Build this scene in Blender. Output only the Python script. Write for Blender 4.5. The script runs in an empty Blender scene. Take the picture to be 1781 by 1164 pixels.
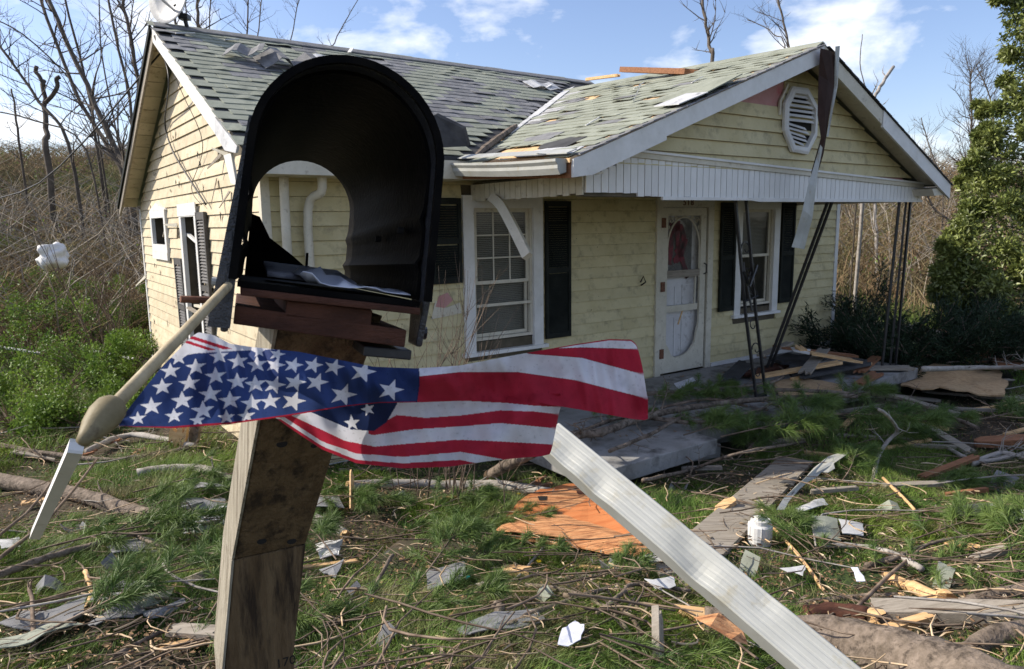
import bpy, bmesh, math, random
import numpy as np
from mathutils import Vector, Matrix, noise

SC = bpy.context.scene
COL = SC.collection
random.seed(7)
RNG = np.random.default_rng(11)

# ------------------------------------------------------------------ camera
F_PX, PITCH, ROLL = 1260.81, .1525, -.0131
HA, HX, HY, HZ = .6196, -2.0642, 6.1674, -1.9215     # house heading and floor corner (eye height is z = 0)
_R = Vector((1, 0, 0)); _F = Vector((0, math.cos(PITCH), -math.sin(PITCH))); _U = Vector((0, math.sin(PITCH), math.cos(PITCH)))
_c, _s = math.cos(ROLL), math.sin(ROLL)
CR = _R*_c + _U*_s; CU = _U*_c - _R*_s
cd = bpy.data.cameras.new('camera'); cam = bpy.data.objects.new('camera', cd); COL.objects.link(cam)
cd.sensor_width = 36; cd.lens = F_PX/1781*36; cd.clip_start = .02; cd.clip_end = 2000
cam.matrix_world = Matrix(((CR.x, CU.x, -_F.x, 0), (CR.y, CU.y, -_F.y, 0), (CR.z, CU.z, -_F.z, 0), (0, 0, 0, 1)))
cd.dof.use_dof = True; cd.dof.focus_distance = 1.3; cd.dof.aperture_fstop = 24
SC.camera = cam

# ------------------------------------------------------------------ light
SUN_EL = math.radians(36); SUN_H = Vector((-1, .12, 0)).normalized()
w = bpy.data.worlds.new('World'); SC.world = w; w.use_nodes = True
nt = w.node_tree; nt.nodes.clear()
N = nt.nodes.new; L = nt.links.new
out = N('ShaderNodeOutputWorld'); bg = N('ShaderNodeBackground'); sky = N('ShaderNodeTexSky')
sky.sky_type = 'NISHITA'; sky.sun_disc = False; sky.sun_elevation = SUN_EL
sky.sun_rotation = math.atan2(SUN_H.x, SUN_H.y); sky.air_density = 1.0; sky.dust_density = .9; sky.ozone_density = 1.8
tc = N('ShaderNodeTexCoord'); sep = N('ShaderNodeSeparateXYZ'); L(tc.outputs['Generated'], sep.inputs[0])
ad = N('ShaderNodeMath'); ad.operation = 'ADD'; ad.inputs[1].default_value = .42; L(sep.outputs['Z'], ad.inputs[0])
mx0 = N('ShaderNodeMath'); mx0.operation = 'MAXIMUM'; mx0.inputs[1].default_value = .05; L(ad.outputs[0], mx0.inputs[0])
vd = N('ShaderNodeVectorMath'); vd.operation = 'DIVIDE'; cb = N('ShaderNodeCombineXYZ')
for k in range(3): L(mx0.outputs[0], cb.inputs[k])
L(tc.outputs['Generated'], vd.inputs[0]); L(cb.outputs[0], vd.inputs[1])
mp = N('ShaderNodeMapping'); mp.inputs['Location'].default_value = (3.1, .4, 0); mp.inputs['Scale'].default_value = (1.0, 1.0, 1.0); L(vd.outputs[0], mp.inputs[0])
n1 = N('ShaderNodeTexNoise'); n1.inputs['Scale'].default_value = 3.4; n1.inputs['Detail'].default_value = 9; n1.inputs['Roughness'].default_value = .55; n1.inputs['Distortion'].default_value = .2
L(mp.outputs[0], n1.inputs[0])
cr = N('ShaderNodeValToRGB'); cr.color_ramp.elements[0].position = .50; cr.color_ramp.elements[1].position = .66
L(n1.outputs['Fac'], cr.inputs[0])
hz = N('ShaderNodeMapRange'); hz.inputs['From Min'].default_value = -.02; hz.inputs['From Max'].default_value = .06; L(sep.outputs['Z'], hz.inputs['Value'])
ml = N('ShaderNodeMath'); ml.operation = 'MULTIPLY'; L(cr.outputs[0], ml.inputs[0]); L(hz.outputs[0], ml.inputs[1])
ml2 = N('ShaderNodeMath'); ml2.operation = 'MULTIPLY'; ml2.inputs[1].default_value = .9; L(ml.outputs[0], ml2.inputs[0])
tint = N('ShaderNodeMix'); tint.data_type = 'RGBA'; tint.blend_type = 'MULTIPLY'; tint.inputs[0].default_value = 1
L(sky.outputs[0], tint.inputs[6]); tint.inputs[7].default_value = (1.02, .98, 1.08, 1)
mxs = N('ShaderNodeMix'); mxs.data_type = 'RGBA'; L(ml2.outputs[0], mxs.inputs[0]); L(tint.outputs[2], mxs.inputs[6]); mxs.inputs[7].default_value = (7.6, 7.7, 7.9, 1)
L(mxs.outputs[2], bg.inputs[0]); bg.inputs[1].default_value = .135; L(bg.outputs[0], out.inputs[0])
sl = bpy.data.lights.new('sun', 'SUN'); sl.energy = 5.0; sl.angle = math.radians(.5); sl.color = (1, .92, .79)
so = bpy.data.objects.new('sun', sl); COL.objects.link(so)
sd = Vector((SUN_H.x*math.cos(SUN_EL), SUN_H.y*math.cos(SUN_EL), math.sin(SUN_EL)))
so.rotation_euler = sd.to_track_quat('Z', 'Y').to_euler(); so.location = (0, 0, 20)
vs = SC.view_settings; vs.view_transform = 'Standard'; vs.look = 'None'; vs.gamma = 1; vs.exposure = .42; vs.use_curve_mapping = False

# ------------------------------------------------------------------ materials
MATS = {}
def mat(name, c1, c2=None, scale=8, rough=.8, bump=.3, bscale=60, stretch=(1, 1, 1), spec=.3, var=0, metal=0, c3=None, s3=2, t3=(.55, .7), trans=0, coords='Object', lo=.35, hi=.65, bdist=.004):
    if name in MATS: return MATS[name]
    m = bpy.data.materials.new(name); m.use_nodes = True; t = m.node_tree; b = t.nodes['Principled BSDF']; A = t.nodes.new; K = t.links.new
    c2 = c2 or c1
    b.inputs['Roughness'].default_value = rough; b.inputs['Specular IOR Level'].default_value = spec; b.inputs['Metallic'].default_value = metal
    co = A('ShaderNodeTexCoord'); mp = A('ShaderNodeMapping'); mp.inputs['Scale'].default_value = stretch; K(co.outputs[coords], mp.inputs[0])
    oi = A('ShaderNodeObjectInfo'); vm = A('ShaderNodeVectorMath'); vm.operation = 'MULTIPLY_ADD'
    K(oi.outputs['Random'], vm.inputs[0]); vm.inputs[1].default_value = (17, 31, 7); K(mp.outputs[0], vm.inputs[2])
    n = A('ShaderNodeTexNoise'); n.inputs['Scale'].default_value = scale; n.inputs['Detail'].default_value = 8; n.inputs['Roughness'].default_value = .65; K(vm.outputs[0], n.inputs[0])
    r = A('ShaderNodeMapRange'); r.inputs['From Min'].default_value = lo; r.inputs['From Max'].default_value = hi; K(n.outputs['Fac'], r.inputs[0])
    mx = A('ShaderNodeMix'); mx.data_type = 'RGBA'; K(r.outputs[0], mx.inputs[0]); mx.inputs[6].default_value = (*c1, 1); mx.inputs[7].default_value = (*c2, 1)
    cur = mx.outputs[2]
    if c3:
        n3 = A('ShaderNodeTexNoise'); n3.inputs['Scale'].default_value = s3; n3.inputs['Detail'].default_value = 10; n3.inputs['Roughness'].default_value = .7; K(vm.outputs[0], n3.inputs[0])
        r3 = A('ShaderNodeMapRange'); r3.inputs['From Min'].default_value = t3[0]; r3.inputs['From Max'].default_value = t3[1]; K(n3.outputs['Fac'], r3.inputs[0])
        m3 = A('ShaderNodeMix'); m3.data_type = 'RGBA'; K(r3.outputs[0], m3.inputs[0]); K(cur, m3.inputs[6]); m3.inputs[7].default_value = (*c3, 1); cur = m3.outputs[2]
    if var:
        ge = A('ShaderNodeNewGeometry'); sm = A('ShaderNodeMath'); sm.operation = 'ADD'; K(ge.outputs['Random Per Island'], sm.inputs[0]); K(oi.outputs['Random'], sm.inputs[1])
        fr = A('ShaderNodeMath'); fr.operation = 'FRACT'; K(sm.outputs[0], fr.inputs[0])
        vr = A('ShaderNodeMapRange'); vr.inputs['To Min'].default_value = 1-var; vr.inputs['To Max'].default_value = 1+var; K(fr.outputs[0], vr.inputs[0])
        hs = A('ShaderNodeHueSaturation'); K(vr.outputs[0], hs.inputs['Value']); K(cur, hs.inputs['Color']); cur = hs.outputs[0]
    K(cur, b.inputs['Base Color'])
    if bump:
        nb = A('ShaderNodeTexNoise'); nb.inputs['Scale'].default_value = bscale; nb.inputs['Detail'].default_value = 5; K(vm.outputs[0], nb.inputs[0])
        bp = A('ShaderNodeBump'); bp.inputs['Strength'].default_value = bump; bp.inputs['Distance'].default_value = bdist; K(nb.outputs['Fac'], bp.inputs['Height']); K(bp.outputs[0], b.inputs['Normal'])
    if trans:
        tr = A('ShaderNodeBsdfTranslucent'); K(cur, tr.inputs[0]); ms = A('ShaderNodeMixShader'); ms.inputs[0].default_value = trans
        K(b.outputs[0], ms.inputs[1]); K(tr.outputs[0], ms.inputs[2]); K(ms.outputs[0], t.nodes['Material Output'].inputs[0])
    MATS[name] = m
    return m

M_SIDE = mat('cream_siding', (.50, .43, .235), (.59, .52, .31), 3, .6, .15, 40, (1, 1, 1), var=.06, c3=(.20, .17, .11), s3=7, t3=(.52, .8))
M_SIDE_END = mat('cream_siding_scarred', (.52, .435, .29), (.64, .55, .39), 4, .65, .3, 30, (1, 1, 1), var=.10, c3=(.20, .15, .09), s3=11, t3=(.56, .74))
M_WHITE = mat('white_paint', (.62, .61, .58), (.74, .73, .71), 5, .55, .2, 50, c3=(.33, .30, .25), s3=8, t3=(.62, .8))
M_WHITE_D = mat('dirty_white_paint', (.52, .48, .38), (.64, .60, .50), 6, .6, .3, 40, c3=(.22, .18, .12), s3=12, t3=(.56, .74))
M_BEAD = mat('white_bead_paint', (.66, .65, .63), (.76, .75, .73), 6, .5, .15, 50, c3=(.30, .27, .22), s3=16, t3=(.64, .8), stretch=(1, 1, .4))
M_SH = mat('green_shingle', (.22, .235, .185), (.31, .325, .265), 5, .9, .6, 220, var=.07, c3=(.13, .135, .105), s3=3, t3=(.55, .8))
M_SHG = mat('grey_shingle', (.15, .15, .155), (.24, .24, .245), 9, .9, .6, 220, var=.18, c3=(.07, .07, .07), s3=5, t3=(.6, .75))
M_FELT = mat('roof_felt', (.035, .035, .037), (.07, .07, .07), 6, .9, .3, 60)
M_DECK = mat('bare_roof_deck', (.55, .36, .18), (.68, .48, .27), 7, .8, .3, 40, (1, 6, 1), c3=(.25, .17, .10), s3=5)
M_FLASH = mat('pale_flashing', (.42, .42, .42), (.58, .58, .58), 8, .5, .2, 40, c3=(.2, .2, .19), s3=10)
M_BLACK = mat('black_shutter', (.012, .014, .012), (.024, .027, .023), 5, .7, .1, 40, spec=.12, c3=(.05, .052, .045), s3=14, t3=(.62, .8))
M_SHUT_END = mat('weathered_shutter', (.055, .052, .05), (.10, .095, .09), 6, .6, .2, 40)
M_IRON = mat('black_iron', (.012, .012, .014), (.03, .028, .028), 20, .45, .2, 80, spec=.5)
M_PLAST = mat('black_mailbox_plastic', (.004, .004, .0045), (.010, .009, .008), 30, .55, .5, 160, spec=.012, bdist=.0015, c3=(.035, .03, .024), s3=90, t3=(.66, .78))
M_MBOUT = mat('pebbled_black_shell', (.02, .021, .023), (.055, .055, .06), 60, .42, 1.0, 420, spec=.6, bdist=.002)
M_RUSTWOOD = mat('dark_red_wood', (.045, .017, .01), (.10, .038, .022), 6, .8, .5, 60, (1, 8, 8), c3=(.03, .014, .01), s3=9)
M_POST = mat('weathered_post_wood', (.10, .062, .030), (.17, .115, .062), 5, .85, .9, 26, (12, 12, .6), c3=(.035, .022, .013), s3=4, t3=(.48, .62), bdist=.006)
M_WOODG = mat('grey_weathered_board', (.22, .19, .15), (.34, .30, .25), 5, .85, .5, 40, (.8, 9, 9), c3=(.10, .08, .06), s3=4)
M_WOODY = mat('fresh_split_wood', (.52, .30, .13), (.70, .48, .25), 6, .75, .4, 50, (1, 9, 9), c3=(.30, .15, .07), s3=5)
M_WOODR = mat('red_brown_board', (.20, .085, .04), (.32, .15, .075), 6, .8, .4, 50, (1, 9, 9), c3=(.09, .04, .02), s3=5)
M_PLY = mat('orange_plywood', (.50, .20, .075), (.66, .36, .17), 5, .75, .6, 40, (1, 9, 5), c3=(.22, .085, .035), s3=6, t3=(.48, .6), bdist=.01)
M_OSB = mat('tan_particle_board', (.36, .23, .12), (.50, .35, .2), 22, .8, .5, 60, c3=(.20, .12, .06), s3=9)
M_BARK = mat('grey_brown_bark', (.11, .085, .062), (.24, .19, .15), 18, .9, 1.0, 45, (1, 1, 1), c3=(.05, .038, .028), s3=14, t3=(.5, .62), bdist=.012)
M_BARKL = mat('pale_grey_bark', (.24, .215, .19), (.40, .37, .33), 10, .85, .6, 60, c3=(.12, .10, .08), s3=14)
M_TWIG = mat('brown_twig', (.075, .05, .035), (.24, .18, .13), 9, .9, 0, var=.3)
M_TREE = mat('bare_tree_bark', (.06, .048, .038), (.115, .095, .075), 4, .9, .4, 20, var=.1)
M_BRUSH = mat('dry_brush', (.14, .09, .048), (.34, .25, .145), .5, .9, 0, var=.6, c3=(.12, .15, .05), s3=.25, t3=(.5, .62))
M_GRASS = mat('grass_blade', (.055, .125, .018), (.20, .28, .05), 1.4, .6, 0, var=.55, trans=.25, c3=(.26, .23, .11), s3=2.2, t3=(.50, .64))
M_NEEDLE = mat('pine_needle', (.06, .115, .025), (.15, .21, .05), 5, .5, 0, var=.35, trans=.15)
M_LEAF = mat('waxy_leaf', (.10, .135, .03), (.25, .28, .08), 1.5, .42, 0, var=.4, trans=.2, spec=.5)
M_LEAFB = mat('bush_leaf', (.07, .14, .02), (.19, .28, .045), 1.5, .5, 0, var=.35, trans=.3)
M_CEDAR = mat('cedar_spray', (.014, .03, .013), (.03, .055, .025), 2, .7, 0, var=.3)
M_DIRT = mat('yard_soil', (.035, .026, .016), (.075, .056, .035), 5, .95, .8, 25, c3=(.035, .055, .015), s3=.8, t3=(.44, .6), bdist=.03)
M_CONC = mat('porch_concrete', (.22, .215, .205), (.33, .325, .315), 3, .85, .4, 60, c3=(.05, .045, .038), s3=3.5, t3=(.48, .68))
M_BLOCK = mat('foundation_block', (.2, .19, .175), (.3, .29, .27), 5, .9, .5, 40)
M_DARK = mat('dark_interior', (.012, .011, .010), (.02, .018, .016), 3, .9, 0)
M_ALU = mat('white_aluminium', (.33, .335, .31), (.42, .425, .40), 5, .5, .12, 14, (1, 1, 1), c3=(.30, .26, .16), s3=14, t3=(.55, .75), spec=.4)
M_POLE = mat('varnished_pole', (.34, .27, .16), (.50, .41, .26), 60, .6, .4, 200, (1, 1, .15), c3=(.20, .15, .09), s3=70, t3=(.6, .72), bdist=.001)
M_FINIAL = mat('finial_wood', (.17, .135, .07), (.25, .205, .115), 60, .6, .4, 160, c3=(.10, .07, .04), s3=50, t3=(.6, .72), bdist=.001)
M_PAPER = mat('white_paper', (.62, .63, .72), (.72, .73, .80), 9, .7, .2, 40)
M_NEWS = mat('grey_newsprint', (.16, .16, .19), (.32, .32, .36), 60, .8, .2, 40)
M_RED = mat('red_spray_paint', (.10, .016, .022), (.24, .035, .05), 9, .6, 0, c3=(.05, .03, .03), s3=7, t3=(.45, .6))
M_PINK = mat('pink_wall_board', (.45, .22, .21), (.52, .30, .28), 6, .8, .2, 30, c3=(.5, .12, .13), s3=3)
M_BROWNM = mat('brown_painted_metal', (.03, .015, .011), (.05, .026, .02), 5, .75, .1, 10, spec=.15)
M_DOOR = mat('inner_door_paint', (.55, .54, .54), (.66, .65, .65), 3, .5, .1, 20, c3=(.3, .28, .26), s3=8)
M_CURT = mat('pale_blind', (.58, .56, .46), (.68, .66, .56), 3, .8, 0)
M_WIRE = mat('black_cable', (.02, .02, .02), None, 3, .5, 0)
M_NAVY = mat('navy_plastic', (.02, .02, .05), None, 3, .3, 0, spec=.6)
M_TEAL = mat('teal_plastic', (.02, .45, .33), None, 3, .4, 0)
M_YEL = mat('yellow_petal', (.75, .52, .02), None, 3, .6, 0)
M_RUST = mat('rusty_metal', (.10, .04, .025), (.2, .09, .05), 30, .7, .4, 80)
M_LITTER = mat('leaf_litter', (.10, .055, .028), (.32, .20, .11), 3, .85, 0, var=.5)
M_BLUEGREY = mat('metal_shed_wall', (.42, .46, .50), (.50, .54, .58), 2, .5, 0)
def glass_mat():
    m = bpy.data.materials.new('window_glass'); m.use_nodes = True; t = m.node_tree; b = t.nodes['Principled BSDF']
    b.inputs['Base Color'].default_value = (.03, .032, .03, 1); b.inputs['Roughness'].default_value = .08; b.inputs['Specular IOR Level'].default_value = .6
    n = t.nodes.new('ShaderNodeTexNoise'); n.inputs['Scale'].default_value = 3; bp = t.nodes.new('ShaderNodeBump'); bp.inputs['Strength'].default_value = .06; bp.inputs['Distance'].default_value = .05
    t.links.new(n.outputs[0], bp.inputs['Height']); t.links.new(bp.outputs[0], b.inputs['Normal'])
    tr = t.nodes.new('ShaderNodeBsdfTransparent'); ms = t.nodes.new('ShaderNodeMixShader'); ms.inputs[0].default_value = .7
    t.links.new(b.outputs[0], ms.inputs[1]); t.links.new(tr.outputs[0], ms.inputs[2]); t.links.new(ms.outputs[0], t.nodes['Material Output'].inputs[0])
    return m
M_GLASS = glass_mat()

# ------------------------------------------------------------------ helpers
def rayp(x, y):
    X = (x-890.5)/F_PX; Y = (y-582)/F_PX
    X, Y = X*_c+Y*_s, -X*_s+Y*_c
    return Vector((X, math.cos(PITCH)-Y*math.sin(PITCH), -math.sin(PITCH)-Y*math.cos(PITCH)))
def pd(x, y, d): return rayp(x, y)*d
_ca, _sa = math.cos(HA), math.sin(HA)
def toh(w):
    dx, dy = w[0]-HX, w[1]-HY
    return Vector((dx*_ca+dy*_sa, -dx*_sa+dy*_ca, w[2]-HZ))
def fromh(u, v, z): return Vector((HX+u*_ca-v*_sa, HY+u*_sa+v*_ca, HZ+z))
def onv(x, y, v):
    r = rayp(x, y); t = (v + (-_sa)*HX + _ca*HY)/(r.x*-_sa+r.y*_ca); return toh(r*t)
def onu(x, y, u):
    r = rayp(x, y); t = (u + _ca*HX + _sa*HY)/(r.x*_ca+r.y*_sa); return toh(r*t)
def sm(t): t = min(1, max(0, t)); return t*t*(3-2*t)
def gz(x, y):
    z = -1.55 - .62*sm((y-1.0)/5.2)
    z -= .08*sm((y-6)/6)
    r = y + .35*max(0, -x-6)
    k = 1.0 if x < 0 else 1-.1*sm(x/12)
    z += k*5.3*sm((r-15)/36)
    z += .6*sm((-x-5)/6)*sm((y-9)/8)
    z += .035*math.sin(x*1.7+y*.9)+.03*math.sin(x*3.1-y*2.3+1)
    h = toh((x, y, 0))
    if -1 < h.x < 9.5 and -2.6 < h.y < 7: z = min(z, HZ-.22)
    return z
def gzv(x, y):
    S = lambda t: (lambda q: q*q*(3-2*q))(np.clip(t, 0, 1))
    z = -1.55-.62*S((y-1)/5.2)-.08*S((y-6)/6)
    r = y+.35*np.maximum(0, -x-6); k = np.where(x < 0, 1., 1-.1*S(x/12))
    z = z+k*5.3*S((r-15)/36)+.6*S((-x-5)/6)*S((y-9)/8)
    z = z+.035*np.sin(x*1.7+y*.9)+.03*np.sin(x*3.1-y*2.3+1)
    u = (x-HX)*_ca+(y-HY)*_sa; v = -(x-HX)*_sa+(y-HY)*_ca
    ins = (u > -1) & (u < 9.5) & (v > -2.6) & (v < 7)
    return np.where(ins, np.minimum(z, HZ-.22), z)
def gp(x, y, up=0):
    r = rayp(x, y); t = 1.0
    if r.z > -.01: t = 40
    while t < 90:
        p = r*t
        if p.z <= gz(p.x, p.y)+up: break
        t += .02 if t < 14 else .2
    p = r*t; return Vector((p.x, p.y, gz(p.x, p.y)+up))

def props(o, label=None, cat=None, group=None, kind=None):
    if label: o['label'] = label
    if cat: o['category'] = cat
    if group: o['group'] = group
    if kind: o['kind'] = kind
    return o
def empty(name, loc, rz=0, label=None, cat=None, group=None):
    o = bpy.data.objects.new(name, None); COL.objects.link(o); o.location = loc; o.rotation_euler = (0, 0, rz); o.empty_display_size = .1
    return props(o, label, cat, group)
def link(name, me, parent=None, loc=None, rot=None, sc=None):
    o = bpy.data.objects.new(name, me); COL.objects.link(o)
    if parent: o.parent = parent
    if loc is not None: o.location = loc
    if rot is not None: o.rotation_euler = rot
    if sc is not None: o.scale = (sc, sc, sc) if isinstance(sc, (int, float)) else sc
    return o

class MB:
    def __init__(s): s.v = []; s.f = []
    def add(s, vs, fs):
        k = len(s.v); s.v += [tuple(v) for v in vs]; s.f += [tuple(i+k for i in f) for f in fs]; return s
    def box(s, a, b):
        (x0, y0, z0), (x1, y1, z1) = a, b
        return s.hexa([(x0, y0, z0), (x1, y0, z0), (x1, y1, z0), (x0, y1, z0), (x0, y0, z1), (x1, y0, z1), (x1, y1, z1), (x0, y1, z1)])
    def hexa(s, p): return s.add(p, [(0, 3, 2, 1), (4, 5, 6, 7), (0, 1, 5, 4), (1, 2, 6, 5), (2, 3, 7, 6), (3, 0, 4, 7)])
    def bar(s, a, b, w, h, up=(0, 0, 1), w2=None, h2=None):
        a, b = Vector(a), Vector(b); d = (b-a).normalized(); x = d.cross(Vector(up))
        if x.length < 1e-4: x = d.cross(Vector((0, 1, 0)))
        x.normalize(); y = x.cross(d).normalized(); w2 = w2 or w; h2 = h2 or h
        P = [a-x*w/2-y*h/2, a+x*w/2-y*h/2, a+x*w/2+y*h/2, a-x*w/2+y*h/2, b-x*w2/2-y*h2/2, b+x*w2/2-y*h2/2, b+x*w2/2+y*h2/2, b-x*w2/2+y*h2/2]
        return s.hexa(P)
    def tube(s, pts, r, n=7, cap=True):
        pts = [Vector(p) for p in pts]; k = len(pts)
        if isinstance(r, (int, float)): r = [r]*k
        vs = []; fs = []; px = None
        for i, p in enumerate(pts):
            d = (pts[min(i+1, k-1)]-pts[max(i-1, 0)]).normalized()
            if px is None:
                px = d.cross(Vector((.3, .2, 1)));
                if px.length < .05: px = d.cross(Vector((1, 0, 0)))
            px = (px-d*px.dot(d)).normalized(); py = d.cross(px)
            for j in range(n):
                t = 2*math.pi*j/n; vs.append(p+(px*math.cos(t)+py*math.sin(t))*r[i])
        for i in range(k-1):
            for j in range(n):
                a = i*n+j; b = i*n+(j+1) % n; fs.append((a, b, b+n, a+n))
        if cap: fs.append(tuple(range(n-1, -1, -1))); fs.append(tuple((k-1)*n+j for j in range(n)))
        return s.add(vs, fs)
    def slab(s, poly, off):
        n = len(poly); off = Vector(off); P = [Vector(p) for p in poly]
        vs = P+[p+off for p in P]
        fs = [tuple(range(n)), tuple(range(2*n-1, n-1, -1))]+[(i, i+n, (i+1) % n+n, (i+1) % n) for i in range(n)]
        return s.add(vs, fs)
    def mesh(s, name, m, smooth=False):
        me = bpy.data.meshes.new(name); me.from_pydata(s.v, [], s.f)
        bm = bmesh.new(); bm.from_mesh(me); bmesh.ops.recalc_face_normals(bm, faces=bm.faces); bm.to_mesh(me); bm.free()
        if m: me.materials.append(m)
        if smooth: me.shade_smooth()
        return me
    def build(s, name, m, parent=None, smooth=False, bevel=0, **k):
        o = link(name, s.mesh(name, m, smooth), parent, **k)
        if bevel:
            b = o.modifiers.new('bevel', 'BEVEL'); b.width = bevel; b.segments = 2; b.limit_method = 'ANGLE'
        return o
def np_mesh(name, V, Fa, m, smooth=False):
    """V (n,3), Fa (k,3) or (k,4) index array"""
    me = bpy.data.meshes.new(name); k, c = Fa.shape
    me.vertices.add(len(V)); me.vertices.foreach_set('co', np.ascontiguousarray(V, dtype=np.float32).ravel())
    me.loops.add(k*c); me.loops.foreach_set('vertex_index', np.ascontiguousarray(Fa, dtype=np.int32).ravel())
    me.polygons.add(k); me.polygons.foreach_set('loop_start', np.arange(0, k*c, c, dtype=np.int32))
    me.update(calc_edges=True); me.validate()
    if m: me.materials.append(m)
    if smooth: me.shade_smooth()
    return me
def unit(v): return v/np.maximum(np.linalg.norm(v, axis=-1, keepdims=True), 1e-9)
def leaves_np(P, D, Nn, ln, wd):
    """diamond leaves: centre P, long dir D, side from normal"""
    D = unit(D); S = unit(np.cross(D, Nn)); ln = ln[:, None]; wd = wd[:, None]
    up = np.cross(S, D)*ln*.12
    V = np.stack([P, P+D*ln*.45+S*wd*.5+up, P+D*ln, P+D*ln*.45-S*wd*.5+up], 1).reshape(-1, 3)
    k = len(P); F4 = np.arange(4*k).reshape(k, 4)
    F3 = np.concatenate([F4[:, [0, 1, 2]], F4[:, [0, 2, 3]]])
    return V, F3
def blades_np(P, H, W, lean):
    a = RNG.uniform(0, 2*np.pi, len(P)); S = np.stack([np.cos(a), np.sin(a), 0*a], 1)*W[:, None]
    up = np.array([0, 0, 1.])
    V = np.stack([P-S*.5, P+S*.5, P+up*H[:, None]*.6+lean*.35+S*.35, P+up*H[:, None]*.6+lean*.35-S*.35, P+up*H[:, None]*.92+lean], 1).reshape(-1, 3)
    k = len(P); b = np.arange(k)[:, None]*5
    F3 = np.concatenate([b+[0, 1, 2], b+[0, 2, 3], b+[3, 2, 4]])
    return V, F3
def tubes_np(paths, rad, n=3):
    """paths (N,K,3), rad (N,K)"""
    Nn, K, _ = paths.shape; d = np.gradient(paths, axis=1); d = unit(d)
    ref = np.array([.31, .57, .76]); x = unit(np.cross(d, ref)); y = np.cross(d, x)
    t = np.arange(n)*2*np.pi/n
    V = paths[:, :, None]+rad[:, :, None, None]*(x[:, :, None]*np.cos(t)[None, None, :, None]+y[:, :, None]*np.sin(t)[None, None, :, None])
    idx = np.arange(Nn*K*n).reshape(Nn, K, n); a = idx[:, :-1]; b = idx[:, 1:]
    F4 = np.stack([a, np.roll(a, -1, 2), np.roll(b, -1, 2), b], -1).reshape(-1, 4)
    return V.reshape(-1, 3), F4
def rnd(a, b): return random.uniform(a, b)
def smooth_path(pts, per=4):
    P = [Vector(p) for p in pts]; out = []
    for i in range(len(P)-1):
        p0 = P[max(i-1, 0)]; p1 = P[i]; p2 = P[i+1]; p3 = P[min(i+2, len(P)-1)]
        for k in range(per):
            t = k/per; out.append(.5*((2*p1)+(p2-p0)*t+(2*p0-5*p1+4*p2-p3)*t*t+(3*p1-p0-3*p2+p3)*t**3))
    out.append(P[-1]); return out

# ================================================================== GROUND
def grid(name, x0, x1, y0, y1, nx, ny, warp, m, dz=0):
    xs = np.linspace(-1, 1, nx); ys = np.linspace(0, 1, ny)
    xs = np.sign(xs)*np.abs(xs)**warp; xs = np.where(xs < 0, -xs*x0, xs*x1); ys = y0+(y1-y0)*ys**warp
    X, Y = np.meshgrid(xs, ys); Z = gzv(X, Y)+dz
    V = np.stack([X, Y, Z], -1).reshape(-1, 3); i = np.arange(nx*ny).reshape(ny, nx)
    Fq = np.stack([i[:-1, :-1], i[:-1, 1:], i[1:, 1:], i[1:, :-1]], -1).reshape(-1, 4)
    return np_mesh(name, V, Fq, m, True)
g = link('ground', grid('ground', -500, 500, -30, 900, 320, 360, 3.0, M_DIRT)); g['kind'] = 'structure'

# ================================================================== HOUSE
HOUSE = empty("house", (HX, HY, HZ), HA, "small cream clapboard house, torn shingle roof, broken porch, number 518 by the door", "house")
THM = math.atan(.508)
def zmf(v): return 2.73+.508*v                       # main roof, front slope
def zmr(v): return 4.05-.5*(v-2.6)
def zpr(v): return 3.6+.035*(v+1.95)
def zpl(u, v): return zpr(v)-.375*(4.9-u)             # porch roof, left slope
def zprr(u, v): return zpr(v)-.452*(u-4.9)

front_open = [(1.93, 2.93, .61, 2.2), (4.68, 5.73, -.1, 2.2), (6.2, 7.16, .62, 2.19)]
end_open = [(2.27, 3.13, .42, 2.14), (3.98, 5.02, 1.6, 2.15)]
def wall_boxes(L0, L1, z0, z1, holes, fn):
    mb = MB(); x = L0
    for (a, b, c, d) in sorted(holes):
        mb.hexa(fn(x, a, z0, z1)); 
        if c > z0: mb.hexa(fn(a, b, z0, c))
        if d < z1: mb.hexa(fn(a, b, d, z1))
        x = b
    mb.hexa(fn(x, L1, z0, z1)); return mb
def fF(a, b, c, d): return [(a, .0, c), (b, .0, c), (b, .12, c), (a, .12, c), (a, .0, d), (b, .0, d), (b, .12, d), (a, .12, d)]
def fE(a, b, c, d): return [(.0, b, c), (.0, a, c), (.12, a, c), (.12, b, c), (.0, b, d), (.0, a, d), (.12, a, d), (.12, b, d)]
hf = [(a+.1, b-.1, c+.1, d-.1) for a, b, c, d in front_open]; hf[1] = (4.78, 5.63, -.3, 2.1)
he = [(a+.08, b-.08, c+.08, d-.08) for a, b, c, d in end_open]
M_BACK = mat('gap_shade_backing', (.07, .06, .04), (.12, .10, .07), 6, .9, .2)  # shade under the board laps, painted as a dark backing behind the gaps
wall_boxes(.01, 8.66, -.25, 2.6, hf, fF).build('wall', M_BACK, HOUSE)
wall_boxes(.13, 5.94, -.25, 2.3, he, fE).build('wall', M_BACK, HOUSE)
mb = MB(); mb.slab([(0, .13, 2.3), (0, 5.94, 2.3), (0, 2.6, 3.92), (0, 0.13, 2.68)], (.12, 0, 0)); mb.build('gable_wall', M_BACK, HOUSE)
mb = MB(); mb.box((8.54, .12, -.25), (8.66, 5.94, 2.35)); mb.build('wall', M_SIDE, HOUSE)
mb = MB(); mb.box((.13, 5.82, -.25), (8.54, 5.94, 2.3)); mb.build('wall', M_SIDE, HOUSE)
mb = MB(); mb.box((.14, .3, -.05), (8.5, 5.8, 0)); mb.build('floor', M_DARK, HOUSE)
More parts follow.
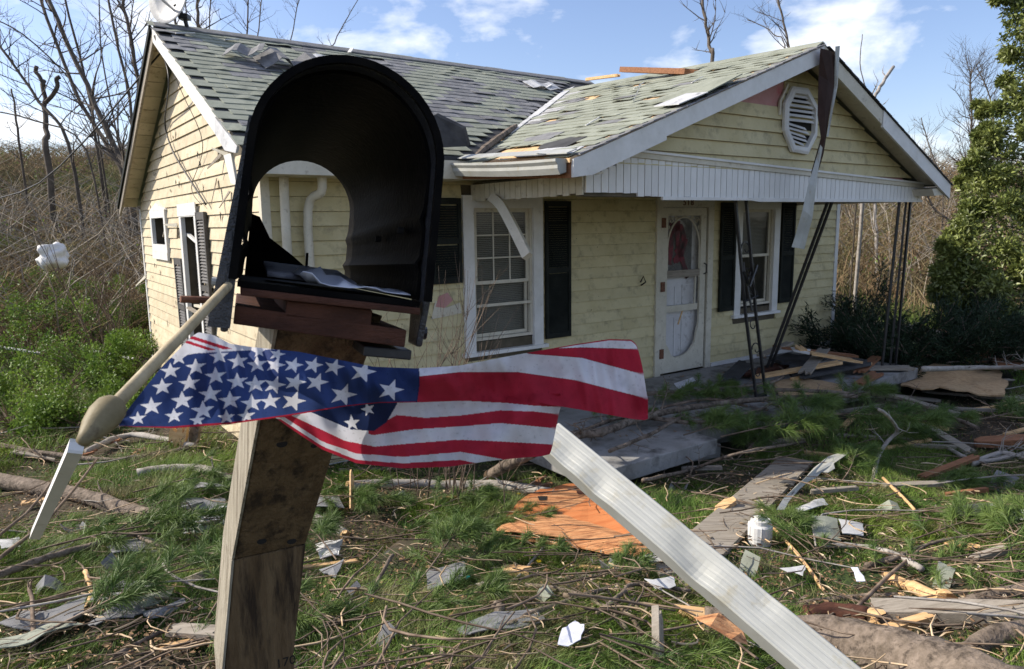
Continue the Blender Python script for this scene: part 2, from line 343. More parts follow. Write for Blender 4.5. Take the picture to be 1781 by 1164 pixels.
mb = MB(); mb.box((.14, 2.4, 0), (8.5, 2.48, 2.25)); mb.box((3.4, .14, 0), (3.48, 2.39, 2.25)); mb.build('partition', M_DARK, HOUSE)
mb = MB(); mb.box((.02, .02, -.75), (8.64, .14, -.252)); mb.box((.02, .15, -.75), (.14, 5.9, -.252)); mb.build('foundation', M_BLOCK, HOUSE)

def cut(segs, a, b):
    o = []
    for s, e in segs:
        if b <= s or a >= e: o.append((s, e)); continue
        if a > s: o.append((s, a))
        if b < e: o.append((b, e))
    return o
# clapboards, one object each
k = 0; z = -.24
while z < 2.42:
    z1 = z+.127; segs = [(.045, 8.62)]
    for a, b, c, d in front_open:
        if z1 > c+.02 and z < d-.02: segs = cut(segs, a, b)
    for s, e in segs:
        # random butt joints
        joints = [s]+([rnd(s+1.2, e-1.2)] if e-s > 3.2 else [])+[e]
        for p, q in zip(joints[:-1], joints[1:]):
            j = rnd(-.002, .002)
            MB().hexa([(p+.001, -.027+j, z), (q-.001, -.027-j, z), (q-.001, -.001, z), (p+.001, -.001, z), (p+.001, -.007, z1-.003), (q-.001, -.007, z1-.003), (q-.001, -.001, z1-.003), (p+.001, -.001, z1-.003)]).build('siding_board', M_SIDE, HOUSE)
    z = z1
z = -.24
while z < 3.9:
    z1 = z+.127
    def lim(zz):
        lo = .045 if zz < 2.6 else max(.045, (zz-2.73+.13)/.508)
        hi = 5.9 if zz < 2.22 else min(5.9, 2.6+(4.05-.13-zz)/.5)
        return lo, hi
    a0, b0 = lim(z); a1, b1 = lim(z1)
    if b1-a1 < .1: break
    segs = [(a0, b0)]
    for a, b, c, d in end_open:
        if z1 > c+.02 and z < d-.02: segs = cut(segs, a, b)
    if 2.5 < z < 2.66: segs = cut(segs, .42, 1.3)     # torn away by the broken eave
    if 2.66 < z < 2.8: segs = cut(segs, .5, .85)
    if 1.7 < z < 1.8: segs = cut(segs, 3.2, 3.5)
    for s, e in segs:
        sh = (max(s, a1), min(e, b1)) if s == a0 or e == b0 else (s, e)
        js = [s]+([rnd(s+1, e-1)] if e-s > 3 else [])+[e]
        for i in range(len(js)-1):
            p, q = js[i], js[i+1]; pt = sh[0] if i == 0 else p; qt = sh[1] if i == len(js)-2 else q
            j = rnd(-.004, .004)
            MB().hexa([(-.024+j, q-.001, z), (-.022-j, p+.001, z), (-.001, p+.001, z), (-.001, q-.001, z), (-.007, qt-.001, z1-.004), (-.007, pt+.001, z1-.004), (-.001, pt+.001, z1-.004), (-.001, qt-.001, z1-.004)]).build('siding_board', M_SIDE_END, HOUSE)
    z = z1
# chips, holes and hanging slivers punched in the end wall
mb = MB(); mr = MB()
for i in range(70):
    v = rnd(.2, 5.6); z = rnd(.1, 3.2)
    if z > zmf(v)-.3 or z > zmr(v)-.3: continue
    if any(a < v < b and c < z < d for a, b, c, d in end_open): continue
    s = rnd(.008, .022); h = rnd(.02, .07); t = rnd(-.4, .4)
    (mr if i % 11 == 0 else mb).slab([(-.027, v-s, z), (-.027, v-s*.2+t*h, z-h), (-.027, v+s, z-.2*h), (-.027, v+s*.3, z+h*.6)], (-.003, 0, 0))
mb.build('puncture_mark', M_DARK, HOUSE); mr.build('puncture_mark', M_PINK, HOUSE)
for (v, z, l, t) in [(1.35, 2.38, .28, -.5), (1.1, 2.6, .2, .9), (.75, 2.55, .3, 1.9), (3.35, 1.95, .25, 1.6), (5.9, 1.2, .35, 1.1), (.9, 2.25, .16, .2)]:
    MB().bar((-.03, v, z), (-.03-.10, v+l*math.sin(t), z+l*math.cos(t)*-1), .05, .008, (1, 0, 0), .015, .005).build('torn_splinter', M_WOODG if t < 1 else M_WHITE_D, HOUSE)
# corner boards
MB().box((-.03, -.03, -.24), (.045, .045, 2.45)).build('corner_board', M_WHITE_D, HOUSE)
MB().box((-.03, 5.9, -.24), (.03, 5.97, 2.2)).build('corner_board', M_WHITE, HOUSE)
MB().box((8.6, -.032, -.24), (8.68, .05, 2.5)).build('corner_board', M_WHITE, HOUSE)
MB().box((.05, -.028, -.262), (4.66, -.002, -.242)).build('skirt_trim', M_WHITE, HOUSE)
MB().box((5.75, -.05, -.0), (8.59, -.025, .05)).build('skirt_trim', M_WHITE, HOUSE)

# ---- windows on the front
def trim_rect(mb, a, b, c, d, w, y0, y1, bottom=True, E=False):
    P = (lambda p0, p1: mb.box(p0, p1)) if not E else (lambda p0, p1: mb.box((p0[1], p0[0], p0[2]), (p1[1], p1[0], p1[2])))
    P((a, y0, c+(w if bottom else 0)), (a+w, y1, d-w)); P((b-w, y0, c+(w if bottom else 0)), (b, y1, d-w)); P((a, y0, d-w), (b, y1, d))
    if bottom: P((a, y0, c), (b, y1, c+w))
def window_front(a, b, c, d, cols, blind, lower=.45, lean=0):
    w = .125
    mb = MB()
    ia, ib, ic, idd = a+w, b-w, c+w*.9, d-w*.8
    trim_rect(mb, ia, ib, ic, idd, .03, -.012, .03)
    mid = ic+(idd-ic)*lower
    trim_rect(mb, ia+.03, ib-.03, mid, idd-.03, .035, .012, .04)
    trim_rect(mb, ia+.03, ib-.03, ic+.03, mid+.03, .035, .041, .07)
    for k in range(1, cols): x = ia+.065+(ib-ia-.13)*k/cols; mb.box((x-.007, .016, mid+.035), (x+.007, .034, idd-.065))
    if cols > 1:
        for k in (1, 2): z = mid+.035+(idd-mid-.1)*k/3; mb.box((ia+.066, .018, z-.007), (ib-.066, .032, z+.007))
    W = mb.build('window', M_WHITE_D, HOUSE)
    mb = MB(); trim_rect(mb, a, b, c+.002, d, w, -.045, -.003, False); mb.build('frame', M_WHITE, W)
    MB().hexa([(a-.03, -.075, c-.035), (b+.05, -.075, c-.035), (b+.05, -.004, c-.035), (a-.03, -.004, c-.035), (a-.03, -.07, c+.001), (b+.05, -.07, c+.001), (b+.05, -.004, c+.004), (a-.03, -.004, c+.004)]).build('sill', M_WHITE, W)
    MB().box((ia+.066, .022, mid+.036), (ib-.066, .026, idd-.066)).build('pane', M_GLASS, W)
    MB().box((ia+.066, .052, ic+.066), (ib-.066, .056, mid-.006)).build('pane', M_GLASS, W)
    mb = MB(); z = ic+.02
    top = idd-.02
    zz = top
    while zz > top-(top-ic)*blind:
        mb.hexa([(ia+.03, .085, zz-.016), (ib-.03, .085, zz-.016), (ib-.03, .088, zz-.016), (ia+.03, .088, zz-.016), (ia+.03, .095, zz-.002), (ib-.03, .095, zz-.002), (ib-.03, .098, zz-.002), (ia+.03, .098, zz-.002)]); zz -= .019
    mb.build('blind', M_CURT, W)
    return W
W1 = window_front(1.93, 2.93, .61, 2.2, 3, .97, .42)
MB().box((2.09, -.02, 1.07), (2.77, -.002, 1.1)).build('storm_rail', M_WHITE_D, W1)
W2 = window_front(6.2, 7.16, .64, 2.19, 1, .5, .5)
def shutter(a, b, c, d, lean=0, name='shutter'):
    mb = MB(); y0, y1 = -.062, -.03
    for (x0, x1) in ((a, a+.035), (b-.035, b)): mb.box((x0, y0, c), (x1, y1, d))
    m = (c+d)/2
    for (z0, z1) in ((c, c+.06), (m-.03, m+.03), (d-.06, d)): mb.box((a+.035, y0+.002, z0), (b-.035, y1, z1))
    S = mb.build(name, M_BLACK, HOUSE)
    ml = MB()
    for (z0, z1) in ((c+.06, m-.03), (m+.03, d-.06)):
        z = z0+.003
        while z < z1-.01:
            ml.hexa([(a+.035, y0+.006, z), (b-.035, y0+.006, z), (b-.035, y0+.01, z), (a+.035, y0+.01, z), (a+.035, y1-.008, z+.022), (b-.035, y1-.008, z+.022), (b-.035, y1-.004, z+.022), (a+.035, y1-.004, z+.022)]); z += .024
    ml.build('louvre', M_BLACK, S)
    return S
shutter(2.96, 3.31, .66, 2.15)
shutter(1.56, 1.9, 1.34, 2.17)
shutter(5.87, 6.17, .72, 2.15)
shutter(7.19, 7.5, .74, 2.15)

# ---- doors
mb = MB(); trim_rect(mb, 4.68, 5.73, 0.0, 2.2, .1, -.045, -.003, False); mb.box((4.78, -.04, 2.09), (5.63, -.004, 2.1)); mb.build('door_frame', M_WHITE_D, HOUSE)
mb = MB(); mb.box((4.79, .06, .01), (5.62, .095, 2.09))
D = mb.build('door', M_DOOR, HOUSE)
mb = MB()
for (z0, z1) in ((.18, .72), (.82, 1.12)):
    for (a, b) in ((4.9, 5.14), (5.26, 5.5)): trim_rect(mb, a, b, z0, z1, .02, .052, .06)
mb.build('door_moulding', M_DOOR, D)
MB().box((5.0, .048, 1.25), (5.42, .06, 1.95)).build('door_pane', M_GLASS, D)
def strokes(paths, y, r, parent, m=M_RED, name='spray_mark'):
    mb = MB()
    for p in paths:
        q = smooth_path([(a, 0, b) for a, b in p], 5)
        L_, R_ = [], []
        for i, c in enumerate(q):
            d = (q[min(i+1, len(q)-1)]-q[max(i-1, 0)]).normalized(); nrm = Vector((d.z, 0, -d.x)); ww = r*(.7+.5*random.random())
            L_.append((c.x+nrm.x*ww, y, c.z+nrm.z*ww)); R_.append((c.x-nrm.x*ww, y, c.z-nrm.z*ww))
        n = len(q); mb.add(L_+R_, [(i, i+1, n+i+1, n+i) for i in range(n-1)])
    return mb.build(name, m, parent)
strokes([[(5.02, 1.9), (5.03, 1.65), (5.0, 1.38)], [(5.02, 1.8), (5.2, 1.84), (5.26, 1.68), (5.12, 1.52)], [(5.14, 1.92), (5.16, 1.6), (5.26, 1.4), (5.36, 1.2)], [(5.3, 1.7), (5.22, 1.5), (5.08, 1.42)]], .045, .045, D)
# screen door
mb = MB()
a, b, z0, z1 = 4.785, 5.6, .02, 2.085
mb.box((a, -.03, z0), (a+.1, 0, z1)); mb.box((b-.1, -.03, z0), (b, 0, z1)); mb.box((a+.1, -.03, z1-.1), (b-.1, 0, z1))
mb.add([(a+.1, -.03, z0), (b-.1, -.03, z0), (b-.1, -.03, .62), (b-.14, -.03, .5), (b-.17, -.03, .36), (b-.26, -.03, .27), (b-.36, -.03, .22), (a+.28, -.03, .2), (a+.2, -.03, .24), (a+.16, -.03, .32), (a+.1, -.03, .4),
        (a+.1, 0, z0), (b-.1, 0, z0), (b-.1, 0, .62), (b-.14, 0, .5), (b-.17, 0, .36), (b-.26, 0, .27), (b-.36, 0, .22), (a+.28, 0, .2), (a+.2, 0, .24), (a+.16, 0, .32), (a+.1, 0, .4)],
       [tuple(range(11)), tuple(range(21, 10, -1))]+[(i, i+11, (i+1) % 11+11, (i+1) % 11) for i in range(11)])
SD = mb.build('screen_door', M_WHITE_D, HOUSE)
MB().box((a+.1, -.025, .79), (b-.13, -.003, .87)).build('cross_rail', M_WHITE_D, SD)
MB().box((a+.1, -.027, 1.22), (b-.1, -.003, 1.31)).build('cross_rail', M_WOODG, SD)
MB().bar((5.42, -.015, .87), (5.43, -.015, 1.22), .02, .014, (0, 1, 0)).build('spindle', M_WHITE_D, SD)
MB().bar((5.12, -.015, .62), (5.2, -.015, .8), .018, .01, (0, 1, 0)).build('spindle', M_WOODY, SD)
# arched fretwork in the top of the screen door
mb = MB(); cx, cz, rx, rz = (a+b)/2, 1.58, (b-a)/2-.11, .39
pts = [(cx+rx*math.cos(t), -.016, cz+rz*math.sin(t)) for t in [math.pi*i/16 for i in range(17)]]
pts = [(cx+rx, -.016, 1.2)]+pts+[(cx-rx, -.016, 1.32)]
mb.tube(pts, .013, 5)
for sx in (-1, 1):
    for (ox, oz, R0) in ((.235, .345, .05), (.285, .26, .035), (.15, .375, .03)):
        q = [(cx+sx*(ox+R0*(1-t/9)*math.cos(t*1.1)), -.016, cz+oz+R0*(1-t/9)*math.sin(t*1.1)) for t in range(8)]
        mb.tube(q, .007, 4)
mb.build('fretwork', M_WHITE_D, SD)
for z in (.28, 1.12, 1.9): MB().box((a-.03, -.06, z-.06), (a+.035, -.046, z+.06)).build('hinge', M_RUST, SD)
MB().tube([(b-.03, -.032, 1.24), (b-.03, -.075, 1.26), (b-.03, -.075, 1.36), (b-.03, -.032, 1.38)], .008, 6).build('handle', M_IRON, SD)
# house number
def text(s, size, m, parent, loc, rot, name, th=.003):
    c = bpy.data.curves.new('t', 'FONT'); c.body = s; c.size = size; c.extrude = th; c.align_x = 'CENTER'
    o = bpy.data.objects.new('t', c); COL.objects.link(o); dg = bpy.context.evaluated_depsgraph_get()
    me = bpy.data.meshes.new_from_object(o.evaluated_get(dg)); bpy.data.objects.remove(o); me.materials.clear(); me.materials.append(m)
    return link(name, me, parent, loc, rot)
for i, ch in enumerate('518'):
    text(ch, .115, M_RUST, HOUSE, (5.155+.07*i, -.05, 2.113), (math.pi/2, 0, 0), 'house_number')
# hooks and marks on the front wall
MB().tube([(4.43, -.03, 1.16), (4.46, -.08, 1.2), (4.43, -.07, 1.27), (4.4, -.05, 1.2)], .009, 5).build('wall_hook', M_DARK, HOUSE)
MB().slab([(1.6, -.029, 1.12), (1.7, -.029, 1.1), (1.8, -.029, 1.17), (1.74, -.029, 1.25), (1.64, -.029, 1.22)], (0, .002, 0)).build('torn_patch', M_PINK, HOUSE)
MB().slab([(1.55, -.027, 1.0), (1.9, -.027, 1.03), (1.88, -.027, 1.14), (1.72, -.027, 1.1), (1.6, -.027, 1.18)], (0, .003, 0)).build('torn_patch', M_WHITE_D, HOUSE)
mb = MB()
for i in range(160):
    u = rnd(.4, 8.5); z = rnd(.05, 2.0)
    if any(a_-.4 < u < b_+.4 for a_, b_, c_, d_ in front_open): continue
    s = rnd(.002, .006); mb.slab([(u-s, -.026, z), (u+s, -.026, z), (u+s*.5, -.026, z+s*2.5)], (0, .002, 0))
mb.build('mud_spatter', M_DARK, HOUSE)

# ---- openings on the end wall
def quadE(mb, a, b, c, d, x0, x1): mb.box((x0, a, c), (x1, b, d))
mb = MB(); trim_rect(mb, 2.27, 3.13, .42, 2.14, .1, -.05, -.003, True, True)
EW = mb.build('window', M_WHITE, HOUSE)
MB().box((-.055, 2.24, 2.05), (-.045, 3.16, 2.19)).build('head_board', M_WHITE, EW)
MB().bar((.01, 2.38, 1.72), (.02, 3.03, 1.84), .03, .035, (1, 0, 0)).build('broken_sash_rail', M_WHITE, EW)
MB().bar((.02, 2.38, 1.02), (.03, 3.0, 1.0), .03, .04, (1, 0, 0)).build('broken_sash_rail', M_WHITE_D, EW)
MB().bar((-.02, 2.32, .92), (-.05, 2.98, .98), .02, .05, (1, 0, 0)).build('broken_sash_rail', M_WOODG, EW)
mb = MB(); q = []
for i in range(13):
    v = 2.4+i*.05; q.append((.08+.015*math.sin(i*2.2), v, 0))
for i in range(12):
    p0, p1 = q[i], q[i+1]; top = 2.0-.02*i; bot = 1.05+.2*math.sin(i*.9)
    mb.hexa([(p0[0], p0[1], bot), (p1[0], p1[1], bot+.02), (p1[0]+.004, p1[1], bot+.02), (p0[0]+.004, p0[1], bot), (p0[0], p0[1], top), (p1[0], p1[1], top-.02), (p1[0]+.004, p1[1], top-.02), (p0[0]+.004, p0[1], top)])
mb.build('curtain', mat('dim_curtain', (.16, .15, .12), (.24, .22, .18), 5, .8, 0), EW)
MB().slab([(.03, 2.38, 1.02), (.03, 2.55, 1.02), (.03, 2.5, 1.3), (.03, 2.42, 1.22)], (.003, 0, 0)).build('broken_pane', M_GLASS, EW)
mb = MB(); trim_rect(mb, 3.98, 5.02, 1.6, 2.15, .1, -.05, -.003, True, True)
mb.slab([(-.05, 3.96, 2.151), (-.05, 5.04, 2.151), (-.05, 4.5, 2.25)], (.045, 0, 0)); mb.box((-.055, 3.98, 1.5), (-.02, 5.02, 1.598))
EW2 = mb.build('window', M_WHITE, HOUSE)
MB().bar((-.01, 4.1, 1.95), (.03, 4.6, 1.8), .02, .02, (1, 0, 0)).build('broken_sash_rail', M_WOODG, EW2)
def shutterE(a, b, c, d, dv=0):
    mb = MB(); x0, x1 = -.062, -.03
    L0 = lambda v, z: v+dv*(z-d)
    for (p, q) in ((a, a+.04), (b-.04, b)): mb.hexa([(x0, L0(q, c), c), (x0, L0(p, c), c), (x1, L0(p, c), c), (x1, L0(q, c), c), (x0, q, d), (x0, p, d), (x1, p, d), (x1, q, d)])
    m = (c+d)/2
    for (z0, z1) in ((c, c+.06), (m-.03, m+.03), (d-.08, d)): mb.hexa([(x0+.002, L0(b-.04, z0), z0), (x0+.002, L0(a+.04, z0), z0), (x1, L0(a+.04, z0), z0), (x1, L0(b-.04, z0), z0), (x0+.002, L0(b-.04, z1), z1), (x0+.002, L0(a+.04, z1), z1), (x1, L0(a+.04, z1), z1), (x1, L0(b-.04, z1), z1)])
    S = mb.build('shutter', M_SHUT_END, HOUSE); ml = MB(); z = c+.06
    while z < d-.1:
        if not (m-.05 < z < m+.03): ml.hexa([(x0+.004, L0(b-.04, z), z), (x0+.004, L0(a+.04, z), z), (x0+.009, L0(a+.04, z), z), (x0+.009, L0(b-.04, z), z), (x1-.008, L0(b-.04, z), z+.026), (x1-.008, L0(a+.04, z), z+.026), (x1-.003, L0(a+.04, z), z+.026), (x1-.003, L0(b-.04, z), z+.026)])
        z += .034
    ml.build('louvre', M_SHUT_END, S)
shutterE(1.86, 2.24, .45, 2.08)
shutterE(3.17, 3.58, .35, 1.55, .05)

# ---- main roof
def deck(pts, th, m, name, parent=HOUSE): return MB().slab(pts, (0, 0, -th)).build(name, m, parent)
UL, UR, VE, VR = -.25, 8.95, -.4, 6.15
ROOF = deck([(UL, VE, zmf(VE)), (UR, VE, zmf(VE)), (UR, 2.6, 4.05), (UL, 2.6, 4.05)], .03, M_FELT, 'roof')
deck([(UL, 2.602, 4.05), (UR, 2.602, 4.05), (UR, VR, zmr(VR)), (UL, VR, zmr(VR))], .03, M_SH, 'roof_slope')
# sheathing boards under the overhang and rake boards
for i in range(14):
    v0 = 2.65+i*.25; v1 = v0+.232
    MB().hexa([(UL+.02, v0, zmr(v0)-.05), (-.03, v0, zmr(v0)-.05), (-.03, v1, zmr(v1)-.05), (UL+.02, v1, zmr(v1)-.05), (UL+.02, v0, zmr(v0)-.034), (-.03, v0, zmr(v0)-.034), (-.03, v1, zmr(v1)-.034), (UL+.02, v1, zmr(v1)-.034)]).build('soffit_board', M_SIDE_END, HOUSE)
for i in range(11):
    v0 = -.2+i*.25; v1 = v0+.245
    MB().hexa([(UL+.02, v0, zmf(v0)-.05), (-.03, v0, zmf(v0)-.05), (-.03, v1, zmf(v1)-.05), (UL+.02, v1, zmf(v1)-.05), (UL+.02, v0, zmf(v0)-.034), (-.03, v0, zmf(v0)-.034), (-.03, v1, zmf(v1)-.034), (UL+.02, v1, zmf(v1)-.034)]).build('soffit_board', M_WHITE_D, HOUSE)
MB().slab([(UL-.02, 0.02, zmf(0.02)-.02), (UL-.02, 2.6, 4.03), (UL-.02, 2.6, 3.88), (UL-.02, .12, zmf(.12)-.2), (UL-.02, .03, zmf(.03)-.2)], (.025, 0, 0)).build('rake_board', M_WHITE, HOUSE)
MB().slab([(UL-.02, VR, zmr(VR)-.02), (UL-.02, 2.602, 4.03), (UL-.02, 2.602, 3.88), (UL-.02, VR, zmr(VR)-.17)], (.025, 0, 0)).build('rake_board', M_WOODG, HOUSE)
MB().slab([(UL-.045, VR, zmr(VR)+.0), (UL-.045, 2.602, 4.06), (UL-.045, 2.602, 3.99), (UL-.045, VR, zmr(VR)-.07)], (.023, 0, 0)).build('drip_edge', M_BLACK, HOUSE)
MB().box((UL+.03, VE-.02, zmf(VE)-.2), (1.8, VE, zmf(VE)-.035)).build('eave_board', M_WHITE_D, HOUSE)
MB().box((UL+.03, VE+.001, zmf(VE)-.2), (1.8, -.03, zmf(VE)-.185)).build('eave_soffit', M_WHITE_D, HOUSE)
MB().slab([(UL-.04, -.38, 2.53), (UL-.04, .22, 2.82), (UL-.05, .2, 2.68), (UL-.06, -.1, 2.52), (UL-.05, -.36, 2.48)], (.02, 0, 0)).build('torn_eave_flap', M_FLASH, HOUSE)
MB().slab([(UL-.02, -.12, 2.5), (UL-.02, .1, 2.5), (UL-.01, -.02, 2.27), (UL, -.14, 2.25)], (.02, 0, 0)).build('eave_return', M_WHITE, HOUSE)
for uu, vv in ((.14, -.11), (.34, -.1)):
    p = [(uu+.08*(uu > .2), vv-.15, 2.34), (uu+.08*(uu > .2), vv-.12, 2.2), (uu, vv, 2.05), (uu, vv, 1.2), (uu, vv, .1)]
    if uu < .2: p = [(uu, vv-.02, 2.34), (uu, vv, 1.9), (uu, vv, .1)]
    MB().tube(smooth_path(p, 4), .04, 8).build('downspout', M_WHITE_D, HOUSE, smooth=True)

def shingle_mesh(mm, k):
    r = random.Random(k); w = .288; l = .2; mb = MB()
    n = 3; top = [(i*w/n, l, .003) for i in range(n+1)]
    bot = [(i*w/n, r.uniform(-.006, .004), .011+(r.uniform(0, .012) if r.random() < .15 else 0)) for i in range(n+1)]
    vs = [(x-w/2, y, z) for x, y, z in bot+top]; vs += [(x, y, z-.006) for x, y, z in vs]; m1 = n+1; m2 = 2*m1
    fs = []
    for i in range(n): fs += [(i, i+1, m1+i+1, m1+i), (m2+i+1, m2+i, m2+m1+i, m2+m1+i+1), (i, m2+i, m2+i+1, i+1)]
    fs += [(0, m1, m2+m1, m2), (n, m2+n, m2+m1+n, m1+n)]
    return mb.add(vs, fs).mesh('shingle', mm)
M_PALE = mat('bleached_shingle', (.33, .33, .33), (.45, .45, .45), 9, .85, .5, 200, var=.15, c3=(.2, .2, .2), s3=6)
SHM = {'g': [shingle_mesh(M_SH, i) for i in range(6)], 'y': [shingle_mesh(M_SHG, 20+i) for i in range(4)], 'p': [shingle_mesh(M_PALE, 40+i) for i in range(3)]}
slots = []
def valley_v(u): return -1.90+.793*u
c, s_ = math.cos(THM), math.sin(THM)
row = 0; s = .0
while s < 3.36:
    v = VE+s*c; z = zmf(v)+.004; u = UL+(.15 if row % 2 else 0)+.1
    ue = (v+1.9)/.793 if v > -.45 else 1.75
    while u < min(ue-.05, 8.9):
        grey = (math.sin(u*2.3+s*3.1)+math.sin(u*5.1-s*4.3+2)) > .75 or (ue-u < 1.3 and s > .9 and random.random() < .6)
        miss = random.random() < .012
        if not miss: slots.append((Vector((u, v, z)), Vector((1, 0, 0)), Vector((0, c, s_)), 'y' if grey else 'g'))
        u += .292
    s += .138; row += 1
thp = math.atan(.375); cp, sp = math.cos(thp), math.sin(thp); row = 0; s = 0
while s < 3.4:
    u = 1.7+s*cp; v = -1.96+(.15 if row % 2 else .02)
    ve = valley_v(u) if u > 1.7 else -.4
    ve = max(ve, -.35)
    while v < ve-.02:
        z = zpl(u, v)+.004
        bare = s < .42 and -1.75 < v < -.3 and random.random() < (.95 if s < .3 else .5)
        grey = random.random() < .03; pale = u > 2.9 and v > ve-.5 and random.random() < .8
        if not bare and random.random() > .03:
            slots.append((Vector((u, v+.145, zpl(u, v+.145)+.004)), Vector((0, -1, -.035)).normalized(), Vector((cp, 0, sp)), 'p' if pale else ('y' if grey else 'g')))
        v += .292
    s += .138; row += 1
def hdist(p): return fromh(*p).length
slots.sort(key=lambda t: hdist(t[0]))
stuffv = {'g': MB(), 'y': MB(), 'p': MB()}
PROOF = None
for i, (p, X, Y, kd) in enumerate(slots):
    Z = X.cross(Y).normalized(); a = rnd(-.035, .035); X2 = X*math.cos(a)+Y*math.sin(a); Y2 = Z.cross(X2); p = p+Y*rnd(-.012, .012)
    tl = rnd(0, .008) if random.random() < .92 else rnd(.02, .08)   # some lifted tabs
    Yt = (Y2*math.cos(tl)-Z*math.sin(tl)); Zt = X2.cross(Yt); p = p+Z*(math.sin(tl)*.2)
    M = Matrix(((X2.x, Yt.x, Zt.x, p.x), (X2.y, Yt.y, Zt.y, p.y), (X2.z, Yt.z, Zt.z, p.z), (0, 0, 0, 1)))
    me = random.choice(SHM[kd])
    if i < 300:
        o = bpy.data.objects.new('shingle', me); COL.objects.link(o); o.parent = ROOF; o.matrix_local = M
    else:
        stuffv[kd].add([M @ v.co for v in me.vertices], [tuple(f.vertices) for f in me.polygons])
for kd, mm in (('g', M_SH), ('y', M_SHG), ('p', M_PALE)): stuffv[kd].build('shingles', mm, ROOF)['kind'] = 'stuff'
MB().slab([(UL, 2.5, 4.02), (5.95, 2.5, 4.02), (5.95, 2.6, 4.075), (UL, 2.6, 4.075)], (0, 0, .012)).build('ridge_cap', M_SHG, ROOF)
# curled and torn roofing lying on the slope
def curl(parent, p, rx, rz, L_=.5, W=.28, m=M_SHG, amp=.1, name='curled_shingle', sc=1):
    mb = MB(); n = 8; top = []
    for i in range(n+1):
        t = i/n; x = t*L_; z = amp*math.sin(t*math.pi*1.6)**2+.02
        top += [(x, 0, z), (x, W*(1-.2*t), z+.02*t)]
    vs = top+[(x, y, z-.006) for x, y, z in top]; k_ = len(top); fs = []
    for i in range(n):
        a_ = 2*i; fs += [(a_, a_+2, a_+3, a_+1), (k_+a_, k_+a_+1, k_+a_+3, k_+a_+2), (a_, k_+a_, k_+a_+2, a_+2), (a_+1, a_+3, k_+a_+3, k_+a_+1)]
    fs += [(0, 1, k_+1, k_), (2*n, k_+2*n, k_+2*n+1, 2*n+1)]
    mb.add(vs, fs); return mb.build(name, m, parent, loc=p, rot=(rx, 0, rz), sc=sc)
curl(ROOF, (.55, 1.45, zmf(1.45)+.02), THM, .1, .6, .35, M_SHG, .14)
curl(ROOF, (.2, 1.7, zmf(1.7)+.02), THM, -.5, .4, .25, M_SHG, .06)
curl(ROOF, (1.35, .5, zmf(.5)+.03), THM, .3, .4, .3, M_FELT, .1)
curl(ROOF, (4.3, 1.9, zmf(1.9)+.02), THM, .1, .5, .25, M_FLASH, .04)
curl(ROOF, (1.2, 1.9, zmf(1.9)+.02), THM, .05, .5, .2, M_FLASH, .03)
# dark flap of felt folded over the valley foot
MB().slab([(1.45, -.38, 2.6), (1.75, -.45, 2.62), (1.72, -.42, 2.78), (1.5, -.3, 2.9), (1.38, -.3, 2.85)], (.04, .02, .02)).build('felt_flap', M_FELT, ROOF)
for (u, v, l, h, dr) in [(.4, 2.3, .16, .03, .4), (1.9, 2.45, .1, .06, 1), (3.2, .9, .12, .03, 2), (4.6, 2.0, .1, .05, 0), (-.1, 2.3, .2, .03, .2)]:
    MB().bar((u, v, zmf(v)+.03), (u+l*math.cos(dr), v+l*math.sin(dr)*.4, zmf(v)+.03+h), .05, .01).build('roof_scrap', M_WHITE, ROOF)
# dormant sliver of moss and twigs along the valley
MB().tube(smooth_path([(1.85, -.42, zpl(1.85, -.42)+.03), (2.3, -.1, zpl(2.3, -.1)+.05), (2.9, .38, zpl(2.9, .38)+.04)], 4), [.02, .03, .04, .035, .04, .03, .035, .03, .02], 6).build('valley_debris', M_BARK, ROOF)
mb = MB(); pv = []
for i in range(12):
    u = 2.6+i*.21; v = valley_v(u); pv.append((u, v))
for i in range(11):
    (u0, v0), (u1, v1) = pv[i], pv[i+1]
    wq = .2 if i > 2 else .12
    mb.hexa([(u0, v0+.02-wq*.1, zmf(v0)+.014), (u0+wq, v0, zpl(u0+wq, v0)+.016), (u1+wq, v1, zpl(u1+wq, v1)+.016), (u1, v1+.02, zmf(v1)+.014),
             (u0, v0+.02-wq*.1, zmf(v0)+.022), (u0+wq, v0, zpl(u0+wq, v0)+.024), (u1+wq, v1, zpl(u1+wq, v1)+.024), (u1, v1+.02, zmf(v1)+.022)])
mb.build('valley_flashing', M_FLASH, ROOF)

# ---- porch roof
VP = -1.97
PR = deck([(1.68, VP, zpl(1.68, VP)), (4.9, VP, zpr(VP)), (4.9, 1.98, zpr(1.98)), (1.68, -.55, zpl(1.68, -.55))], .03, M_DECK, 'porch_roof')
deck([(4.902, VP, zpr(VP)), (7.72, VP, zprr(7.72, VP)), (7.72, -.3, zprr(7.72, -.3)), (4.902, 1.98, zpr(1.98))], .03, M_SH, 'porch_roof_slope')
MB().slab([(4.8, VP, zpr(VP)-.035), (4.9, VP, zpr(VP)+.02), (5.0, VP, zpr(VP)-.03), (5.0, VP, zpr(VP)-.02), (4.9, VP, zpr(VP)+.035), (4.8, VP, zpr(VP)-.02)], (0, 3.9, .135)).build('ridge_cap', M_SH, PR)
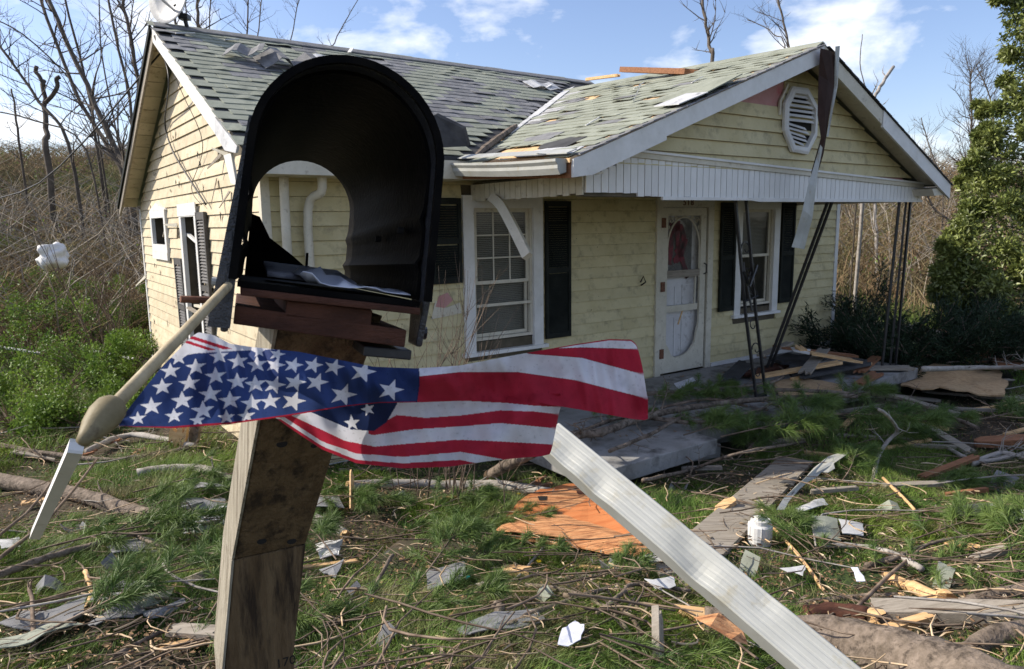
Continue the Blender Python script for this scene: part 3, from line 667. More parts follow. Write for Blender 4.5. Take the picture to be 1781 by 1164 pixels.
# torn felt patches and grey scraps where shingles are gone
for (u, v, a_, b_, m_) in [(1.95, -1.6, .3, .5, M_FELT), (1.9, -.6, .28, .4, M_FELT), (2.25, -1.0, .25, .5, M_SHG), (1.75, -1.9, .2, .9, M_FLASH)]:
    pts = [(u, v), (u+a_*.9, v+.05), (u+a_, v+b_*.6), (u+a_*.5, v+b_), (u+.02, v+b_*.8)]
    MB().slab([(x, y, zpl(x, y)+.012) for x, y in pts], (0, 0, .006)).build('felt_patch', m_, PR)
mb = MB(); mb.slab([(3.05, -1.99, zpl(3.05, -1.99)+.03), (3.6, -2.03, zpl(3.6, -2.03)+.07), (3.72, -1.55, zpl(3.72, -1.5)+.05), (3.1, -1.4, zpl(3.1, -1.4)+.035)], (0, 0, .01)); mb.build('lifted_shingle', M_SH, PR)
mb = MB(); mb.slab([(2.86, -1.97, zpl(2.86, -1.97)+.04), (3.15, -2.03, zpl(3.15, -2.03)+.045), (3.2, -1.75, zpl(3.2, -1.75)+.05), (2.9, -1.65, zpl(2.9, -1.65)+.04)], (0, 0, .008)); mb.build('lifted_shingle', M_FLASH, PR)
for (u, v, l, dz) in [(3.4, -.9, .05, .14), (2.6, -1.1, .12, .03), (3.9, -1.2, .1, .02), (4.1, -.2, .1, .03)]:
    MB().bar((u, v, zpl(u, v)+.02), (u+l, v-.05, zpl(u+l, v)+.02+dz), .04, .008).build('roof_scrap', M_WHITE, PR)
# rake boards
fb = .165
MB().slab([(1.70, VP-.02, zpl(1.70, VP)-.012), (4.9, VP-.02, zpr(VP)-.012), (4.9, VP-.02, zpr(VP)-fb), (2.7, VP-.02, zpl(2.7, VP)-fb), (2.7, VP-.02, zpl(2.7, VP)-fb-.03), (1.9, VP-.02, zpl(1.9, VP)-fb-.03), (1.70, VP-.02, zpl(1.7, VP)-fb+.02)], (0, .025, 0)).build('rake_board', M_WHITE, HOUSE)
um = 6.05
MB().slab([(4.902, VP-.02, zpr(VP)-.012), (um, VP-.02, zprr(um, VP)-.012), (um, VP-.02, zprr(um, VP)-fb*.95), (4.902, VP-.02, zpr(VP)-fb)], (0, .025, 0)).build('rake_board', M_WHITE_D, HOUSE)
MB().slab([(um+.02, VP-.024, zprr(um, VP)-.012), (7.74, VP-.024, zprr(7.74, VP)-.0), (7.74, VP-.024, zprr(7.74, VP)-fb), (um+.02, VP-.024, zprr(um, VP)-fb-.02)], (0, .025, 0)).build('rake_board', M_WHITE, HOUSE)
# ragged shingle edge along the rakes
for k_ in range(24):
    u = 1.75+k_*.13; MB().hexa([(u, VP-.035+rnd(-.012, .01), zpl(u, VP)+.0), (u+.15, VP-.035+rnd(-.012, .01), zpl(u+.15, VP)+.0), (u+.15, VP+.1, zpl(u+.15, VP)+.0), (u, VP+.1, zpl(u, VP)+.0), (u, VP-.035, zpl(u, VP)+.014), (u+.15, VP-.035, zpl(u+.15, VP)+.006), (u+.15, VP+.1, zpl(u+.15, VP)+.006), (u, VP+.1, zpl(u, VP)+.014)]).build('edge_shingle', M_SHG, PR)
for k_ in range(20):
    u = 4.95+k_*.14; MB().hexa([(u, VP-.04+rnd(-.01, .01), zprr(u, VP)+.001), (u+.15, VP-.04, zprr(u+.15, VP)+.001), (u+.15, VP+.1, zprr(u+.15, VP)+.001), (u, VP+.1, zprr(u, VP)+.001), (u, VP-.04, zprr(u, VP)+.012), (u+.15, VP-.04, zprr(u+.15, VP)+.018), (u+.15, VP+.1, zprr(u+.15, VP)+.018), (u, VP+.1, zprr(u, VP)+.012)]).build('edge_shingle', M_FELT, PR)
# gable wall of the porch
VG = -1.7
def zb(u): return 2.535-.034*(u-2.5)
mb = MB(); mb.slab([(2.6, VG+.012, zb(2.6)), (7.2, VG+.012, zb(7.2)), (4.9, VG+.012, 3.52)], (0, .08, 0)); mb.build('porch_gable_wall', M_PINK, HOUSE)
def gl(z): return 4.9-(3.6-.10-z)/.375, 4.9+(3.6-.10-z)/.452
k_ = 0; z = 2.40
while z < 3.42:
    z1 = z+.127; a0, b0 = gl(z); a1, b1 = gl(z1); a0 = max(a0, 2.15); b0 = min(b0, 7.6); a1 = max(a1, 2.2)
    segs = [(a0, b0, a1, b1)]
    if abs(z-3.03) < .07: segs = [(4.68, b0, 4.68, b1)]
    if abs(z-3.16) < .06: segs = [(4.7, b0, 4.7, b1)]
    for s0, e0, s1, e1 in segs:
        if e1-s1 < .08: continue
        MB().hexa([(s0, VG-.02, z), (e0, VG-.02, z), (e0, VG+.01, z), (s0, VG+.01, z), (s1, VG+.004, z1-.004), (e1, VG+.004, z1-.004), (e1, VG+.01, z1-.006), (s1, VG+.01, z1-.006)]).build('siding_board', M_SIDE, HOUSE)
    z = z1
# soffit boards of the gable overhang
for sgn, zf, U0, U1 in ((1, zpl, 1.72, 4.88), (2, zprr, 4.92, 7.7)):
    n = int((U1-U0)/.15)
    for i in range(n):
        u0 = U0+i*.15; u1 = u0+.146
        MB().hexa([(u0, VP+.006, zf(u0, VP)-.055), (u1, VP+.006, zf(u1, VP)-.055), (u1, VG-.002, zf(u1, VG)-.055), (u0, VG-.002, zf(u0, VG)-.055), (u0, VP+.006, zf(u0, VP)-.034), (u1, VP+.006, zf(u1, VP)-.034), (u1, VG-.002, zf(u1, VG)-.034), (u0, VG-.002, zf(u0, VG)-.034)]).build('soffit_board', M_WHITE_D, HOUSE)
MB().slab([(7.35, VP+.01, 2.26), (7.76, VP+.01, 2.3), (7.76, VP+.01, 2.2), (7.42, VP+.01, 2.18)], (0, .28, 0)).build('soffit_return', M_WHITE_D, HOUSE)
# beam: trims, bead boards
MB().slab([(2.35, VG-.035, zb(2.35)-.075), (7.62, VG-.035, zb(7.62)-.075), (7.62, VG-.035, zb(7.62)-.03), (2.35, VG-.035, zb(2.35)-.03)], (0, .02, 0)).build('beam_trim', M_WHITE_D, HOUSE)
MB().slab([(2.5, VG-.05, zb(2.5)-.03), (7.62, VG-.05, zb(7.62)-.03), (7.62, VG-.05, zb(7.62)-.01), (2.5, VG-.05, zb(2.5)-.01)], (0, .036, 0)).build('beam_trim', M_WHITE, HOUSE)
MB().box((2.06, VG+.004, 2.13), (7.6, VG+.1, 2.36)).build('porch_beam', M_BACK, HOUSE)
u = 2.06; i = 0
while u < 7.6:
    w_ = .084; zt = zb(u)-.078 if u > 2.35 else min(zpl(u, VP)-.2, zb(u)-.08); zb0 = 2.135+(.025 if u < 2.6 else 0)+rnd(-.003, .003)
    if u < 2.35: zt = 2.3+.32*(u-2.06)
    MB().box((u+.004, VG-.018+rnd(-.001, .001), zb0), (min(u+w_-.004, 7.615), VG+.003, zt)).build('bead_board', M_BEAD, HOUSE)
    u += w_; i += 1
MB().slab([(2.95, VG-.03, 2.105), (4.2, VG-.03, 2.11), (4.32, VG-.03, 2.098), (7.62, VG-.03, 2.115), (7.62, VG-.03, 2.14), (2.95, VG-.03, 2.135)], (0, .026, 0)).build('beam_edge', M_WHITE, HOUSE)
# side beam on the left, with short boards
v = VG+.0; 
while v < -.08:
    zz = 2.14+rnd(-.004, .004)+(.02*random.random() if random.random() < .3 else 0)
    MB().box((2.04, v+.003, zz), (2.058, v+.081, 2.3)).build('bead_board', M_WHITE_D, HOUSE); v += .084
MB().box((2.062, VG+.105, 2.15), (2.16, -.01, 2.31)).build('porch_beam', M_BACK, HOUSE)
MB().hexa([(1.72, VP+.02, 2.29), (2.04, VP+.02, 2.29), (2.04, -.1, 2.34), (1.72, -.1, 2.34), (1.72, VP+.02, 2.305), (2.04, VP+.02, 2.305), (2.04, -.1, 2.355), (1.72, -.1, 2.355)]).build('eave_soffit', M_WHITE_D, HOUSE)
MB().box((7.53, VG+.005, 2.12), (7.62, -.02, 2.32)).build('porch_beam', M_WHITE_D, HOUSE)
MB().box((2.17, VG+.12, 2.31), (7.5, -.04, 2.33)).build('porch_ceiling', M_WHITE_D, HOUSE)
# gutter on the left eave, sagging
def gutter(a_, b_):
    a_, b_ = Vector(a_), Vector(b_); prof = [(0, .0), (-.0, -.1), (-.06, -.115), (-.085, -.07), (-.085, -.045), (-.105, -.02), (-.105, 0), (-.098, 0), (-.098, -.018), (-.078, -.042), (-.078, -.066), (-.056, -.105), (-.006, -.094), (-.006, 0)]
    mb = MB(); n = len(prof); k_ = 6; vs = []
    for i in range(k_+1):
        p = a_.lerp(b_, i/k_); sg = -.02*math.sin(math.pi*i/k_)+(.004*math.sin(i*7))
        vs += [(p.x+x, p.y, p.z+z+sg) for x, z in prof]
    fs = [(i*n+j, i*n+(j+1) % n, (i+1)*n+(j+1) % n, (i+1)*n+j) for i in range(k_) for j in range(n)]
    mb.add(vs, fs); mb.add([(b_.x+x, b_.y, b_.z+z) for x, z in prof[:7]], [tuple(range(7))]); return mb
MB_ = gutter((1.68, -.15, 2.49), (1.68, -1.93, 2.395)); GU = MB_.build('gutter', M_ALU, HOUSE)
for v in (-.5, -1.2, -1.7): MB().box((1.575, v-.01, 2.44-.0), (1.69, v+.01, 2.447)).build('hanger', M_ALU, GU)
MB().slab([(1.70, -.15, 2.47), (1.70, VP+.01, 2.38), (1.70, VP+.01, 2.25), (1.70, -.15, 2.34)], (.02, 0, 0)).build('eave_board', M_WOODR, HOUSE)
MB().slab([(1.66, -.15, 2.53), (1.66, VP+.01, 2.435), (1.76, VP+.01, 2.47), (1.76, -.15, 2.565)], (0, 0, -.008)).build('drip_edge', M_ALU, HOUSE)

# octagonal gable vent
VT = VG-.045; oc = [(4.665, 2.80), (4.66, 3.06), (4.78, 3.235), (5.04, 3.24), (5.235, 3.07), (5.24, 2.78), (5.09, 2.585), (4.82, 2.60)]
cx = sum(p[0] for p in oc)/8; cz = sum(p[1] for p in oc)/8
mb = MB(); n = 8; ring = []
for sc_, y in ((1.0, VT+.03), (1.0, VT), (.92, VT-.012), (.80, VT-.012), (.78, VT+.03)):
    ring += [(cx+(x-cx)*sc_, y, cz+(z-cz)*sc_) for x, z in oc]
fs = [(r*8+i, r*8+(i+1) % 8, (r+1)*8+(i+1) % 8, (r+1)*8+i) for r in range(4) for i in range(8)]
mb.add(ring, fs); VENT = mb.build('gable_vent', M_BEAD, HOUSE)
MB().slab([(cx+(x-cx)*.79, VT+.034, cz+(z-cz)*.79) for x, z in oc], (0, .004, 0)).build('vent_backing', M_DARK, VENT)
def octx(z, k_=.775):
    xs = []
    P = [(cx+(x-cx)*k_, cz+(zz-cz)*k_) for x, zz in oc]
    for i in range(8):
        (x0, z0), (x1, z1) = P[i], P[(i+1) % 8]
        if (z0-z)*(z1-z) < 0: xs.append(x0+(x1-x0)*(z-z0)/(z1-z0))
    return (min(xs), max(xs)) if len(xs) > 1 else None
z = cz+.23; i = 0
while z > cz-.24:
    o = octx(z)
    if o:
        a_, b_ = o
        if z < cz-.02: b_ = a_+(b_-a_)*(.82 if i % 2 else .7)
        dz = 0 if z > cz-.02 else -.035
        MB().hexa([(a_, VT-.006, z-.018), (b_, VT-.006, z-.018+dz), (b_, VT, z-.018+dz), (a_, VT, z-.018), (a_, VT+.018, z+.012), (b_, VT+.018, z+.012+dz), (b_, VT+.026, z+.012+dz), (a_, VT+.026, z+.012)]).build('vent_slat', M_BEAD, VENT)
    z -= .047 if z > cz else .04; i += 1
mb = MB(); trim = [(4.60, 2.98), (4.62, 3.08), (4.74, 3.27), (4.72, 3.22)]
mb.slab([(x, VT+.02, z) for x, z in [(4.63, 2.95), (4.63, 3.08), (4.74, 3.25), (4.72, 3.26), (4.6, 3.08), (4.6, 2.95)]], (0, .02, 0)); mb.build('bent_vent_edge', M_WHITE_D, VENT)

# ---- porch slab
mb = MB(); mb.hexa([(1.75, -2.22, -.14), (3.2, -2.2, -.14), (3.2, -.03, -.14), (1.75, -.03, -.14), (1.75, -2.22, 0), (3.2, -2.2, 0), (3.2, -.03, 0), (1.75, -.03, 0)])
mb.hexa([(3.2, -1.95, -.14), (7.72, -1.78, -.14), (7.85, -.03, -.14), (3.2, -.03, -.14), (3.2, -1.95, 0), (7.72, -1.78, 0), (7.85, -.03, 0), (3.2, -.03, 0)])
PS = mb.build('porch_slab', M_CONC, HOUSE, bevel=.008)
mb = MB(); u = 1.9
while u < 7.4:
    for z in (-.34, -.54): MB().box((u+.004, -1.72+.0 if u > 3.1 else -2.02, z+.004), (min(u+.39, 7.6), -1.58 if u > 3.1 else -1.9, z+.195)).build('foundation_block', M_BLOCK, HOUSE)
    u += .395

# ---- wrought iron porch posts
def iron_post(A, B, gap, scroll=True, name='iron_post', mid=None, rails=2, side=(1, 0, 0)):
    A, B = Vector(A), Vector(B); S = Vector(side).normalized()*gap; mb = MB()
    offs = [S*-.5, S*.5] if rails == 2 else [S*-.5, S*.1, S*.5]
    for k_, o_ in enumerate(offs):
        a_, b_ = A+o_, B+o_*(1 if rails == 2 else .8)
        if mid is not None:
            m_ = Vector(mid)+o_; mb.bar(a_, m_, .026, .026); mb.bar(m_, b_, .026, .026)
        else: mb.bar(a_, b_, .026, .026)
    mb.bar(A-S*.6, A+S*.6, .05, .012, (0, 1, 0))
    P = mb.build(name, M_IRON, HOUSE)
    if scroll:
        d = (B-A); l = d.length; d.normalize(); n = int(l/.28)
        for i in range(1, n):
            c_ = A+d*(i*.28); sg = 1 if i % 2 else -1; q = []
            for t in range(12):
                th = t*.55; r_ = gap*.46*(1-t/16); q.append(c_+S.normalized()*sg*(r_*math.cos(th)-gap*.03)+d*(r_*math.sin(th)*1.1))
            MB().tube(q, .007, 4).build('scroll', M_IRON, P)
    return P
iron_post((4.80, -1.5, .02), (4.20, -1.6, 2.13), .17, True, mid=(4.5, -1.55, .95))
iron_post((5.93, -.79, .04), (5.79, -1.6, 2.13), .085, False, name='iron_post')
iron_post((7.42, -1.55, .02), (7.45, -1.6, 2.13), .34, False, rails=3)
for (p, q) in (((4.36, -1.62, 1.1), (4.42, -1.5, 1.6)),):
    mb = MB()
    for i in range(6): mb.tube([(4.4+rnd(-.12, .12), -1.6+rnd(-.05, .05), 1.0+rnd(0, .5)) for _ in range(3)], .012, 4)
    mb.build('snagged_scroll', M_IRON, HOUSE)

# broken soffit spout dangling under the left of the porch
def chan(path, wd, ht, m, name, parent=None, ridges=0, up=(0, 0, 1), **k):
    P = [Vector(p) for p in path]; mb = MB(); vs = []; prof = [(-wd/2, -ht/2), (wd/2, -ht/2), (wd/2, ht/2)]
    if ridges:
        for i in range(ridges):
            x = wd/2-wd*(i+.5)/ridges; h = wd/ridges*.22; prof += [(x+h, ht/2), (x+h*.5, ht/2-.0006), (x-h*.5, ht/2-.0006), (x-h, ht/2)]
    prof += [(-wd/2, ht/2)]; n = len(prof)
    for i, p in enumerate(P):
        d = (P[min(i+1, len(P)-1)]-P[max(i-1, 0)]).normalized(); x = d.cross(Vector(up)).normalized(); y = x.cross(d).normalized()
        vs += [p+x*a_+y*b_ for a_, b_ in prof]
    fs = [(i*n+j, i*n+(j+1) % n, (i+1)*n+(j+1) % n, (i+1)*n+j) for i in range(len(P)-1) for j in range(n)]
    fs += [tuple(range(n)), tuple((len(P)-1)*n+j for j in range(n-1, -1, -1))]
    mb.add(vs, fs); return mb.build(name, m, parent, **k)
A_ = onu(862, 342, 2.0); B_ = onu(922, 440, 2.0)
pts = [fromh(2.0, -.45, 2.16), fromh(1.99, -.62, 2.08), fromh(1.96, -.85, 1.88), fromh(1.93, -1.1, 1.63)]
o = chan(smooth_path(pts, 3), .085, .06, M_WHITE_D, 'hanging_downspout', up=(-.6, -.6, .5)); props(o, 'short white downspout dangling from the porch eave in front of the front window', 'downspout')

# ---- torn metal trim hanging from the gable peak
def ribbon(Lp, Rp, v, th, m, name, wav=.03, parent=None):
    mb = MB(); n = len(Lp); vs = []
    for i in range(n):
        a_ = onv(*Lp[i], v+wav*math.sin(i*1.7)); b_ = onv(*Rp[i], v+wav*math.cos(i*1.3))
        A = fromh(*a_); B = fromh(*b_); C_ = (A+B)/2; nn = Vector((-_sa, _ca, 0))
        vs += [A, C_-nn*.012, B, A+nn*th, C_-nn*(.012-th), B+nn*th]
    fs = []
    for i in range(n-1):
        k_ = i*6; fs += [(k_, k_+1, k_+7, k_+6), (k_+1, k_+2, k_+8, k_+7), (k_+3, k_+9, k_+10, k_+4), (k_+4, k_+10, k_+11, k_+5), (k_, k_+6, k_+9, k_+3), (k_+2, k_+5, k_+11, k_+8)]
    fs += [(0, 3, 4, 1), (1, 4, 5, 2)]; k_ = (n-1)*6; fs += [(k_, k_+1, k_+4, k_+3), (k_+1, k_+2, k_+5, k_+4)]
    mb.add(vs, fs); return mb.build(name, m, parent)
T = empty('torn_trim', fromh(4.9, -2.06, 2.2), 0, 'long twisted strip of brown and white metal trim hanging from the porch gable peak', 'metal trim')
for nm, LL, RR, mm, vv in (('brown_strip', [(1427, 84), (1424, 130), (1422, 200), (1428, 240), (1419, 272), (1411, 300), (1415, 322)], [(1453, 92), (1451, 150), (1444, 190), (1437, 240), (1432, 270), (1422, 302), (1419, 322)], M_BROWNM, -2.06),
                            ('folded_edge', [(1453, 81), (1451, 150), (1445, 190), (1438, 238)], [(1461, 80), (1457, 150), (1449, 190), (1440, 238)], M_ALU, -2.07),
                            ('white_strip', [(1427, 252), (1420, 275), (1407, 318), (1396, 365), (1385, 405), (1377, 430)], [(1430, 262), (1424, 292), (1419, 330), (1413, 380), (1405, 410), (1399, 434)], M_ALU, -2.09)):
    o = ribbon(LL, RR, vv, .002, mm, nm); o.parent = T; o.matrix_parent_inverse = T.matrix_world.inverted() if False else Matrix.Translation(-T.location)

# ---- broken board on the porch ridge, dish, cables, sagging siding strip
def plankw(a, b, w_, h, m, name, label, cat='board', group=None, w2=None, up=(0, 0, 1), frayed=True, bevel=0):
    mb = MB(); a, b = Vector(a), Vector(b); d = (b-a).normalized(); x = d.cross(Vector(up)).normalized(); y = x.cross(d).normalized(); w2 = w2 or w_
    n = 7; vs = []; L_ = (b-a).length
    xs = [-.5, -.3, -.1, .1, .3, .5]
    ea = [rnd(0, 1)*(w_*.9 if frayed else .004) for _ in xs]; eb = [rnd(0, 1)*(w2*.9 if frayed else .004) for _ in xs]
    k_ = len(xs)
    for (P, W, E, sg) in ((a, w_, ea, 1), (b, w2, eb, -1)):
        for t in (-.5, .5):
            vs += [P+x*q*W+d*sg*e+y*t*h for q, e in zip(xs, E)]
    fs = []
    for j in range(k_-1):
        fs += [(j, j+1, 2*k_+j+1, 2*k_+j), (k_+j+1, k_+j, 3*k_+j, 3*k_+j+1), (j+1, j, k_+j, k_+j+1), (2*k_+j, 2*k_+j+1, 3*k_+j+1, 3*k_+j)]
    fs += [(0, 2*k_, 3*k_, k_), (k_-1, 2*k_-1, 4*k_-1, 3*k_-1)]
    c0 = (a+b)/2; mb.add([v-c0 for v in vs], fs); o = mb.build(name, m, loc=c0, bevel=bevel)
    return props(o, label, cat, group)
plankw(fromh(*onu(1078, 121, 4.55)+Vector((0, 0, 0))), fromh(*onu(1213, 126, 4.55)), .06, .06, M_WOODR, 'split_board', 'split orange-brown board lying across the porch roof ridge', w2=.17)
plankw(fromh(4.35, .9, 3.68), fromh(4.3, .25, 3.62), .05, .03, M_WOODY, 'split_board', 'thin raw wood strip poking up at the top of the roof valley')
dish = empty('satellite_dish', fromh(.02, 2.6, 4.05), 0, 'grey satellite dish cut by the top edge, on the left end of the roof ridge', 'satellite dish')
mb = MB(); n = 40; vs = []; fs = []
for r in range(5):
    for j in range(n):
        t = 2*math.pi*j/n; rr = .26*r/4+.001; vs.append((rr*math.cos(t)*1.05, .075*(1-(rr/.26)**2), rr*math.sin(t)))
for r in range(4):
    for j in range(n): fs.append((r*n+j, r*n+(j+1) % n, (r+1)*n+(j+1) % n, (r+1)*n+j))
mb.add(vs, fs); o = mb.build('reflector', M_FLASH, dish, True, loc=(-.06, -.1, .34), rot=(-.1, 0, -.55), sc=(1.25, 1.2, 1.2)); sm_ = o.modifiers.new('s', 'SOLIDIFY'); sm_.thickness = .006
MB().tube([(.06, .05, 0), (.05, 0, .12), (-.02, -.05, .24)], .022, 8).build('mast', M_IRON, dish)
MB().tube([(.03, 0, .12), (-.15, -.3, .32)], .014, 6).build('feed_arm', M_FLASH, dish)
MB().box((0, -.04, .1), (.1, .06, .15)).build('bracket', M_IRON, dish)
def cable(pts, r, name, label):
    mb = MB(); P = smooth_path([fromh(*p) for p in pts], 5); mb.tube(P, r, 5); return props(mb.build(name, M_WIRE, smooth=True), label, 'cable')
cable([tuple(onu(x, y, -.28 if y < 100 else (-.2 if y < 160 else -.06))) for x, y in ((268, 62), (288, 108), (294, 150), (287, 215), (300, 262), (330, 312), (358, 356))], .010, 'black_cable', 'thick black cable drooping from the roof peak down the sunlit end wall')
cable([(-.28, 2.35, 3.95), (-.15, 2.0, 3.3), (-.05, 1.7, 2.75), (-.06, 2.3, 2.35), (-.06, 1.9, 2.15)], .004, 'black_cable', 'thin black wire crossing the end wall above the tall window')
a_ = fromh(-.1, 2.5, 3.9); b_ = pd(-60, 352, 15)
cable([tuple(toh(a_)), tuple(toh((a_+b_)/2+Vector((0, 0, -.55)))), tuple(toh(b_))], .011, 'service_wire', 'overhead wire running from the roof peak out past the left edge')

# ================================================================== MAILBOX
ax = rayp(436, 468).normalized(); up0 = (CU*math.cos(.105)+CR*math.sin(.105)); xr = ax.cross(up0).normalized(); upv = xr.cross(ax).normalized()
fc = pd(578, 505, .62)                                        # floor centre at the mouth
MBX = empty('mailbox', fc, 0, 'open black mailbox shell with its door gone, tilted on the wooden post', 'mailbox')
def arch(w_, h, n=22, r0=0.0):
    R = w_/2; pts = [(-R*(1.04-.04*i/14), (h-R)*i/14) for i in range(14)]
    for i in range(n+1):
        t = math.pi-math.pi*i/n; pts.append((R*math.cos(t), h-R+R*math.sin(t)))
    pts += [(R*(1+.04*i/14), (h-R)*(1-i/14)) for i in range(1, 15)]; return pts
Wm, Hm, Lm = .147, .186, .47
back_c = pd(512, 487, 1.05)
def station(t):
    c0 = fc.lerp(back_c, t); k_ = 1-.08*t
    return c0, k_
def shell(off0, off1, t0, t1, n, flare=None, ridged=False):
    """closed U wall between two offsets, in local coordinates relative to fc"""
    rings = []
    for i in range(n+1):
        t = t0+(t1-t0)*i/n; c0, k_ = station(t); ring = []
        for off in (off0, off1):
            rib = 0
            
            f_ = flare(t) if flare else 0
            A = arch((Wm+2*(off+f_))*k_, (Hm+off+f_)*k_)
            if ridged: A = [(x*(1-.06*(math.exp(-((y/k_-.032)/.005)**2)+math.exp(-((y/k_-.075)/.005)**2))), y) for x, y in A]
            ring.append([c0+xr*x+upv*y-fc for x, y in A])
        rings.append(ring)
    return rings
def build_shell(name, m, off0, off1, t0, t1, n, flare=None, ridged=False, sub=False):
    rings = shell(off0, off1, t0, t1, n, flare, ridged); mb = MB(); k_ = len(rings[0][0]); vs = []
    for r in rings: vs += r[0]+r[1]
    fs = []
    for i in range(n):
        for j in range(k_-1):
            a_ = i*2*k_+j; b_ = (i+1)*2*k_+j
            fs += [(a_, a_+1, b_+1, b_), (a_+k_, b_+k_, b_+k_+1, a_+k_+1)]
        for j in (0, k_-1): a_ = i*2*k_+j; b_ = (i+1)*2*k_+j; fs.append((a_, b_, b_+k_, a_+k_))
    for i in (0, n):
        for j in range(k_-1): a_ = i*2*k_+j; fs.append((a_, a_+k_, a_+k_+1, a_+1))
    mb.add(vs, fs); o = mb.build(name, m, MBX, True)
    e = o.modifiers.new('e', 'EDGE_SPLIT'); e.split_angle = math.radians(50); return o
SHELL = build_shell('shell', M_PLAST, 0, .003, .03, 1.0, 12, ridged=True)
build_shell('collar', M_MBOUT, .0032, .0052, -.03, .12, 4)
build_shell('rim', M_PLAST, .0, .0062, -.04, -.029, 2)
def LX(x, y, t=0):
    c0, k_ = station(t); return c0+xr*x+upv*y-fc
# torn back wall, low on the left
mb = MB(); poly = [(-.085, -.002), (-.085, .085), (-.07, .082), (-.05, .055), (-.01, .035), (.03, .012), (.045, -.002)]
mb.slab([LX(x*.8, y, .97) for x, y in poly], ax*.004); mb.build('torn_back_wall', M_PLAST, MBX)
MB().bar(LX(.012, -.002, .9), LX(.010, .04, .9), .002, .003).build('bent_tab', M_IRON, MBX)
# floor
mb = MB(); mb.hexa([LX(-.076, -.006, -.01), LX(.076, -.006, -.01), LX(.074, -.006, 1), LX(-.074, -.006, 1), LX(-.076, -.001, -.01), LX(.076, -.001, -.01), LX(.074, -.001, 1), LX(-.074, -.001, 1)]); mb.build('floor_panel', M_PLAST, MBX)
# side flange and hinge tabs
for sx, y0, y1 in ((-1, -.045, .02), (1, -.042, .015)):
    mb = MB(); w0 = .0795*sx
    mb.hexa([LX(w0, y0, .015), LX(w0+.006*sx, y0, .015), LX(w0+.006*sx, y0, .09), LX(w0, y0, .09), LX(w0, y1, -.02), LX(w0+.006*sx, y1, -.02), LX(w0+.006*sx, y1, .11), LX(w0, y1, .11)])
    mb.build('hinge_tab', M_MBOUT, MBX, bevel=.002)
    MB().tube([LX(w0+.004*sx, -.03, .05), LX(w0+.012*sx, -.03, .05)], .006, 8).build('hinge_pin', M_IRON, MBX)
# left outer wall flares outwards towards the bottom (the bracket of the flag holder)
mb = MB(); mb.hexa([LX(-.095, -.04, -.03), LX(-.078, -.04, -.03), LX(-.078, -.04, .1), LX(-.095, -.04, .1), LX(-.0805, .13, -.03), LX(-.0765, .13, -.03), LX(-.0765, .13, .1), LX(-.0805, .13, .1)]); mb.build('side_flange', M_MBOUT, MBX)
MB().tube([LX(-.09, -.02, .05), LX(-.118, -.022, .03)], .003, 8).build('bolt', M_RUST, MBX)
for y in (-.004, -.03): MB().tube([LX(-.09, y, -.004), LX(-.0955, y, -.004)], .0035, 8).build('rivet', M_ALU, MBX)
# screws inside
for (x, y, t) in ((.072, .065, .18), (.070, .06, .42)): MB().tube([LX(x, y, t), LX(x-.006, y, t)], .0035, 8).build('screw', M_DARK, MBX)

# letters in the box
def sheet(name, m, grid_, label, cat, th=.0008):
    mb = MB(); nu = len(grid_); nv = len(grid_[0]); vs = [p for r in grid_ for p in r]; c0 = sum(vs, Vector())/len(vs)
    mb.add([v-c0 for v in vs], [(i*nv+j, (i+1)*nv+j, (i+1)*nv+j+1, i*nv+j+1) for i in range(nu-1) for j in range(nv-1)])
    o = mb.build(name, m, None, True, loc=c0); s = o.modifiers.new('s', 'SOLIDIFY'); s.thickness = th; return props(o, label, cat)
sheet('crumpled_paper', M_PAPER, [[LX(-.025+.095*i/12, .004+.010*max(0, math.sin(1.2+i*.9+j*1.3))*(1 if i < 6 else .3)+(.006 if i < 4 and j > 1 else 0)-.0022*j*0, .02+.07*j) + fc for j in range(5)] for i in range(13)], 'crumpled white paper lying in the mouth of the black mailbox', 'paper')
sheet('newspaper', M_NEWS, [[LX(-.05+.085*i/6, .008+.004*j, .22+.12*j)+fc for j in range(4)] for i in range(7)], 'folded grey newspaper deeper inside the black mailbox behind the white paper', 'newspaper', .004)
# boards under the box
def brick_w(name, m, x0, x1, y0, y1, t0, t1, label, cat='board', skew=0):
    mb = MB(); P = [LX(x0, y0+skew, t0), LX(x1, y0, t0), LX(x1, y0, t1), LX(x0, y0+skew, t1), LX(x0, y1+skew, t0), LX(x1, y1, t0), LX(x1, y1, t1), LX(x0, y1+skew, t1)]
    c0 = sum(P, Vector())/8; mb.hexa([p-c0 for p in P]); return props(mb.build(name, m, loc=c0+fc, bevel=.0012), label, cat)
brick_w('mounting_board', M_RUSTWOOD, -.073, .076, -.0125, -.0065, -.02, .9, 'thin dark red board that the mailbox sits on, top of three')
brick_w('mounting_block', M_RUSTWOOD, -.036, .036, -.027, -.0130, -.0, .5, 'short reddish block between the two longer boards under the mailbox')
brick_w('mounting_board', M_RUSTWOOD, -.076, .068, -.043, -.0275, .0, .6, 'thick dark red board lying on the post top, lowest under the mailbox', skew=.006)
brick_w('mounting_plate', M_IRON, .034, .077, -.055, -.046, .02, .3, 'black metal plate sticking out beneath the boards, right of the post top', 'metal plate')

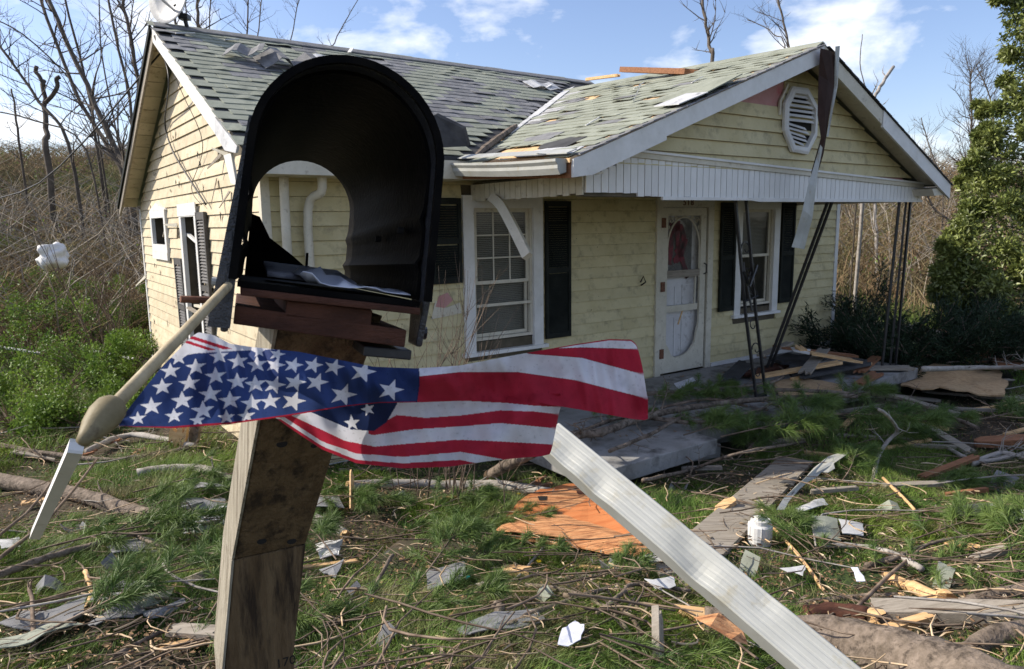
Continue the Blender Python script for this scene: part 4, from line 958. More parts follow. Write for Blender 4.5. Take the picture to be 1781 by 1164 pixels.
# ---- leaning wooden post
dv = Vector((-.47, .883, 0)).normalized(); fd = Vector((.883, .47, 0)).normalized()
def sect(px, py, d, w_=.0885, dp=.0885):
    p = pd(px, py, d); return [p, p+fd*w_, p+fd*w_+dv*dp, p+dv*dp]
Pt = sect(486, 562, .645, .096, .075); Pm = sect(452, 740, .745); Pj = sect(408, 974, .912); Pb = sect(390, 1175, .945); Pb2 = [p+Vector((0, 0, -1.1)) for p in Pb]
c0 = Pb2[0].copy(); c0.z = gz(c0.x, c0.y)
POST = empty('mailbox_post', c0, 0, 'splintered square wooden post leaning under the mailbox', 'post')
def loft(secs, name, m, parent, bevel=.002):
    mb = MB(); vs = [p-c0 for s in secs for p in s]; k_ = len(secs[0])
    fs = [(i*k_+j, i*k_+(j+1) % k_, (i+1)*k_+(j+1) % k_, (i+1)*k_+j) for i in range(len(secs)-1) for j in range(k_)]+[tuple(range(k_-1, -1, -1)), tuple((len(secs)-1)*k_+j for j in range(k_))]
    mb.add(vs, fs); return mb.build(name, m, parent, bevel=bevel)
gap = [p+Vector((0, 0, .001)) for p in Pj]
Pg = [Pb2[i].copy() for i in range(4)]
for p in Pg: p.z = gz(p.x, p.y)-.25
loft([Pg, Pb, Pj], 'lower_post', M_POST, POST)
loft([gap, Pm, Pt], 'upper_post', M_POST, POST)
def onface(px, py, d0, r):
    """knot or nail hole: short dark disc proud of the front face"""
    p = pd(px, py, d0); nrm = -dv; mb = MB(); e2 = Vector((0, 0, 1))
    q = [p+nrm*.0012+fd*(r*math.cos(t))+e2*(r*.62*math.sin(t)) for t in [2*math.pi*i/10 for i in range(10)]]
    mb.slab([v-c0 for v in q], nrm*.0005); return mb.build('nail_hole', M_DARK, POST)
def face_d(px, py, S0, S1):
    """depth of pixel on the plane of the front face through two sections"""
    a_, b_, c_ = S0[0], S0[1], S1[0]; n_ = (b_-a_).cross(c_-a_); r = rayp(px, py); return a_.dot(n_)/r.dot(n_)
onface(490, 772, face_d(490, 772, Pj, Pm), .006); onface(546, 775, face_d(546, 775, Pj, Pm), .004)
onface(455, 941, face_d(455, 941, Pj, Pm), .006); onface(507, 941, face_d(507, 941, Pj, Pm), .006)
p = pd(497, 1157, face_d(497, 1157, Pb, Pj)); t_ = text('170', .018, M_DARK, POST, p-c0-dv*.0015, (math.pi/2, 0, math.atan2(fd.y, fd.x)), 'stamp_mark', .0004)
M_PEDGE = mat('sunlit_side_wood', (.25, .22, .165), (.40, .36, .285), 5, .85, .9, 30, (14, 14, .6), c3=(.12, .095, .065), s3=6, t3=(.5, .68), bdist=.005)  # sunlight on the post's left face, put into a lighter wood overlay
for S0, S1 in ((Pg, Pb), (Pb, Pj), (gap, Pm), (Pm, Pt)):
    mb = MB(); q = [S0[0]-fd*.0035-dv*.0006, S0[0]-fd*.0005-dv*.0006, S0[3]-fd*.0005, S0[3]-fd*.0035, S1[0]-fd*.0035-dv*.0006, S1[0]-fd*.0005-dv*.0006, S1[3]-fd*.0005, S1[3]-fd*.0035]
    mb.hexa([p_-c0 for p_ in q]); mb.build('sunlit_side_overlay', M_PEDGE, POST)
# frayed long splinters on the lit side
for (px0, py0, d0, px1, py1, d1) in ((440, 735, .80, 425, 900, .90), (449, 745, .762, 434, 850, .83)):
    MB().bar(pd(px0, py0, d0)-c0, pd(px1, py1, d1)-c0, .006, .004, dv, .002, .002).build('splinter', M_POST, POST)

# ---- flag pole, finial, flag
def axis_lathe(a, b, prof, n=20):
    a, b = Vector(a), Vector(b); return MB().tube([a.lerp(b, t) for t, r in prof], [r for t, r in prof], n)
pa, pb = pd(402, 492, .585), pd(176, 730, .43)
FP = empty('flag_pole', pb, 0, 'pale wooden flag stick with acorn tip slanting down from the mailbox side', 'flag pole')
axis_lathe(pa-pb, Vector((0, 0, 0)), [(0, .0028), (.03, .0036), (.5, .0040), (1, .0042)]).build('stick', M_POLE, FP, True)
pc = pd(140, 772, .41)
axis_lathe(pd(202, 700, .44)-pb, pc-pb, [(0, .003), (.04, .0070), (.15, .0092), (.36, .0096), (.6, .0080), (.85, .0046), (.96, .0036), (1, .001)], 24).build('acorn_tip', M_FINIAL, FP, True)
# flag cloth: geometry follows its own folds, colours are the printed pattern, toned by region
def flag_sheet(name, xs, ytop, ybot, depth, colf, nx, ny, wave):
    V = []; C = []; xi = np.linspace(xs[0], xs[-1], nx)
    yt = np.interp(xi, [p[0] for p in ytop], [p[1] for p in ytop]); yb = np.interp(xi, [p[0] for p in ybot], [p[1] for p in ybot])
    # smooth outline a little
    kern = np.ones(7)/7; pad = lambda q: np.convolve(np.pad(q, 3, mode='edge'), kern, 'valid'); yt = pad(yt); yb = pad(yb)
    dd = np.interp(xi, [p[0] for p in depth], [p[1] for p in depth])
    for i in range(nx):
        for j in range(ny):
            t = j/(ny-1); y = yt[i]+(yb[i]-yt[i])*t; x = xi[i]
            d = dd[i]+wave(x, t)
            V.append(tuple(pd(x, y, d))); cc_ = colf(x, y, t); dn = noise.noise(Vector((x*.03, y*.03, 0)))+.5*noise.noise(Vector((x*.11, y*.11, 3))); cc_ = np.array(cc_)*(1-.22*max(0, dn)); spk = noise.noise(Vector((x*.25, y*.25, 9))); C.append(cc_*.8 if spk > .52 else cc_)
    i = np.arange(nx*ny).reshape(nx, ny); Fq = np.stack([i[:-1, :-1], i[1:, :-1], i[1:, 1:], i[:-1, 1:]], -1).reshape(-1, 4)
    me = np_mesh(name, np.array(V), Fq, M_FLAG, True); ca = me.color_attributes.new('print', 'FLOAT_COLOR', 'POINT')
    ca.data.foreach_set('color', np.array([(*c_, 1) for c_ in C], dtype=np.float32).ravel()); return me
def flag_mat():
    m = bpy.data.materials.new('printed_flag_cloth'); m.use_nodes = True; t = m.node_tree; b = t.nodes['Principled BSDF']
    a_ = t.nodes.new('ShaderNodeAttribute'); a_.attribute_name = 'print'
    co = t.nodes.new('ShaderNodeTexCoord'); n_ = t.nodes.new('ShaderNodeTexNoise'); n_.inputs['Scale'].default_value = 30; n_.inputs['Detail'].default_value = 6; t.links.new(co.outputs['Object'], n_.inputs[0])
    mr_ = t.nodes.new('ShaderNodeMapRange'); mr_.inputs['From Min'].default_value = .3; mr_.inputs['From Max'].default_value = .75; mr_.inputs['To Min'].default_value = 1.05; mr_.inputs['To Max'].default_value = .86; t.links.new(n_.outputs[0], mr_.inputs[0])
    hs = t.nodes.new('ShaderNodeHueSaturation'); t.links.new(mr_.outputs[0], hs.inputs['Value']); t.links.new(a_.outputs['Color'], hs.inputs['Color'])
    t.links.new(hs.outputs[0], b.inputs['Base Color']); b.inputs['Roughness'].default_value = .75; b.inputs['Specular IOR Level'].default_value = .15
    wv = t.nodes.new('ShaderNodeTexNoise'); wv.inputs['Scale'].default_value = 900; bp = t.nodes.new('ShaderNodeBump'); bp.inputs['Strength'].default_value = .25; bp.inputs['Distance'].default_value = .0006
    t.links.new(co.outputs['Object'], wv.inputs[0]); t.links.new(wv.outputs[0], bp.inputs['Height']); t.links.new(bp.outputs[0], b.inputs['Normal'])
    tr = t.nodes.new('ShaderNodeBsdfTranslucent'); ms = t.nodes.new('ShaderNodeMixShader'); ms.inputs[0].default_value = .3
    t.links.new(hs.outputs[0], tr.inputs[0]); t.links.new(b.outputs[0], ms.inputs[1]); t.links.new(tr.outputs[0], ms.inputs[2]); t.links.new(ms.outputs[0], t.nodes['Material Output'].inputs[0]); return m
M_FLAG = flag_mat()
cW, cR, cN = np.array((.74, .74, .80)), np.array((.46, .028, .055)), np.array((.03, .052, .16))
def star_in(dx, dy, r, rot=0):
    a_ = math.atan2(dx, -dy)+rot; rr = math.hypot(dx, dy)/r
    if rr > 1: return False
    k_ = (a_ % (2*math.pi/5)); k_ = abs(k_-math.pi/5); th = math.pi/5-k_   # 0 at a point of the star
    # edge from (1,0) to inner (0.382 at pi/5)
    ri = .40; x1, y1 = 1, 0; x2, y2 = ri*math.cos(math.pi/5), ri*math.sin(math.pi/5); px, py = rr*math.cos(th), rr*math.sin(th)
    return (x2-x1)*(py-y1)-(y2-y1)*(px-x1) > 0
Z1 = [(415, 200, 45), (510, 250, 52), (370, 272, 50), (325, 360, 52), (475, 340, 54), (265, 468, 56), (435, 435, 58), (640, 190, 50), (745, 218, 52), (620, 300, 55), (590, 400, 58), (550, 490, 60), (740, 330, 54), (700, 435, 58), (850, 236, 52), (840, 345, 56), (820, 450, 56), (950, 240, 50), (945, 350, 56), (922, 440, 52), (1050, 240, 50), (1060, 335, 56), (1050, 440, 62), (1160, 240, 50), (1180, 335, 58), (1275, 250, 52), (1325, 405, 68), (1435, 278, 66), (1588, 378, 66), (190, 535, 42), (390, 520, 46), (520, 545, 40), (680, 528, 46), (790, 520, 46), (860, 165, 36), (960, 180, 40)]
STARS = [(180+x*.3144, 560+y*.3144, r*.3144) for x, y, r in Z1]
ip = lambda x, P: float(np.interp(x, [p[0] for p in P], [p[1] for p in P]))
B1 = [(900, 598), (940, 608), (1012, 605), (1115, 608)]; B2 = [(880, 600), (920, 615), (1012, 622), (1115, 650)]; B3 = [(726, 656), (800, 648), (900, 648), (1000, 662), (1125, 694)]
def colA(x, y, t):
    edge = 726+3*math.sin(y*.05)
    if abs(x-edge) < .9: return cN*.6
    if x > edge and min(abs(y-ip(x, B3)), abs(y-ip(x, B2)) if x > 900 else 9, abs(y-ip(x, B1)) if x > 960 else 9) < .7: return cR*.75
    if x > edge:
        if x > 880 and y < ip(x, B1): return cW if (x > 960 and t > .02) else (cR if t < .1 else cW)
        if x > 900 and y < ip(x, B2): return cR
        if y < ip(x, B3): return cW
        return cR*.93
    top = ip(x, [(200, 640), (300, 622), (340, 615), (400, 611), (470, 608), (540, 606)])
    if y < top and x < 560:
        k1 = 603-.12*(x-330) if False else None
        if y < top-4:
            q = (y-(580+.32*(x-330)))
            if 3 < q < 9 or 14 < q < 19: return cR
        return cW
    if t > .975: return cR*.8
    for sx, sy, sr in STARS:
        dx, dy = x-sx, y-sy
        if abs(dx) < sr*1.3 and abs(dy) < sr*1.1 and star_in(dx*.86+dy*.1, dy*1.05, sr, .12 if sx < 470 else -.25): return cW
    return cN*(1.25 if 360 < x < 640 else 1)
ytA = [(207, 733), (240, 690), (280, 640), (312, 607), (330, 588), (345, 578), (372, 583), (400, 598), (440, 604), (520, 612), (600, 628), (650, 638), (725, 641), (800, 636), (900, 617), (1000, 599), (1060, 590), (1098, 591), (1108, 600), (1118, 640), (1127, 700)]
ybA = [(207, 741), (240, 743), (300, 745), (400, 738), (500, 724), (600, 707), (660, 701), (726, 700), (840, 696), (926, 699), (1012, 713), (1100, 729), (1122, 731), (1127, 728)]
wA = lambda x, t: .010*math.sin(x*.021+t*2.2)+.012*math.sin(t*3.1+x*.006)+.006*math.sin(x*.05-t*5)+.0035*math.sin(x*.10+t*4)*math.sin(x*.013)+.0018*math.sin(x*.19-t*6+math.sin(x*.03)*3)
FLAG = props(link('flag', flag_sheet('flag', (207, 1127), ytA, ybA, [(207, .435), (330, .52), (480, .585), (700, .64), (900, .70), (1127, .74)], colA, 940, 150, wA)), 'stars and stripes flag streaming from the stick in front of the mailbox post', 'flag')
K = {'top': [(478, 722), (560, 712), (640, 702), (700, 700), (975, 700)],
     'nv': [(541, 717), (570, 730), (610, 747), (650, 750), (672, 735), (690, 704)],
     'w3': [(541, 717), (570, 731), (610, 748), (650, 757), (720, 747), (800, 742), (870, 736), (975, 746)],
     'r3': [(507, 723), (560, 748), (600, 767), (652, 777), (720, 771), (800, 765), (870, 768), (975, 774)],
     'w4': [(495, 726), (560, 768), (620, 789), (700, 795), (800, 786), (870, 798), (975, 830)],
     'r4': [(488, 729), (560, 776), (620, 800), (700, 806), (800, 800), (860, 812), (975, 830)],
     'r2': [(640, 750), (672, 732), (690, 722), (740, 727), (800, 723), (870, 714), (930, 716), (975, 721)], 'w2': [(640, 690), (800, 697), (880, 701), (930, 706), (975, 708)]}
def colB(x, y, t):
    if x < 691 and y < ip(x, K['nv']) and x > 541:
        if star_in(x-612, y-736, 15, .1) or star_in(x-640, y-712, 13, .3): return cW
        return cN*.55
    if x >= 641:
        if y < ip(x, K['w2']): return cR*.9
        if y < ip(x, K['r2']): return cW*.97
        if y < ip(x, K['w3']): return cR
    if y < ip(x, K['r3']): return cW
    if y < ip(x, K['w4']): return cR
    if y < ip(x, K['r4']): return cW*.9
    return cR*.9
ybB = [(478, 726), (500, 742), (560, 782), (620, 806), (700, 815), (780, 812), (850, 802), (910, 796), (940, 794), (958, 790), (975, 705)]
wB = lambda x, t: .014*math.sin(x*.016+t*3.2+1)+.016*t+.007*math.sin(x*.045+t*5)+.003*math.sin(x*.12-t*6)
FB = link('lower_fold', flag_sheet('lower_fold', (478, 975), [(478, 720), (540, 690), (640, 680), (975, 685)], ybB, [(478, .62), (700, .68), (975, .735)], colB, 500, 130, wB), FLAG)

# ---- lath leaning below the finial, and the big downspout in front
def placeobj(o, label, cat, group=None): return props(o, label, cat, group)
plankw(pd(133, 776, 1.6), pd(62, 930, 2.4), .032, .03, M_WHITE, 'painted_lath', 'narrow white painted lath slanting to the ground at the left edge of the yard', 'lath', frayed=False, up=(-.85, -.5, .3))
a_, b_ = pd(955, 762, 1.62), pd(1548, 1262, 1.12)
n = 70; path = []
for i in range(n+1):
    t = i/n; p = a_.lerp(b_, t); path.append(p)
upd = (Vector((-.25, -.55, .85)))
DS = chan(path, .069, .05, M_ALU, 'downspout', None, ridges=5, up=upd); props(DS, 'long dented white ribbed downspout jutting into the foreground, lower right', 'downspout')
me = DS.data
for v in me.vertices:
    for (px, py, r_, amt) in ((1037, 848, 26, .010), (1212, 990, 30, .012), (985, 795, 22, .006), (1195, 945, 26, .005), (1330, 1045, 24, .004)):
        rq = rayp(px, py); tq = v.co.dot(rq)/rq.dot(rq); off = (v.co-rq*tq).length/tq*F_PX
        if off < r_*2: v.co += -upd.normalized()*amt*math.exp(-(off/r_)**2)
DS.modifiers.new('b', 'BEVEL').width = .002

# ================================================================== DISTANT SETTING
sq = pd(203, 250, 50)
shed = empty('metal_shed', Vector((sq.x, sq.y, gz(sq.x, sq.y)-.3)), .3, 'pale metal shed on the rise between the bare trees, far left', 'shed')
MB().box((-1.7, -1, 0), (1.7, 1, 2.0)).build('wall', M_BLUEGREY, shed)
MB().slab([(-1.8, -1.1, 2.0), (-1.8, 1.1, 2.0), (-1.8, 0, 2.3)], (3.6, 0, 0)).build('roof', M_FLASH, shed)
MB().box((-.6, -1.02, 0), (1.4, -1.003, .9)).build('door', M_DARK, shed)
# white plastic bag caught on the bank
def blob(name, c0, rx, rz, m, label, cat, seed=1, amp=.25):
    r = random.Random(seed); bm = bmesh.new(); bmesh.ops.create_icosphere(bm, subdivisions=4, radius=1)
    for v in bm.verts:
        k_ = 1+amp*1.6*noise.noise(v.co*1.6+Vector((seed, 0, 0)))+amp*.5*abs(noise.noise(v.co*3+Vector((0, seed, 0))))
        v.co = Vector((v.co.x*rx*k_, v.co.y*rx*k_, v.co.z*rz*k_))
    me = bpy.data.meshes.new(name); bm.to_mesh(me); bm.free(); me.materials.append(m); me.shade_smooth()
    return props(link(name, me, None, c0), label, cat)
blob('plastic_bag', pd(92, 447, 13.2), .25, .21, M_WHITE, 'white plastic bag snagged in the brown brush on the left bank', 'plastic bag', 3, .35)

def sub_branches(path, rad, rnd_, n1, len1, up=.5, n2=5, spread=.9):
    """two orders of side branches off a path: returns arrays of (K,3) paths and radii"""
    P = []; Rr = []
    L0 = len(path)
    def mk(p, d, l, r, K=6, curve=.25):
        pts = []; q = Vector(p); dd = Vector(d).normalized()
        for i in range(K):
            pts.append(tuple(q)); dd = (dd+Vector((rnd_.uniform(-1, 1), rnd_.uniform(-1, 1), rnd_.uniform(-.6, 1)*up+up*.3))*curve).normalized(); q = q+dd*l/(K-1)
        P.append(pts); Rr.append([r*(1-.8*i/(K-1)) for i in range(K)]); return pts, dd
    for k_ in range(n1):
        t = rnd_.uniform(.15, 1)**.8; i = min(int(t*(L0-1)), L0-2); p = path[i].lerp(path[i+1], rnd_.random()); d = (path[i+1]-path[i]).normalized()
        s = Vector((rnd_.uniform(-1, 1), rnd_.uniform(-1, 1), rnd_.uniform(-.3, .6))).normalized(); dr = d*(.9-spread*.3)+s*spread; l = len1*rnd_.uniform(.4, 1)*(1.1-.6*t)
        pts, dd = mk(p, dr, l, max(rad[i]*.5, .004))
        for j in range(n2):
            ii = rnd_.randint(1, 5); p2 = Vector(pts[ii]); s2 = Vector((rnd_.uniform(-1, 1), rnd_.uniform(-1, 1), rnd_.uniform(-.3, .8))).normalized()
            pts2, _ = mk(p2, dr.normalized()*.7+s2*.8, l*rnd_.uniform(.25, .55), max(rad[i]*.22, .003))
    return np.array(P), np.array(Rr)
def bare_tree(pts, rad, label, seed, n1=24, len1=2.2, group=None, name='bare_tree', m=M_TREE, up=.4, n2=5, cat='tree'):
    rr = random.Random(seed); path = smooth_path(pts, 4); k_ = len(path); r = [rad[0]+(rad[1]-rad[0])*i/(k_-1) for i in range(k_)]
    for i in range(1, k_): path[i] = path[i]+Vector((rr.uniform(-1, 1), rr.uniform(-1, 1), 0))*r[i]*.5
    base = path[0].copy(); T = empty(name, base, 0, label, cat, group)
    mb = MB(); mb.tube([p-base for p in path], r, 8); mb.build('trunk', m, T, True)
    if n1:
        P, Rr = sub_branches([p-base for p in path], r, rr, n1, len1, up, n2); V, Fq = tubes_np(P, Rr, 3); link('crown', np_mesh('crown', V, Fq, m), T)
    return T
def ptree(px, d, rpx, label, seed, **k):
    """trunk given by its picture path at distance d, base dropped to the ground"""
    P = [pd(x, y, d+i*.25) for i, (x, y) in enumerate(px)]; b = P[0]; zg = gz(b.x, b.y)-.2
    if b.z > zg: P = [Vector((b.x-(P[1].x-b.x)*.2, b.y, zg))]+P
    r0 = .72*rpx[0]*d/F_PX; r1 = .72*rpx[1]*d/F_PX
    return bare_tree(P, (r0, r1), label, seed, **k)
G1 = 'bare trees on the bank left of the house'
ptree([(222, 300), (206, 270), (151, 148), (86, 0), (50, -90)], 21, (8, 4), 'thickest of the bare leaning trunks left of the house roof', 1, group=G1, n1=30, len1=3)
ptree([(215, 310), (185, 254), (127, 148), (72, 0), (55, -80)], 22, (6, 3), 'bare leaning trunk just left of the thickest one, darker bark', 2, group=G1, n1=26, len1=3)
ptree([(170, 260), (148, 137), (113, 0), (100, -80)], 24, (4, 2), 'slim bare tree crossing between the two thick leaning trunks', 3, group=G1, n1=22, len1=3)
ptree([(235, 290), (227, 180), (200, 60), (189, 0), (180, -60)], 23, (4, 2.5), 'slim upright bare tree nearest the roof edge on its left', 4, group=G1, n1=20, len1=2.6)
ptree([(250, 240), (240, 137), (222, 40), (213, 0), (205, -80)], 25, (6, 3), 'bare trunk rising right beside the left roof rake', 5, group=G1, n1=24, len1=2.8)
ptree([(206, 250), (178, 103), (172, 0), (170, -50)], 26, (2.2, 1.2), 'thin whip of a bare sapling between the leaning trunks', 6, group=G1, n1=14, len1=2)
ptree([(120, 250), (69, 178), (0, 82), (-60, 20)], 20, (4.5, 2.5), 'bare trunk leaning hard left over the brown brush', 7, group=G1, n1=22, len1=2.6)
ptree([(150, 262), (60, 210), (-30, 190)], 19, (2.5, 1.5), 'low bare stem sprawling left above the brush', 8, group=G1, n1=16, len1=2)
ptree([(170, 235), (130, 148), (40, 60), (-20, 30)], 23, (2.5, 1.5), 'thin bare stem arching from the trunks to the top left corner', 9, group=G1, n1=18, len1=2.4)
B = ptree([(80, 262), (81, 235), (77, 185), (76, 140)], 22, (8, 5), 'snapped tree trunk with two broken arms among the left bare trees', 10, n1=0, name='broken_tree')
bb = B.location
for P_, r_ in (([(77, 150), (68, 132), (62, 125), (64, 115)], 3.4), ([(80, 178), (92, 165), (100, 150), (98, 138), (104, 134)], 3.6)):
    MB().tube(smooth_path([pd(x, y, 22.5)-bb for x, y in P_], 3), r_*22/F_PX, 6).build('broken_arm', M_TREE, B, True)
ptree([(33, 245), (26, 190), (20, 155)], 24, (3, 2), 'short broken pole of a tree at the far left above the brush', 11, n1=6, len1=1)
for i, (x0, x1, w_) in enumerate(((313, 300, 4), (327, 322, 2), (345, 343, 5), (362, 366, 2), (428, 432, 2.5), (445, 455, 1.8), (500, 520, 1.6))):
    ptree([(x0, 130), (x0+(x1-x0)*.5, 50), (x1, 0), (x1*2-x0, -60)], 24+i*.6, (w_, w_*.6), ('bare tree behind the left roof ridge, %s' % ['nearest the dish', 'thin one right of the dish', 'thickest of them', 'thin one right of the thickest', 'leftmost of the middle three', 'middle of the three over the mailbox', 'rightmost, over the mailbox top'][i]), 20+i, group='bare trees behind the roof ridge', n1=12, len1=2)
ptree([(575, 130), (582, 75), (605, 30), (625, -5)], 20, (2, .8), 'curved bare sapling top behind the ridge just right of the mailbox peak', 31, n1=8, len1=.9)
ptree([(1238, 130), (1236, 90), (1228, 45), (1222, 0), (1224, -40)], 18, (5, 3), 'dark snapped tree above the porch roof with a bent left arm', 32, n1=10, len1=1.5, name='broken_tree')
bb = None
ptree([(1372, 130), (1372, 85), (1363, 40), (1353, 0), (1350, -20)], 19, (3.2, 2), 'thin dark bare tree right behind the porch gable peak, left of it', 33, n1=14, len1=2.0)
ptree([(1368, 120), (1345, 60), (1318, 42), (1300, 35)], 19, (1.8, .8), 'bare twig-tree arching left above the porch roof', 34, n1=8, len1=1.2)
ptree([(1500, 190), (1505, 160), (1496, 110), (1500, 60)], 14, (1.8, .9), 'single bare whip rising behind the right slope of the porch gable', 35, n1=0)
T = ptree([(1510, 210), (1520, 172), (1535, 145), (1555, 116)], 14.5, (4.5, 4), 'broken-off pale branch stub behind the right slope of the gable', 36, n1=4, len1=.8, m=M_BARKL, name='broken_tree')
ptree([(1685, 345), (1688, 290), (1690, 220), (1688, 150), (1690, 118)], 24, (4.5, 1), 'bushy bare grey tree between the gable end and the evergreen', 37, n1=70, len1=2.2, n2=8)
ptree([(1640, 345), (1628, 290), (1612, 240), (1602, 205)], 22, (2.6, 1), 'slender bare tree at the right end of the porch eave', 38, n1=22, len1=1.4)
ptree([(1720, 330), (1730, 260), (1722, 170), (1700, 120)], 26, (4, 1), 'bushy bare tree half hidden by the evergreen crown', 39, n1=60, len1=2.2, n2=8)
ptree([(1655, 400), (1622, 360), (1600, 312), (1585, 290)], 18, (3, 1.6), 'dark bent bare stem just past the porch roof corner', 40, n1=18, len1=1.4)
for i, (x, d, w_, tx) in enumerate(((1525, 20, 5, 'brown trunk seen through the porch between wall and posts'), (1500, 28, 6, 'grey forked trunk in the brush seen past the house corner'), (1590, 27, 4, 'thin trunk in the brush right of the porch posts'), (1610, 30, 4, 'pale trunk in the brush left of the evergreen'), (1482, 31, 4, 'thin leaning trunk nearest the house corner'))):
    ptree([(x+4, 560 if i == 0 else 480), (x, 430), (x-5, 340), (x-3, 270)], d, (w_, w_*.6), tx, 50+i, n1=22 if i else 4, len1=2.4, m=M_BARKL if i in (0, 1, 3) else M_TREE, group='trunks in the brush behind the porch')

# brush on the banks: too many stems to count
def brush(name, n, xr_, yr_, h, rad, m, lean=.6, filt=None, K=5):
    x = RNG.uniform(*xr_, n); y = RNG.uniform(*yr_, n)
    if filt is not None: k_ = filt(x, y); x = x[k_]; y = y[k_]
    n = len(x); z = gzv(x, y); a = RNG.uniform(0, 6.28, n); H = RNG.uniform(*h, n); L_ = RNG.uniform(.1, lean, n)*H
    t = np.linspace(0, 1, K); P = np.zeros((n, K, 3))
    P[:, :, 0] = x[:, None]+np.cos(a)[:, None]*L_[:, None]*t**1.7+RNG.normal(0, .08, (n, K))*H[:, None]*t
    P[:, :, 1] = y[:, None]+np.sin(a)[:, None]*L_[:, None]*t**1.7+RNG.normal(0, .05, (n, K))*H[:, None]*t
    P[:, :, 2] = z[:, None]-.05+H[:, None]*t*(1-.25*t*RNG.uniform(0, 1, n)[:, None])
    Rr = rad*(.5+RNG.random(n))[:, None]*(1-.75*t)[None]*(1+y[:, None]*.02)
    V, Fq = tubes_np(P, Rr, 3); o = link(name, np_mesh(name, V, Fq, m)); o['kind'] = 'stuff'; return o
front = lambda x, y: (np.abs(x) < y*.95) & ~((x > -5.5) & (x < 9) & (y < 19))
brush('brush_thicket', 26000, (-34, 4), (14, 42), (.4, 1.6), .010, M_BRUSH, 1.9, lambda x, y: front(x, y) & (x < -.12*y) & (x < -6.5))
brush('brush_thicket', 12000, (-20, -7), (11.5, 20), (.3, 1.3), .007, M_BRUSH, 2.0, front)
brush('tangled_canes', 1500, (-24, -7), (12, 26), (1.2, 2.8), .012, M_WOODG, 1.7, front)
brush('brush_thicket', 20000, (8, 36), (19, 42), (.5, 2.4), .011, M_BRUSH, 1.6, front)
brush('tangled_canes', 900, (9, 30), (17, 30), (1.5, 3.4), .013, M_WOODG, 1.4, front)
brush('brush_thicket', 3500, (8, 22), (14, 20), (.3, 1.2), .008, M_BRUSH, 1.1, front)
def leaf_cloud(name, n, pts, spread, ln, wd, m, parent=None, upbias=.3, loc=None, flat=None):
    pts = np.array(pts); idx = RNG.integers(0, len(pts), n); d = RNG.normal(0, 1, (n, 3)); d = unit(d)*(RNG.random((n, 1))**.45)
    P = pts[idx, :3]+d*pts[idx, 3:4]*(np.array(flat) if flat else 1)
    D = unit(d*.7+RNG.normal(0, .8, (n, 3))+np.array([0, 0, upbias])); Nn = RNG.normal(0, 1, (n, 3))+np.array([0, 0, 1.])
    V, F3 = leaves_np(P, D, Nn, RNG.uniform(*ln, n), RNG.uniform(*wd, n)); return link(name, np_mesh(name, V, F3, m), parent, loc)
# scattered small leaves in the brush
n = 26000; x = RNG.uniform(-30, 30, n); y = RNG.uniform(10, 40, n); k_ = front(x, y); x, y = x[k_], y[k_]; n = len(x)
k_ = (np.sin(x*1.3)+np.sin(y*.9+x*.4)) > .3; x, y = x[k_], y[k_]; n = len(x)
V, F3 = leaves_np(np.stack([x, y, gzv(x, y)+RNG.uniform(.1, 1.2, n)], 1), RNG.normal(0, 1, (n, 3)), RNG.normal(0, 1, (n, 3)), RNG.uniform(.05, .12, n), RNG.uniform(.03, .07, n))
o = link('brush_leaves', np_mesh('brush_leaves', V, F3, M_LEAFB)); o['kind'] = 'stuff'

# evergreen at the right edge
EV = empty('evergreen_tree', Vector((9.6, 12.2, gz(9.6, 12.2))), 0, 'large glossy evergreen tree filling the right edge beside the porch', 'tree'); eb = EV.location
mb = MB(); tr = smooth_path([Vector((0, 0, -.2)), Vector((.1, 0, 2)), Vector((-.1, .1, 4.5)), Vector((0, 0, 7.5))], 4); mb.tube(tr, [.16*(1-.8*i/(len(tr)-1))+.02 for i in range(len(tr))], 8); mb.build('trunk', M_BARK, EV, True)
cl = []
rr = random.Random(5)
for (px, py, d, r_) in [(1770, 20, 12, .42), (1772, 60, 12, .5), (1790, 110, 12.3, .5), (1765, 165, 12, .35), (1780, 200, 11.8, .5), (1730, 230, 12, .3), (1750, 270, 11.8, .5), (1705, 262, 12, .25), (1720, 310, 11.6, .45), (1780, 320, 11.6, .6), (1695, 345, 11.7, .32), (1745, 370, 11.4, .5),
                        (1680, 395, 11.6, .3), (1700, 430, 11.3, .5), (1765, 440, 11.2, .6), (1665, 450, 11.5, .35), (1650, 490, 11.5, .3), (1690, 500, 11.2, .55), (1750, 520, 11, .6), (1660, 545, 11.4, .35), (1700, 560, 11.3, .45), (1770, 580, 11, .5), (1640, 500, 11.8, .25), (1715, 190, 12.4, .2), (1690, 310, 12.1, .22), (1755, -20, 12, .3)]:
    p = pd(px, py, d)-eb; cl.append((*p, r_))
    for _ in range(3): q = p+Vector((rr.uniform(-1, 1), rr.uniform(-1, 1), rr.uniform(-1, 1))).normalized()*r_*.8; cl.append((*q, r_*.45))
for _ in range(40):
    a_ = rr.uniform(0, 6.28); h = rr.uniform(.6, 5); R_ = (2.6-.22*h)*rr.uniform(.5, 1)
    q = Vector((R_*math.cos(a_)+.8, R_*math.sin(a_)+.5, h));
    pr_ = q+eb; t_ = (pr_.x*_R.x)/(pr_.y)
    if t_ < .70 or (t_ < .78 and h > 4.2): continue
    cl.append((*q, rr.uniform(.25, .5)))
P_ = []; R2 = []
for c_ in cl:
    e = Vector(c_[:3]); s0 = Vector((0, 0, max(.5, e.z-.8))); K_ = 6
    P_.append([tuple(s0.lerp(e, i/5)+Vector((0, 0, .25*math.sin(i/5*3.1)))) for i in range(6)]); R2.append([.03*(1-.8*i/5) for i in range(6)])
V, Fq = tubes_np(np.array(P_), np.array(R2), 4); link('branches', np_mesh('branches', V, Fq, M_BARK), EV)
